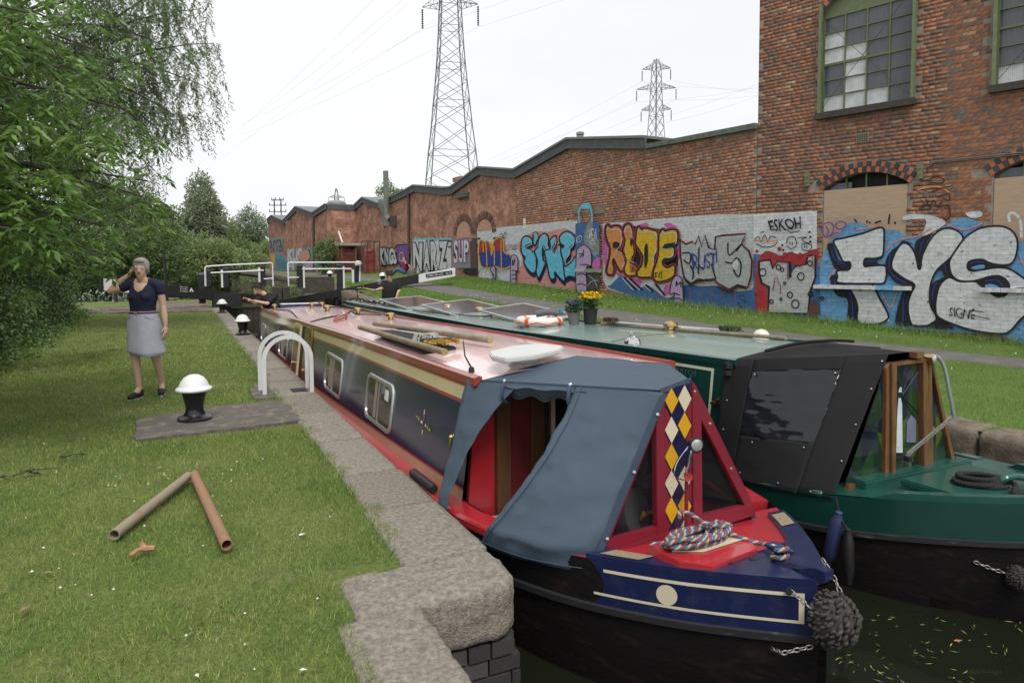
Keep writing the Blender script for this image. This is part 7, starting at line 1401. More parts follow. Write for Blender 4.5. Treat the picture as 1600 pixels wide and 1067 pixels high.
for k in range(5): y = 15.2+k*.55; b.tube(spline([(4.15+.1*math.sin(k+i*1.1), y+.12*i, gz_(4.3,y)+.03+.03*math.sin(i*2+k)) for i in range(7)], 3), .016, 5)
tag(b.build('black_rope_heap', M_ropeblk), 'tangle of black rope on the stern end of the green roof', 'rope')
b = MB(); b.tube(spline([(4.2,13.2,gz_(4.2,13)+.01),(4.12,12,gz_(4.12,12)+.03),(4.3,11,gz_(4.3,11)+.02),(4.4,10.2,gz_(4.4,10)+.02),(4.6,10.0,gz_(4.6,10)+.05)], 6), .012, 6); tag(b.build('black_cable', M_blk2), 'thin black cable running past the solar panels on the green roof', 'cable')
b = MB(); b.box(4.25,5.4,18.15,18.25,-.2,gb.zroof(18)+.03); b.build('stern_bulkhead', M_gr, GB, smooth=False)
b = MB(); b.poly([Vector((4.83+s_*gb.hw(Y)*.97, Y, -.25)) for s_, ys_ in ((-1,(18.2,18.6,19,19.5)),(1,(19.5,19,18.6,18.2))) for Y in ys_]); b.build('stern_deck', M_dark, GB, smooth=False)
b = MB(); t0 = at_y(560,478,19.2); b.tube(spline([at_y(561,478,19.3), at_y(558.5,462,19.3), at_y(558,453,19.3), at_y(561,450.3,19.2), at_y(570,451,19.0)], 6), .022, 8); b.build('swan_neck', M_chrome, GB)
b = MB(); b.tube([at_y(570,451,19.0), at_y(587,454,18.5)], .026, 8); b.build('tiller_arm', M_brass, GB); b = MB(); b.tube([at_y(566,452,19), at_y(566.5,444.5,19)], [.02,.035], 8); b.build('tiller_pin', M_brass, GB)
# ------------------------------------------------------------------ people
M_skin = mat('skin', (.56,.36,.27), .55, var=.10, scale=9, spec=.35); M_eye = mat('eye_dark', (.02,.016,.014), .3); M_lip = mat('lip', (.34,.14,.12), .5); M_shoe = mat('shoe_black', (.012,.012,.013), .7); M_sole = mat('shoe_sole', (.35,.33,.3), .8)
def blob(name, prims, mats, parent, vox=.011, smooth=6, paint=None, extra=None):
    b = MB()
    for p in prims:
        if p[0] == 'e': b.ell(p[1], *p[2:5], n=20, m=13)
        else:
            pts, rs = p[1], p[2]; A = [Vector(q) for q in pts]; dense = spline(A, 5) if len(A) > 2 else [A[0].lerp(A[1], i/6) for i in range(7)]
            k = len(dense); rr = [float(np.interp(i/(k-1)*(len(A)-1), range(len(A)), rs)) for i in range(k)]
            if len(p) > 3:      # flattened limb: x scale, y scale of section
                rings = [[q+Vector((math.cos(t)*r_*p[3][0], math.sin(t)*r_*p[3][1], 0)) for t in [2*math.pi*j/20 for j in range(20)]] for q, r_ in zip(dense, rr)]; b.loft(rings)
            else: b.tube(dense, rr, 14); b.ell(dense[0], rr[0], rr[0], rr[0], 12, 9); b.ell(dense[-1], rr[-1], rr[-1], rr[-1], 12, 9)
    o = b.build(name, mats[0] if isinstance(mats, list) else mats, None); md = o.modifiers.new('r', 'REMESH'); md.mode = 'VOXEL'; md.voxel_size = vox; md.use_smooth_shade = True; s = o.modifiers.new('s', 'SMOOTH'); s.factor = .5; s.iterations = smooth
    dg = bpy.context.evaluated_depsgraph_get(); dg.update(); me = bpy.data.meshes.new_from_object(o.evaluated_get(dg)); bpy.data.objects.remove(o)
    if extra:
        bm = bmesh.new(); bm.from_mesh(me); t = MB(); extra(t); vs = [bm.verts.new(v) for v in t.v]
        for f in t.f:
            try: bm.faces.new([vs[i] for i in f])
            except ValueError: pass
        bm.to_mesh(me); bm.free()
    me.materials.clear(); 
    for m in (mats if isinstance(mats, list) else [mats]): me.materials.append(m)
    me.polygons.foreach_set('use_smooth', [True]*len(me.polygons)); me.polygons.foreach_set('material_index', [0]*len(me.polygons))
    if paint:
        for f in me.polygons: f.material_index = paint(f.center)
    r = bpy.data.objects.new(name, me); COL.objects.link(r); r.parent = parent; ORG[r.name] = Vector((0,0,0)); return r
def hand(t, w, d, up, side, L=.09, curl=.5, r=.0085):
    """palm tip w, pointing along d; up = back of the hand; side = thumb side"""
    w, d, up, side = Vector(w), Vector(d).normalized(), Vector(up).normalized(), Vector(side).normalized()
    t.loft([[w+side*.03*a*k-up*.011*b_+d*z for a, b_ in ((-1,-1),(1,-1),(1,1),(-1,1))] for z, k in ((-.01,.8),(.03,1.0),(.075,1.1),(.085,1.0))])
    for i, (o_, l_) in enumerate(((.03,.9),(.010,1.0),(-.010,.95),(-.03,.75))):
        a = w+d*.075+side*o_; c = a+d*L*.45*l_-up*.01; e = c+(d*(1-curl)-up*curl).normalized()*L*.32*l_; f = e+(d*(1-curl*1.4)-up*curl*1.4).normalized()*L*.25*l_; t.tube([a,c,e,f], [r,r*.95,r*.85,r*.7], 7)
    a = w+side*.028+d*.02; t.tube([a, a+side*.025+d*.025-up*.008, a+side*.028+d*.06-up*.018], [r*1.15,r*1.05,r*.8], 7)
def head_prims(c, k=1.0, yaw=0.0):
    c = Vector(c); f = Vector((math.sin(yaw), -math.cos(yaw), 0)); s = Vector((math.cos(yaw), math.sin(yaw), 0)); P_ = []
    P_.append(('e', c+Vector((0,0,.035))*k-f*.008*k, .073*k, .09*k, .088*k)); P_.append(('c', [c+f*.03*k+Vector((0,0,.0)), c+f*.05*k-Vector((0,0,.07*k)), c+f*.055*k-Vector((0,0,.098*k))], [.064*k,.046*k,.03*k]))
    P_.append(('c', [c+f*.083*k+Vector((0,0,.015*k)), c+f*.106*k-Vector((0,0,.028*k))], [.010*k,.015*k])); P_.append(('c', [c+f*.083*k+s*.014*k+Vector((0,0,.028*k)), c+f*.068*k+s*.045*k+Vector((0,0,.026*k))], [.013*k,.012*k])); P_.append(('c', [c+f*.083*k-s*.014*k+Vector((0,0,.028*k)), c+f*.068*k-s*.045*k+Vector((0,0,.026*k))], [.013*k,.012*k]))
    P_.append(('e', c+f*.088*k-Vector((0,0,.058*k)), .020*k, .012*k, .010*k))
    for sg in (-1, 1): P_.append(('e', c+s*sg*.076*k-f*.008*k-Vector((0,0,.008*k)), .012*k, .02*k, .032*k))
    return P_, f, s
def face_paint(c, f, s, k=1.0):
    c = Vector(c)
    def fn(p):
        q = p-c; a, b_, z = q.dot(f), q.dot(s), q.z
        if a > .05*k:
            if abs(abs(b_)-.031*k) < .010*k and abs(z-.004*k) < .0045*k: return 1
            if abs(b_) < .02*k and abs(z+.058*k) < .0045*k and a > .07*k: return 2
        return 0
    return fn
# ---- the woman on the lawn
WO = thing('person', (-.39,9.2,0), 'woman in navy top and pale grey skirt walking on the lawn, hand to her ear', 'person', rotz=-PSI)
hc = (-.015,-.015,1.53); hp_, hf, hs = head_prims(hc, 1.0, R(18))
elbR, wrR = (-.375,-.03,1.27), (-.168,.005,1.462)
body = hp_+[('c', [(0,0,1.30),(-.005,-.002,1.38),(-.012,-.008,1.46)], [.062,.052,.052]),
    ('c', [(0,0,1.36),(0,0,1.25),(-.01,0,1.10),(-.01,0,1.0),(0,0,.88)], [.10,.135,.125,.13,.15], (1.05,.72)),
    ('c', [(-.06,.0,1.37),(-.165,0,1.345)], [.055,.05]), ('c', [(.06,.0,1.37),(.165,0,1.345)], [.055,.05]),
    ('c', [(-.175,0,1.34),(-.29,-.02,1.30),elbR], [.05,.045,.038]), ('c', [elbR,(-.295,-.02,1.36),wrR], [.038,.036,.025]),
    ('c', [(.178,0,1.335),(.205,.01,1.22),(.222,.015,1.10)], [.05,.043,.037]), ('c', [(.222,.015,1.10),(.245,-.01,.98),(.266,-.03,.865)], [.037,.036,.024]),
    ('c', [(-.08,-.0,.84),(-.082,-.045,.66),(-.078,-.085,.50)], [.085,.074,.054]), ('c', [(-.078,-.085,.50),(-.07,-.075,.36),(-.058,-.06,.13)], [.052,.048,.031]),
    ('c', [(.075,.02,.84),(.078,.06,.66),(.075,.08,.47)], [.085,.074,.054]), ('c', [(.075,.08,.47),(.078,.14,.34),(.082,.20,.14)], [.052,.048,.031]),
    ('c', [(-.058,-.06,.12),(-.07,-.13,.05)], [.036,.034]), ('c', [(.082,.20,.13),(.11,.13,.045)], [.036,.034])]
def wh(t): hand(t, Vector(wrR)+Vector((.005,0,.01)), (.42,.12,.85), (-.7,-.3,.4), (.2,-.9,-.2), L=.085, curl=.45); hand(t, (.268,-.034,.85), (.08,-.12,-1), (.9,-.2,.1), (-.2,-1,0), L=.085, curl=.35)
blob('body', body, [M_skin, M_eye, M_lip], WO, .0095, 5, face_paint(hc, hf, hs), wh)
M_top = mat('navy_tshirt', (.012,.014,.045), .85, var=.25, scale=7, bump=.2, bscale=20); M_skirt = mat('pale_grey_skirt', (.40,.42,.48), .85, var=.12, scale=9, bump=.9, bscale=7); M_belt = mat('purple_belt', (.14,.01,.10), .5); M_hair = mat('grey_hair', (.34,.31,.28), .75, var=.3, scale=30, stretch=(1,1,.3), bump=.6, bscale=90)
blob('top', [('c', [(0,.012,1.362),(0,.006,1.32),(0,0,1.25),(-.005,-.006,1.17),(-.012,0,1.07),(-.012,0,1.015)], [.108,.138,.155,.152,.137,.143], (1.06,.78)), ('e', (-.06,-.075,1.205), .07, .055, .06), ('e', (.058,-.075,1.205), .07, .055, .06), ('c', [(-.07,.008,1.372),(-.17,.005,1.347),(-.235,-.005,1.32)], [.060,.063,.060]), ('c', [(.07,.008,1.372),(.174,.005,1.337),(.20,.008,1.265)], [.060,.063,.058])], [M_top, M_skin], WO, .009, 4, lambda p: 1 if (p.y < .03 and (p.x/.078)**2+((p.z-1.40)/.13)**2 < 1) or (p.z > 1.392 and abs(p.x) < .075) else 0)
b = MB(); n_ = 56; rings = []
for k, (z, rx, ry, cx, cy) in enumerate(((1.035,.150,.118,-.010,0),(1.0,.158,.124,-.008,0),(.93,.182,.138,-.004,0),(.85,.196,.146,0,0),(.75,.199,.150,.006,-.005),(.65,.202,.166,.014,-.008),(.57,.206,.180,.022,-.01),(.53,.208,.185,.026,-.01))):
    rings.append([Vector((cx+rx*math.cos(t)*(1+.022*k/7*math.sin(5*t+1)), cy+ry*math.sin(t)*(1+.05*k/7*math.sin(4*t)), z+(.02*math.sin(t*2+.5) if k == 7 else 0)+(.012*math.cos(t)*-1 if k >= 6 else 0))) for t in [2*math.pi*j/n_ for j in range(n_)]])
b.loft(rings, False); sk = b.build('skirt', M_skirt, WO, angle=180); sm = sk.modifiers.new('t', 'SOLIDIFY'); sm.thickness = .004
b = MB(); b.loft([[Vector((-.009+.157*math.cos(t), .124*math.sin(t), z)) for t in [2*math.pi*j/40 for j in range(40)]] for z in (1.005,1.03)], False); bl_ = b.build('belt', M_belt, WO, angle=180); b = MB(); b.obox((-.03,-.126,1.018), (.02,0,0), (0,.004,0), (0,0,.016)); b.build('buckle', M_brass, bl_, smooth=False)
for nm, sx, pts in (('pocket_seam',0,[(-.09,-.126,.985),(-.13,-.10,.95),(-.155,-.07,.94)]),('pocket_seam',0,[(.07,-.126,.985),(.115,-.105,.95),(.15,-.07,.94)]),('fly_seam',0,[(-.01,-.130,1.0),(-.008,-.142,.9),(-.0,-.149,.82)])): b = MB(); b.tube(pts, .0035, 5); b.build(nm, mat('skirt_seam', (.30,.31,.36), .9), sk)
for s_, (a, c) in enumerate((((-.058,-.05,.055),(-.085,-.20,.038)), ((.082,.19,.055),(.135,.07,.036)))):
    a, c = Vector(a), Vector(c); d = (c-a); o = blob('shoe', [('c', [a, a.lerp(c,.55)+Vector((0,0,.004)), c], [.044,.042,.036]), ('e', a+Vector((0,.0,.03)), .042, .046, .035)], M_shoe, WO, .009, 3); b = MB(); s2 = Vector((-d.y,d.x,0)).normalized()
    pl = [a-d.normalized()*.045, a-s2*.038, a.lerp(c,.7)-s2*.041, c+d.normalized()*.035, a.lerp(c,.7)+s2*.041, a+s2*.038]; b.prism([Vector((q.x,q.y,.001)) for q in spline([Vector((q.x,q.y,0)) for q in pl], 4, True)], (0,0,.016)); b.build('sole', M_sole, o, smooth=False)
hcv = Vector(hc); hair = [('e', hcv+Vector((0,.014,.056)), .086, .1, .086), ('e', hcv+Vector((.012,-.055,.098)), .062, .042, .034), ('e', hcv+Vector((0,.06,.0)), .072, .047, .07)]+[('e', hcv+Vector((sg*.076,.012,.02)), .014, .04, .042) for sg in (-1,1)]
blob('hair', hair, M_hair, WO, .008, 2)
# ---- men in hats on the sterns
M_blkshirt = mat('black_tshirt', (.010,.010,.011), .88, var=.3, scale=8, bump=.2, bscale=20); M_jean = mat('dark_trousers', (.02,.022,.03), .9); M_hat = mat('bush_hat', (.022,.018,.016), .8, var=.3, scale=12)
def hat(root, c, m, brim=.17, tilt=0.0, k=1.0):
    c = Vector(c); ax = Vector((math.sin(tilt),0,math.cos(tilt))); b = MB(); b.lathe([(.10*k,.0),(brim*.8,-.012),(brim,.006),(brim,.012),(.105*k,.012),(.10*k,.06),(.085*k,.115),(.06*k,.118),(.03*k,.098),(0,.095)], c, 28, axis=ax); h = b.build('hat', m, root, angle=50); b = MB(); b.lathe([(.108*k,.012),(.106*k,.04)], c, 28, axis=ax); b.build('hat_band', M_belt if False else mat('hat_band', (.05,.04,.03), .7), h); return h
def man(loc, label, hc, yaw, sh, armL, armR, tilt=0.0, lean=(0,0), hip=.9, gray=False, lx=0.0):
    t = thing('person', loc, label, 'person', rotz=-PSI); hp_, hf, hs = head_prims(hc, 1.02, yaw); c = Vector(hc); S = Vector(sh); sl, sr = S+Vector((-.19,0,0)), S+Vector((.19,0,0)); H = Vector((lean[0], lean[1], hip))
    body = hp_+[('c', [S+Vector((0,0,-.06)), S.lerp(c,.5), c-Vector((0,0,.06))], [.075,.06,.058]), ('c', [S+Vector((0,0,.0)), S.lerp(H,.4), S.lerp(H,.75), H], [.13,.17,.165,.165], (1.1,.8)),
        ('c', [S, sl], [.07,.062]), ('c', [S, sr], [.07,.062]), ('c', [sl, armL[0]], [.06,.045]), ('c', [armL[0], armL[1]], [.044,.03]), ('c', [sr, armR[0]], [.06,.045]), ('c', [armR[0], armR[1]], [.044,.03]),
        ('c', [H+Vector((-.09,0,0)), (lx-.1,-.02,hip*.53), (lx-.1,0,.06)], [.1,.075,.05]), ('c', [H+Vector((.09,0,0)), (lx+.1,-.02,hip*.53), (lx+.1,0,.06)], [.1,.075,.05])]
    def hh(m_):
        for (e, w) in (armL, armR): d = (Vector(w)-Vector(e)).normalized(); hand(m_, Vector(w), d, (0,-.4,.9), (.6,-.7,.2), curl=.7)
    blob('body', body, [M_skin, M_eye, M_lip], t, .011, 4, face_paint(hc, hf, hs, 1.02), hh)
    blob('tshirt', [('c', [S+Vector((0,.01,.03)), S+Vector((0,0,-.03)), S.lerp(H,.4), S.lerp(H,.75), H+Vector((0,0,-.02))], [.12,.17,.195,.19,.185], (1.1,.86)), ('c', [S+Vector((0,0,-.01)), sl], [.085,.075]), ('c', [S+Vector((0,0,-.01)), sr], [.085,.075]), ('c', [sl, sl.lerp(Vector(armL[0]),.75)], [.078,.068]), ('c', [sr, sr.lerp(Vector(armR[0]),.75)], [.078,.068])], M_blkshirt, t, .012, 4)
    blob('trousers', [('c', [H+Vector((-.09,0,0)), (lx-.1,-.02,hip*.53), (lx-.1,0,.1)], [.115,.09,.07]), ('c', [H+Vector((.09,0,0)), (lx+.1,-.02,hip*.53), (lx+.1,0,.1)], [.115,.09,.07]), ('e', H, .18, .14, .1)], M_jean, t, .014, 3)
    for sx in (lx-.1,lx+.1): blob('shoe', [('c', [(sx,.02,.05),(sx,-.13,.04)], [.05,.042])], M_shoe, t, .012, 3)
    b = MB(); c_ = c+Vector((0,.03,.0)); b.ell(c_+Vector((0,.015,.02)), .083, .088, .07, 16, 9); b.build('hair', M_hair if gray else mat('dark_hair', (.05,.04,.035), .8), t)
    hat(t, c+Vector((0,.005,.062)), M_hat, .165, tilt); return t
def loc_at(x, y, Y, z0): p = at_y(x, y, Y); return (p.x, p.y, z0)
# local frame: x to the photo's right, metres; k = metres per photo pixel at that depth
Yr = 17.35; p = at_y(408, 452, Yr); k1 = (p-CAMP).dot(_fw)/FPX; z0 = -.30; zz = lambda y_: at_y(408, y_, Yr).z-z0
man((p.x, p.y, z0), 'man in black t-shirt and dark hat leaning over the stern of the red boat', (-5*k1,-.05,zz(452)), R(-25), (9*k1,.02,zz(462.5)), (((-4)*k1,-.18,zz(473)), (-14*k1,-.28,zz(467))), ((14*k1,-.20,zz(474)), (-4*k1,-.34,zz(469))), R(10), (.34,.05), .62, True, .42)
Yg = 18.75; p = at_y(606, 445, Yg); k2 = (p-CAMP).dot(_fw)/FPX; z0 = -.25; zz = lambda y_: at_y(606, y_, Yg).z-z0
man((p.x, p.y, z0), 'man in black t-shirt and wide hat steering the green boat, one hand on the tiller', (3*k2,-.02,zz(432.5)), R(6), (4*k2,.02,zz(442.5)), ((-8*k2,-.1,zz(450)), (-17*k2,-.16,zz(453))), ((18*k2,-.02,zz(453)), (15*k2,-.12,zz(461))), 0, (.02,.0), .86, True)
# ---- person sitting on the verge
SP = Vector(on_right(632, 433.5))+Vector((0,0,.12)); dS = (SP-CAMP).dot(_fw)/FPX; SI = thing('person', (SP.x, SP.y, SP.z), 'person in maroon top and jeans sitting by the wall behind the right gate beam', 'person', rotz=-PSI)
hcs = (.02,0,.80); hp_, hf, hs = head_prims(hcs, 1.0, R(-80)); S = Vector((.10,.02,.60)); H = Vector((-.02,.02,.16))
bd = hp_+[('c', [S, Vector((.05,0,.7)), Vector(hcs)-Vector((0,0,.05))], [.075,.055,.055]), ('c', [S, S.lerp(H,.5), H], [.13,.16,.16], (1,.9)), ('c', [S+Vector((.0,-.16,0)), (.26,-.2,.5), (.36,-.15,.36)], [.055,.042,.03]), ('c', [S+Vector((0,.16,0)), (.2,.2,.42), (.05,.2,.3)], [.055,.042,.03]), ('c', [H+Vector((0,-.09,0)), (-.36,-.12,.30), (-.62,-.12,.05)], [.1,.07,.045]), ('c', [H+Vector((0,.09,0)), (-.36,.1,.28), (-.64,.1,.05)], [.1,.07,.045])]
blob('body', bd, [M_skin, M_eye, M_lip], SI, .013, 4, face_paint(hcs, hf, hs), lambda t: (hand(t, (.36,-.15,.36), (.3,0,-1), (.9,0,.3), (0,-1,0)), hand(t, (.05,.2,.3), (-.8,0,-.4), (0,0,1), (0,-1,0))))
blob('maroon_top', [('c', [S+Vector((0,0,.02)), S.lerp(H,.5), H+Vector((0,0,.02))], [.135,.185,.18], (1,.92)), ('c', [S+Vector((0,-.1,0)), (.2,-.2,.56)], [.085,.07]), ('c', [S+Vector((0,.1,0)), (.16,.2,.5)], [.085,.07])], mat('maroon_cloth', (.12,.012,.03), .9, var=.2), SI, .014, 4)
blob('jeans', [('c', [H+Vector((0,-.09,0)), (-.36,-.12,.30), (-.58,-.12,.08)], [.12,.085,.065]), ('c', [H+Vector((0,.09,0)), (-.36,.1,.28), (-.6,.1,.08)], [.12,.085,.065]), ('e', H, .15, .17, .11)], mat('blue_denim', (.05,.10,.22), .9, var=.2), SI, .014, 4)
blob('hair', [('e', Vector(hcs)+Vector((.02,0,.04)), .088, .088, .085), ('c', [(.08,0,.80),(.20,.0,.72),(.26,0,.56)], [.05,.05,.025])], mat('long_dark_hair', (.03,.022,.018), .7), SI, .012, 3)
for y_ in (-.12,.1): blob('shoe', [('c', [(-.62,y_,.05),(-.74,y_,.06)], [.05,.04])], M_shoe, SI, .013, 3)
q = on_right(643.5, 431); b = MB(); b.lathe([(.22,0),(.25,.2),(.23,.42),(.18,.46),(0,.48)], q, 14); tag(b.build('stone_stump', mat('stump_grey', (.16,.15,.14), .9, var=.3)), 'grey stone stump behind the sitting person', 'stump')
# ------------------------------------------------------------------ vegetation
def leaf_mat(name, col, k=.35, tr=.35, rough=.5, spec=.4, col2=None): return mat(name, col, rough, var=.25, scale=1.2, island=k, transl=tr, spec=spec, col2=col2, c2pos=(.4,.65))
def norm(a): return a/(np.linalg.norm(a, axis=1)[:, None]+1e-9)
def leaves_np(B, D, L, W, droop=.15):
    """quads: base B, direction D, length L, width W"""
    n = len(B); D = norm(D); A = rng.normal(size=(n,3)); S = norm(np.cross(D, A)); N = np.cross(D, S); L = np.broadcast_to(L, (n,))[:, None]; W = np.broadcast_to(W, (n,))[:, None]
    M_ = B+D*L*.45+N*L*.05; T = B+D*L-N*L*droop*.3; T[:, 2] -= L[:, 0]*droop*.5
    V = np.stack([B, M_+S*W*.5, T, M_-S*W*.5], 1).reshape(-1, 3); F = np.arange(4*n).reshape(n, 4); return V, F
def arr(v): return np.array([tuple(p) for p in v])
def limb(b, a, c, r0, r1, bend=.4, n=9):
    a, c = Vector(a), Vector(c); P_ = []
    for i in range(n): t = i/(n-1); p = a.lerp(c, t)+Vector((0,0,bend*math.sin(math.pi*t*.9)))+Vector((mnoise.noise(a+Vector((t*3,0,0))), mnoise.noise(c+Vector((0,t*3,0))), 0))*.18*math.sin(math.pi*t); P_.append(p)
    b.tube(P_, [lerp(r0, r1, i/(n-1)) for i in range(n)], 7); return P_
M_bark = mat('bark', (.055,.045,.035), .95, var=.4, scale=8, bump=.8, bscale=25)
def trunk(b, base, top, r0, r1):
    base, top = Vector(base), Vector(top); b.tube([base-Vector((0,0,.2)), base+Vector((0,0,.3))]+[base.lerp(top, t)+Vector((.12*math.sin(t*5),.1*math.cos(t*4),0)) for t in (.2,.45,.7,1)], [r0*1.3,r0,r0*.9,r0*.8,r0*.65,r1], 12)
# --- near ash with compound leaves
T = thing('ash_tree', (-4.6,7.6,0), 'near ash tree whose drooping compound leaves hang in from the left edge', 'tree'); b = MB(); trunk(b, (-4.6,7.6,0), (-4.4,7.4,6.5), .2, .08)
tips = [(150,95,7.2),(205,190,7.4),(232,300,7.0),(224,325,6.6),(165,372,6.2),(125,405,5.6),(60,385,5.2),(170,255,6.0),(95,125,6.0),(45,40,6.0),(110,60,7.6),(15,255,5.0),(185,140,8.0),(140,335,6.8),(30,150,5.4),(75,300,5.3),(10,400,5.6),(-20,80,5.5),(60,220,6.6),(200,240,8.2)]
Ls = []
for i, (x, y, d) in enumerate(tips):
    e = at_d(x, y, d); s_ = Vector((-4.45+.1*math.sin(i), 7.5, min(5.8, max(1.2, e.z*.9+random.uniform(-.5,.6))))); Ls.append(limb(b, s_, e, .045, .008, .35))
B_, D_, LL, WW = [], [], [], []
for P_ in Ls:
    for k in range(52):
        t = random.uniform(.42, 1.0); i = int(t*(len(P_)-1)); q = P_[min(i, len(P_)-2)].lerp(P_[min(i, len(P_)-2)+1], t*(len(P_)-1)-i if i < len(P_)-1 else 1)
        off = Vector((random.gauss(0,.22), random.gauss(0,.3), random.gauss(0,.2))); c = q+off
        if random.random() < .25: b.tube([q, q.lerp(c,.5)+Vector((0,0,.04)), c], [.007,.005,.003], 4)
        for m in range(random.randint(2,3)):
            ang = random.uniform(0, 6.28); d = Vector((math.cos(ang), math.sin(ang)*.8, random.uniform(-.5,.15))).normalized(); side = d.cross(Vector((0,0,1))).normalized(); Lr = random.uniform(.2,.3); nl = 4
            for j in range(nl):
                r_ = c+d*Lr*(.3+.6*j/nl)-Vector((0,0,.12*((j+1)/nl)**2*Lr*2))
                for sg in (-1, 1): B_.append(r_); D_.append(d*.75+side*sg*.8+Vector((0,0,-.25))); LL.append(random.uniform(.075,.11)); WW.append(random.uniform(.024,.034))
            B_.append(c+d*Lr*.9-Vector((0,0,.24*Lr))); D_.append(d+Vector((0,0,-.4))); LL.append(.11); WW.append(.034)
b.build('trunk', M_bark, T); V, F = leaves_np(arr(B_), arr(D_), np.array(LL), np.array(WW), .3); np_mesh('crown', V, F, leaf_mat('ash_leaf', (.14,.24,.045), .5, .45, .36, .5, (.095,.18,.05)), T)
# --- tall willow behind
T = thing('willow_tree', tuple(at_z(95,478,0)), 'tall willow with narrow hanging leaves rising over the left bank', 'tree'); b = MB(); base = at_z(95, 478, 0); base = at_d(-30, 470, 16); base.z = 0; T.location = base; ORG[T.name] = base.copy(); trunk(b, base, base+Vector((0,.2,7)), .22, .12)
tips = [(300,15,16),(335,85,16),(338,160,16.5),(322,200,17),(285,205,16),(250,290,16),(228,335,15.5),(200,345,16),(150,15,17),(225,60,18),(262,110,16),(100,45,16),(60,110,17),(180,200,15),(120,250,15),(300,140,17),(20,25,17),(250,-45,17),(330,-40,18),(290,60,18),(240,180,17),(210,130,16),(270,240,16.5),(150,300,16),(180,90,18),(20,150,16),(60,260,16),(318,30,17),(290,105,16.5),(245,20,17)]
Ls = []
for i, (x, y, d) in enumerate(tips): e = at_d(x, y, d); s_ = base+Vector((0,.1,random.uniform(2.5,6.8))); Ls.append(limb(b, s_, e, .055, .006, .8, 11))
B_, D_, LL = [], [], []
for P_ in Ls:
    for k in range(62):
        t = random.uniform(.3, 1.0)**.8; i = min(int(t*(len(P_)-1)), len(P_)-2); q = P_[i].lerp(P_[i+1], random.random())+Vector((random.gauss(0,.22), random.gauss(0,.28), random.gauss(0,.12))); o_ = Vector((random.gauss(.12,.3), random.gauss(0,.3), 0)); H = random.uniform(.45,1.1); n_ = int(H*42)
        if k % 6 == 0: b.tube([q, q+o_*.5*H-Vector((0,0,H*.35)), q+o_*H-Vector((0,0,H))], [.006,.004,.002], 3, cap=False)
        for j in range(n_):
            f = j/n_; p = q+o_*H*f*(1.2-.4*f)+Vector((0,0,-H*f*f*.6-H*f*.35)); B_.append(p); D_.append(Vector((random.gauss(0,.8)+o_.x, random.gauss(0,.8)+o_.y, -.55))); LL.append(random.uniform(.08,.13))
b.build('trunk', M_bark, T); V, F = leaves_np(arr(B_), arr(D_), np.array(LL), .024, .3); np_mesh('crown', V, F, leaf_mat('willow_leaf', (.125,.19,.075), .4, .38, .45, .45, (.17,.23,.12)), T)
# --- bushes and trees built of leaf clumps
def cloud(center, rad, n, size, flat=.0, clumps=26, up=.3):
    """leaf quads gathered into uneven clumps through an ellipsoid"""
    c = np.array(center); r = np.array(rad); k = rng.normal(size=(clumps,3)); k = norm(k)*(rng.uniform(.25,1,(clumps,1))**.5); cs = k*r*.82; cr_ = rng.uniform(.22,.42,clumps)
    w = rng.integers(0, clumps, n); d = norm(rng.normal(size=(n,3)))*(rng.uniform(0,1,(n,1))**.4); P_ = cs[w]+d*(cr_[w][:, None])*r; D = d+np.array([0,0,up])+rng.normal(size=(n,3))*.5
    return c+P_, D
def bush(name, center, rad, n, size, m, label, cat='tree', group=None, trunk_r=.12, clumps=26, asp=.45):
    center = Vector(center); t = thing(name, (center.x, center.y, max(-.2, center.z-rad[2]-.3)), label, cat, group); kk = 2 if group == G or 'water' in (group or '') else 1; n *= kk; P_, D = cloud(center, rad, n, size, clumps=clumps+14); V, F = leaves_np(P_, D, rng.uniform(.7,1.4,n)*size*1.15, size*asp*1.2, .2); np_mesh('crown', V, F, m, t)
    b = MB(); base = Vector((center.x, center.y, -.3)); b.tube([base, base.lerp(center,.5), center], [trunk_r, trunk_r*.7, trunk_r*.3], 8)
    for i in range(9): e = center+Vector((random.uniform(-.7,.7)*rad[0], random.uniform(-.7,.7)*rad[1], random.uniform(-.3,.7)*rad[2])); b.tube([base.lerp(center, random.uniform(.3,.8)), base.lerp(e,.7)+Vector((0,0,.2)), e], [trunk_r*.45, trunk_r*.25, trunk_r*.08], 5)
    b.build('trunk', M_bark, t); return t
Lf1 = leaf_mat('leaf_fresh', (.21,.28,.105), .3, .4, .6, .3, (.27,.33,.15)); Lf2 = leaf_mat('leaf_dark', (.11,.17,.06), .35, .35, .55, .35, (.16,.22,.085)); Lf3 = leaf_mat('leaf_greywillow', (.21,.26,.16), .3, .35, .6, .3, (.27,.31,.2)); Lf4 = leaf_mat('leaf_mid', (.16,.23,.085), .35, .35, .55, .35, (.21,.27,.11))
G = 'bushes beyond the water'
def pxb(x, y, d, rx, ry, rz_, n, size, m, label, name='bush', cat='bush', group=G, **k): c = at_d(x, y, d); return bush(name, c, (rx,ry,rz_), n, size, m, label, cat, group, **k)
pxb(318,345,62,2.4,2.4,3.0,5500,.24,Lf3,'pale green young tree standing alone beyond the left gate','young_tree','tree','trees beyond the water')
pxb(316,402,57,3.0,2.4,2.0,4200,.24,Lf1,'light green bush in front of the young tree trunk beyond the gate')
pxb(352,408,80,3.6,2.4,2.2,3600,.27,Lf1,'light green bush between the gate rails and the tall rounded bush')
pxb(314,305,62,1.3,1.1,2.2,1000,.24,Lf3,'slim leader of the pale green tree beyond the left gate','young_tree','tree','trees beyond the water')
pxb(225,365,48,2.6,2.5,3.0,7000,.22,Lf2,'dark round tree under the willow branches','round_tree','tree','trees beyond the water')
pxb(200,395,40,3.6,2.5,2.2,6000,.18,Lf2,'dark bush low behind the woman',)
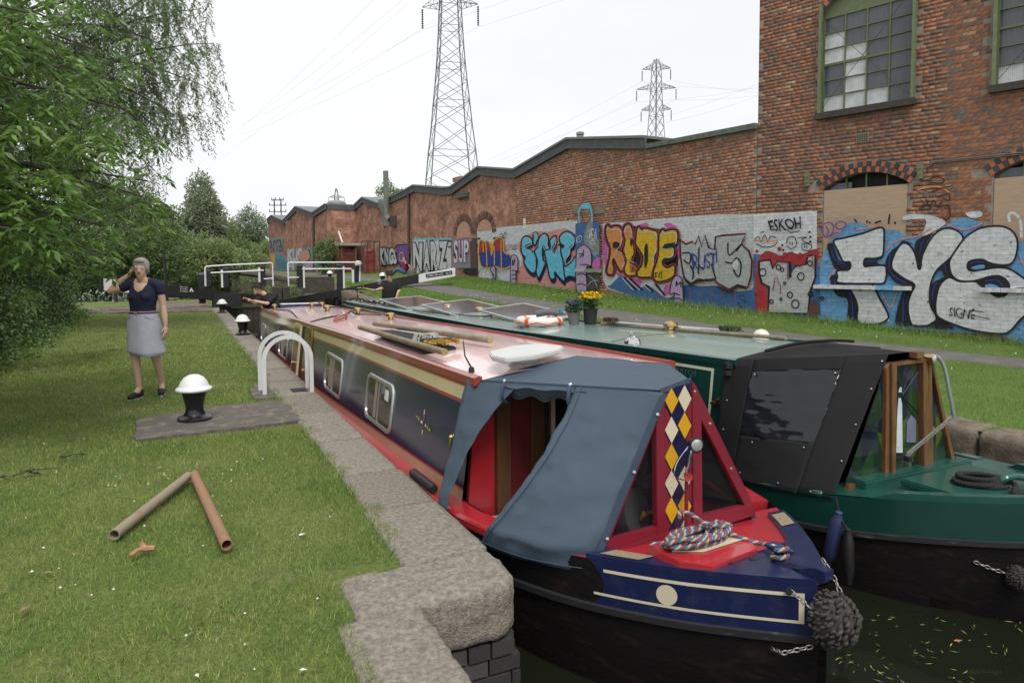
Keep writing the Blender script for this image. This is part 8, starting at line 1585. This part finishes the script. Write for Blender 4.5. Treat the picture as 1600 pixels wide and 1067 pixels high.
pxb(262,405,66,3.4,2.4,2.2,4500,.24,Lf4,'mid green bush just right of the tall black pole')
pxb(300,400,88,4.2,3,3.4,5000,.30,Lf2,'large dark bush at the water edge beyond the gate rails')
pxb(345,385,92,3.8,3,4.2,5000,.30,Lf4,'tall rounded bush behind the left handrail')
pxb(388,375,110,3.6,3,5.2,5200,.34,Lf3,'tall grey-green bush left of the workshop end')
pxb(370,412,96,5.0,3,2.2,4500,.30,Lf1,'light green low bush behind the gate rails')
pxb(412,405,100,2.6,3,3.0,3500,.30,Lf1,'light green bush against the far end of the workshop')
pxb(330,425,100,8.0,2.5,1.4,5000,.28,Lf4,'long low bank of scrub at the far waterside')
pxb(165,375,45,4.5,3,5.0,7000,.2,Lf2,'dark tree filling the gap behind the hedge','round_tree','tree','trees beyond the water')
pxb(280,420,84,3.5,2,1.6,3000,.26,Lf4,'small scrub bush by the water left of the gate posts')
pxb(30,360,40,5.5,3,6.5,8000,.24,Lf2,'large dark tree behind the ash at the left edge','round_tree','tree','trees beyond the water')
pxb(607,304,70,1.5,1.5,1.6,1800,.2,Lf4,'treetop showing above the workshop roof beside the tall flue','roadside_tree','tree','treetops above the roofs'); pxb(628,308,74,1.0,1.2,1.0,900,.2,Lf4,'small treetop right of the tall flue','roadside_tree','tree','treetops above the roofs')
c = at_y(511,407,44); bush('wall_shrub', (c.x,c.y,zr(c.x,c.y)+1.25), (.75,.7,1.35), 3800, .13, Lf4, 'bright green shrub growing against the far workshop wall', 'shrub', None, .05)
# reeds at the far bank
n = 9000; P_ = np.stack([rng.uniform(-8,13,n), rng.uniform(112,120,n), np.full(n,-.6)], 1); V, F = leaves_np(P_, np.stack([rng.normal(0,.12,n), rng.normal(0,.12,n), np.ones(n)],1), rng.uniform(1.6,3.0,n), .10, .05); np_mesh('reed_bed', V, F, Lf1, kind='stuff')
n = 5000; Yb = 31+80*rng.uniform(0,1,n)**1.6; P_ = np.stack([6.34-np.abs(rng.normal(0,.12,n)), Yb, rng.uniform(-.6,.55,n)], 1); cl = np.array([mnoise.noise(Vector((0,p[1]*.35,p[2]))) for p in P_]) > -.05; P_ = P_[cl]; V, F = leaves_np(P_, np.stack([rng.normal(-.6,.5,len(P_)), rng.normal(-.3,.6,len(P_)), rng.normal(-.2,.6,len(P_))],1), rng.uniform(.12,.3,len(P_)), .10, .3); np_mesh('bank_weeds', V, F, Lf4, kind='stuff')
# --- ivy hedge along the left of the lawn
T = thing('ivy_hedge', (-3.4,20,0), 'dark ivy-covered hedge along the left side of the lawn', 'hedge')
hx = lambda Y: np.interp(Y, [6,11,16,24,33,37], [-3.4,-2.7,-2.8,-3.05,-3.3,-3.3]); rows = []
for Y in np.linspace(7, 29, 60):
    r_ = []
    for z in np.linspace(-.1, 3.4, 14): r_.append(Vector((float(hx(Y))-.35-.32*z*.3+.35*mnoise.noise(Vector((Y*.5, z*.9, 1)))+.2*mnoise.noise(Vector((Y*1.6, z*2, 7))), float(Y), float(z))))
    rows.append(r_)
b = MB(); b.sheet(rows); b.build('light_block_core', mat('hedge_dark_core', (.02,.03,.012), .95, var=.5, scale=6, bump=1, bscale=12), T, angle=180); A = np.array([[tuple(p) for p in r_] for r_ in rows]); n = 42000  # dark core added behind the hedge leaves to block light
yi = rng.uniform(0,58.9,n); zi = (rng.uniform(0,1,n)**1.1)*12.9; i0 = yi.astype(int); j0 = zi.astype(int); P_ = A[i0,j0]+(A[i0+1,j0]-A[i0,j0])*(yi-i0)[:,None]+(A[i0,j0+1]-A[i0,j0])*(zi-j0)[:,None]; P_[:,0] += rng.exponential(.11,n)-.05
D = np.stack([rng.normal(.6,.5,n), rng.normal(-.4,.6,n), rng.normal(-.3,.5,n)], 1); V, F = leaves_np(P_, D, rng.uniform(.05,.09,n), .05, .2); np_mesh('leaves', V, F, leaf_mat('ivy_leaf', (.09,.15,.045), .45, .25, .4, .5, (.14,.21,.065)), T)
n = 9000; Yv = rng.uniform(7,28,n); P_ = np.stack([hx(Yv)-.3+np.abs(rng.normal(0,.32,n)), Yv, rng.uniform(.01,.12,n)], 1); V, F = leaves_np(P_, np.stack([rng.normal(0,1,n), rng.normal(0,1,n), rng.uniform(0,.4,n)],1), rng.uniform(.05,.08,n), .05, .2); np_mesh('ground_ivy', V, F, leaf_mat('ivy_ground_leaf', (.10,.18,.045), .4, .2, .45, .4), kind='stuff')
# overhanging dark leaves between ash and hedge
P_, D = cloud(at_d(30,395,10.5), (1.2,1.5,.7), 4500, .08, clumps=24, up=-.3); V, F = leaves_np(P_, D, .085, .032, .3); t = thing('overhanging_bough', tuple(at_d(30,395,10.5)), 'low shaded bough hanging in front of the hedge', 'bough'); np_mesh('leaves', V, F, leaf_mat('bough_leaf', (.045,.085,.02), .45, .3, .42, .5), t); b = MB(); limb(b, (-4.4,8.2,2.6), at_d(60,395,10.5), .05, .012, .3); b.build('branch', M_bark, t)
# --- grass blades
def blades(P_, h, w, m, name, lean=.5):
    n = len(P_); a = rng.uniform(0, 6.283, n); S = np.stack([np.cos(a), np.sin(a), np.zeros(n)], 1); T_ = np.stack([rng.normal(0,lean,n), rng.normal(0,lean,n), np.ones(n)], 1); T_ = norm(T_)
    V = np.stack([P_-S*w[:,None]*.5, P_+S*w[:,None]*.5, P_+T_*h[:,None]], 1).reshape(-1,3); F = np.arange(3*n).reshape(n,3); return np_mesh(name, V, F, m, kind='stuff')
def lawn_points(dens, y0, y1, near, pw_):
    out = []; y = y0
    while y < y1:
        dy = max(.2, y*.06); xl = max(at_z(-30, 600).x-8, -(y*.16+.3)) if y < 9 else float(hx(y))-.1
        xr = 1.18 if y > 3.4 else .63
        if y < 9: d0 = (y-CAMP.y); xl = -.50*y+.95-.35 if y < 6 else -2.6
        k = dens*min(1, (near/y))**pw_; n = int((xr-xl)*dy*k); out.append(np.stack([rng.uniform(xl,xr,n), rng.uniform(y,y+dy,n)], 1)); y += dy
    return np.concatenate(out)
pts = lawn_points(9000, 1.9, 27.2, 3.2, 1.35); keep = np.ones(len(pts), bool)
pd = (pts[:,0] > -.42)&(pts[:,0] < 1.06)&(pts[:,1] > 6.9)&(pts[:,1] < 8.15); keep &= ~pd; keep &= ~((pts[:,0] > .74)&(pts[:,1] > 8.4)&(pts[:,1] < 9.4)); keep &= ~((pts[:,0] > 1.06+.05*np.sin(pts[:,1]*5)+.05*np.sin(pts[:,1]*13.7))&(pts[:,1] > 3.4)); pts = pts[keep]
patch = np.array([mnoise.noise(Vector((x*1.1, y*1.1, 4)))+.5*mnoise.noise(Vector((x*3, y*3, 8))) for x, y in pts]); z = np.array([(lawn_z(x, y)-.014) if x < (1.0 if y > 3.4 else .58) else .004 for x, y in pts]); P_ = np.column_stack([pts, z]); dist = np.maximum(pts[:,1], 2.2)
edge = np.clip((pts[:,0]-.6)/.4, 0, 1)*.5; drymask = rng.uniform(size=len(pts)) < .10+.30*np.clip(patch-.05, 0, 1)+.18*edge; tall = 1+.7*np.clip(-patch, 0, 1)+.5*(rng.uniform(size=len(pts)) < .05)
hgt = rng.uniform(.018,.045,len(pts))*tall; wid = rng.uniform(.0022,.0042,len(pts))*np.clip(dist/4, 1, 3.2)
Mg = mat('grass_blade', (.18,.268,.058), .6, var=.25, scale=2.2, island=.45, transl=.3, spec=.25, col2=(.27,.31,.09), c2pos=(.4,.65)); Md = mat('grass_dry', (.36,.31,.16), .8, var=.2, island=.35, transl=.15)
blades(P_[~drymask], hgt[~drymask], wid[~drymask], Mg, 'grass', .6); blades(P_[drymask], hgt[drymask]*.8, wid[drymask], Md, 'dry_grass', 1.1)
n = 5200; yy = rng.uniform(2.2,12,n); xx = np.where(yy < 6, rng.uniform(-1,1,n)*(.30*yy)+.2, rng.uniform(-2.5,1.0,n)); cl = np.array([mnoise.noise(Vector((x*2.2,y*2.2,14))) for x, y in zip(xx, yy)]) > .12; xx, yy = xx[cl], yy[cl]; ok = ((xx < 1.0)&(yy > 3.45))|(xx < .6); xx, yy = xx[ok], yy[ok]; ok = ~((xx > -.45)&(yy > 6.85)&(yy < 8.2)); xx, yy = xx[ok], yy[ok]
n2 = 2600; y2 = rng.uniform(3.45,14,n2); x2 = 1.06-np.abs(rng.normal(0,.12,n2)); c2_ = np.array([mnoise.noise(Vector((x*3,y*1.8,44))) for x, y in zip(x2, y2)]) > -.05; c2_ &= ~((y2 > 6.9)&(y2 < 8.2)); xx = np.concatenate([xx, x2[c2_]]); yy = np.concatenate([yy, y2[c2_]])
blades(np.stack([xx,yy,np.full(len(xx),-.012)],1), rng.uniform(.05,.095,len(xx)), rng.uniform(.004,.007,len(xx)), mat('grass_tuft', (.14,.24,.05), .55, var=.2, island=.35, transl=.35, spec=.3), 'grass_tufts', .75)
# right verge
def verge(n, y0, y1, f):
    Y = y0+(y1-y0)*rng.uniform(0,1,n)**f; X = np.array([6.7+(Xw(y)-6.75)*u for y, u in zip(Y, rng.uniform(0,1,n))]); return X, Y
pcl = arr(spline(pc, 6)); X, Y = verge(230000, 2.5, 34, 1.5); dmin = np.full(len(X), 9.0)
for q in pcl: dmin = np.minimum(dmin, np.hypot(X-q[0], Y-q[1]))
X, Y = X[dmin > .60], Y[dmin > .60]; Z = np.array([zr(x, y)-.01 for x, y in zip(X, Y)]); wd = np.array([Xw(y)-x for x, y in zip(X, Y)]); h = rng.uniform(.03,.075,len(X))*(1+2.2*np.clip(1-wd/.9, 0, 1)*rng.uniform(0,1,len(X))); w = rng.uniform(.004,.007,len(X))*np.clip(Y/7, 1, 3)
blades(np.stack([X,Y,Z],1), h, w, mat('verge_blade', (.155,.265,.05), .6, var=.3, scale=1.2, island=.4, transl=.3, spec=.25, col2=(.18,.27,.07), c2pos=(.4,.65)), 'verge_grass', .5)
X, Y = verge(9000, 3, 40, 1.3); X = np.array([Xw(y)-.12-abs(random.gauss(0,.22)) for y in Y]); Z = np.array([zr(x, y)-.01 for x, y in zip(X, Y)]); blades(np.stack([X,Y,Z],1), rng.uniform(.10,.30,len(X)), rng.uniform(.008,.014,len(X)), MATS['verge_blade'], 'tall_wall_grass', .4)
# clover heads and daisies
def dots(X, Y, Z, r, m, name):
    n = len(X); V = []; F = []
    base = np.array([(1,0,0),(0,1,0),(-1,0,0),(0,-1,0),(0,0,1)]); f = np.array([(0,1,4),(1,2,4),(2,3,4),(3,0,4)]); P_ = np.stack([X,Y,Z],1); V = (P_[:,None,:]+base[None]*r[:,None,None]).reshape(-1,3); F = (f[None]+np.arange(n)[:,None,None]*5).reshape(-1,3); return np_mesh(name, V, F, m, kind='stuff')
n = 170; Y = rng.uniform(2.6,16,n); X = np.where(Y < 6, rng.uniform(-1,.95,n), rng.uniform(-2.4,1,n)); ok = ((X < .6)|(Y > 3.5))&~((X > -.45)&(Y > 6.85)&(Y < 8.2)); X, Y = X[ok], Y[ok]; dots(X, Y, rng.uniform(.02,.045,len(X)), rng.uniform(.004,.008,len(X)), mat('clover_white', (.6,.57,.5), .8, island=.15), 'clover_flowers')
X, Y = verge(260, 5, 26, 1.0); ok = np.array([min(np.hypot(x-q[0], y-q[1]) for q in pcl[::3]) > .8 for x, y in zip(X, Y)]); X, Y = X[ok], Y[ok]; dots(X, Y, np.array([zr(x,y)+.07 for x, y in zip(X,Y)]), rng.uniform(.012,.02,len(X)), MATS['clover_white'], 'verge_flowers')
# litter: fallen leaves, twigs
def fallen(x, y, s, m, lb, cat='leaf', name='fallen_leaf', z=.02):
    p = at_z(x, y, z); b = MB(); a = random.uniform(0,6.28); d = Vector((math.cos(a), math.sin(a), 0)); e = Vector((-d.y, d.x, 0)); b.add([p-d*s, p-d*s*.3+e*s*.5+Vector((0,0,s*.25)), p+d*s+Vector((0,0,s*.1)), p-d*s*.3-e*s*.5+Vector((0,0,s*.15)), p+Vector((0,0,s*.02))], [(0,1,4),(1,2,4),(2,3,4),(3,0,4)]); return tag(b.build(name, m), lb, cat, 'litter on the lawn')
ML = mat('dead_leaf', (.26,.15,.09), .85, var=.3, scale=30); MP = mat('paper_scrap', (.62,.6,.55), .8)
for x, y, s, lb in ((38,952,.035,'curled brown leaf near the left bottom edge of the lawn'),(72,895,.03,'pair of brown leaf scraps left of the stick'),(118,865,.016,'tiny brown leaf left of the pale pipe'),(26,860,.012,'small rust leaf near the left edge'),(48,893,.018,'brown leaf beside the leaf scraps'),(6,924,.014,'brown leaf at the very left edge')): fallen(x, y, s, ML, lb)
for x, y, s, lb in ((472,835,.022,'white paper scrap right of the rusty pipe'),(250,730,.016,'white scrap above the pale pipe'),(474,1046,.016,'white tuft near the corner stone'),(308,1055,.015,'white scrap at the bottom edge of the lawn'),(563,588,.0,'')):
    if s: fallen(x, y, s, MP, lb, 'scrap', 'paper_scrap')
def twig(x, y, L, lb, n_=10):
    p = at_z(x, y, .02); t = thing('fallen_twig', tuple(p), lb, 'twig', 'fallen twigs on the lawn'); b = MB(); d = Vector((.9,.3,0)).normalized(); b.tube([p, p+d*L*.5+Vector((0,0,.02)), p+d*L], [.005,.004,.002], 5); b.build('stem', M_bark, t); Bv = arr([p+d*L*random.uniform(-.2,.7)+Vector((random.gauss(0,.03),random.gauss(0,.03),.01)) for i in range(n_)]); V, F = leaves_np(Bv, rng.normal(size=(n_,3))*np.array([1,1,.3]), .06, .022, .2); np_mesh('leaves', V, F, leaf_mat('wilted_leaf', (.07,.08,.04), .4, .1), t)
twig(12,745,.32,'wilted leafy twig at the left edge of the lawn',16); twig(96,716,.16,'small leafy sprig left of the bollard pad',9); twig(172,548,.22,'bare brown sprig on the lawn left of the woman',5)
# water: lily pads, floating scraps
n = 900; X = rng.uniform(-9,3,n); Y = rng.uniform(44,66,n); V = []; F = []
for i in range(n):
    r_ = rng.uniform(.16,.38); k = len(V); a0 = rng.uniform(0,6.28); V += [(X[i], Y[i], WZ+.02)]+[(X[i]+r_*math.cos(a0+t), Y[i]+r_*math.sin(a0+t), WZ+.02+rng.uniform(0,.06)) for t in np.linspace(.2,6.1,7)]; F += [(k,k+1+j,k+2+j) for j in range(6)]
np_mesh('lily_pads', V, F, mat('lily_pad', (.20,.26,.13), .35, island=.35, spec=.7), kind='stuff')
n = 130; P_ = np.array([tuple(at_z(x, y, WZ+.006)) for x, y in zip(1290+310*rng.uniform(0,1,n), 960+107*rng.uniform(0,1,n)**.8)]); cl = np.array([mnoise.noise(Vector((p[0]*5,p[1]*5,3))) for p in P_]) > -.15; P_ = P_[cl]; V, F = leaves_np(P_, np.column_stack([rng.normal(size=(len(P_),2)), np.zeros(len(P_))]), rng.uniform(.015,.06,len(P_)), rng.uniform(.003,.008,len(P_)), 0); V[:,2] = WZ+.006+rng.uniform(0,.002,len(V)); np_mesh('floating_grass', V, F, mat('cut_grass', (.30,.32,.06), .7, island=.35), kind='stuff')
p = at_z(1497,1000,WZ+.008); b = MB(); d = Vector((.9,-.3,0)).normalized()*.03; e = Vector((.3,.9,0)).normalized()*.012; b.add([p-d, p-d*.2+e, p+d, p-d*.2-e], [(0,1,2,3)]); tag(b.build('floating_leaf', mat('orange_leaf', (.40,.16,.06), .7), smooth=False), 'single orange-brown leaf floating on the dark water', 'leaf')
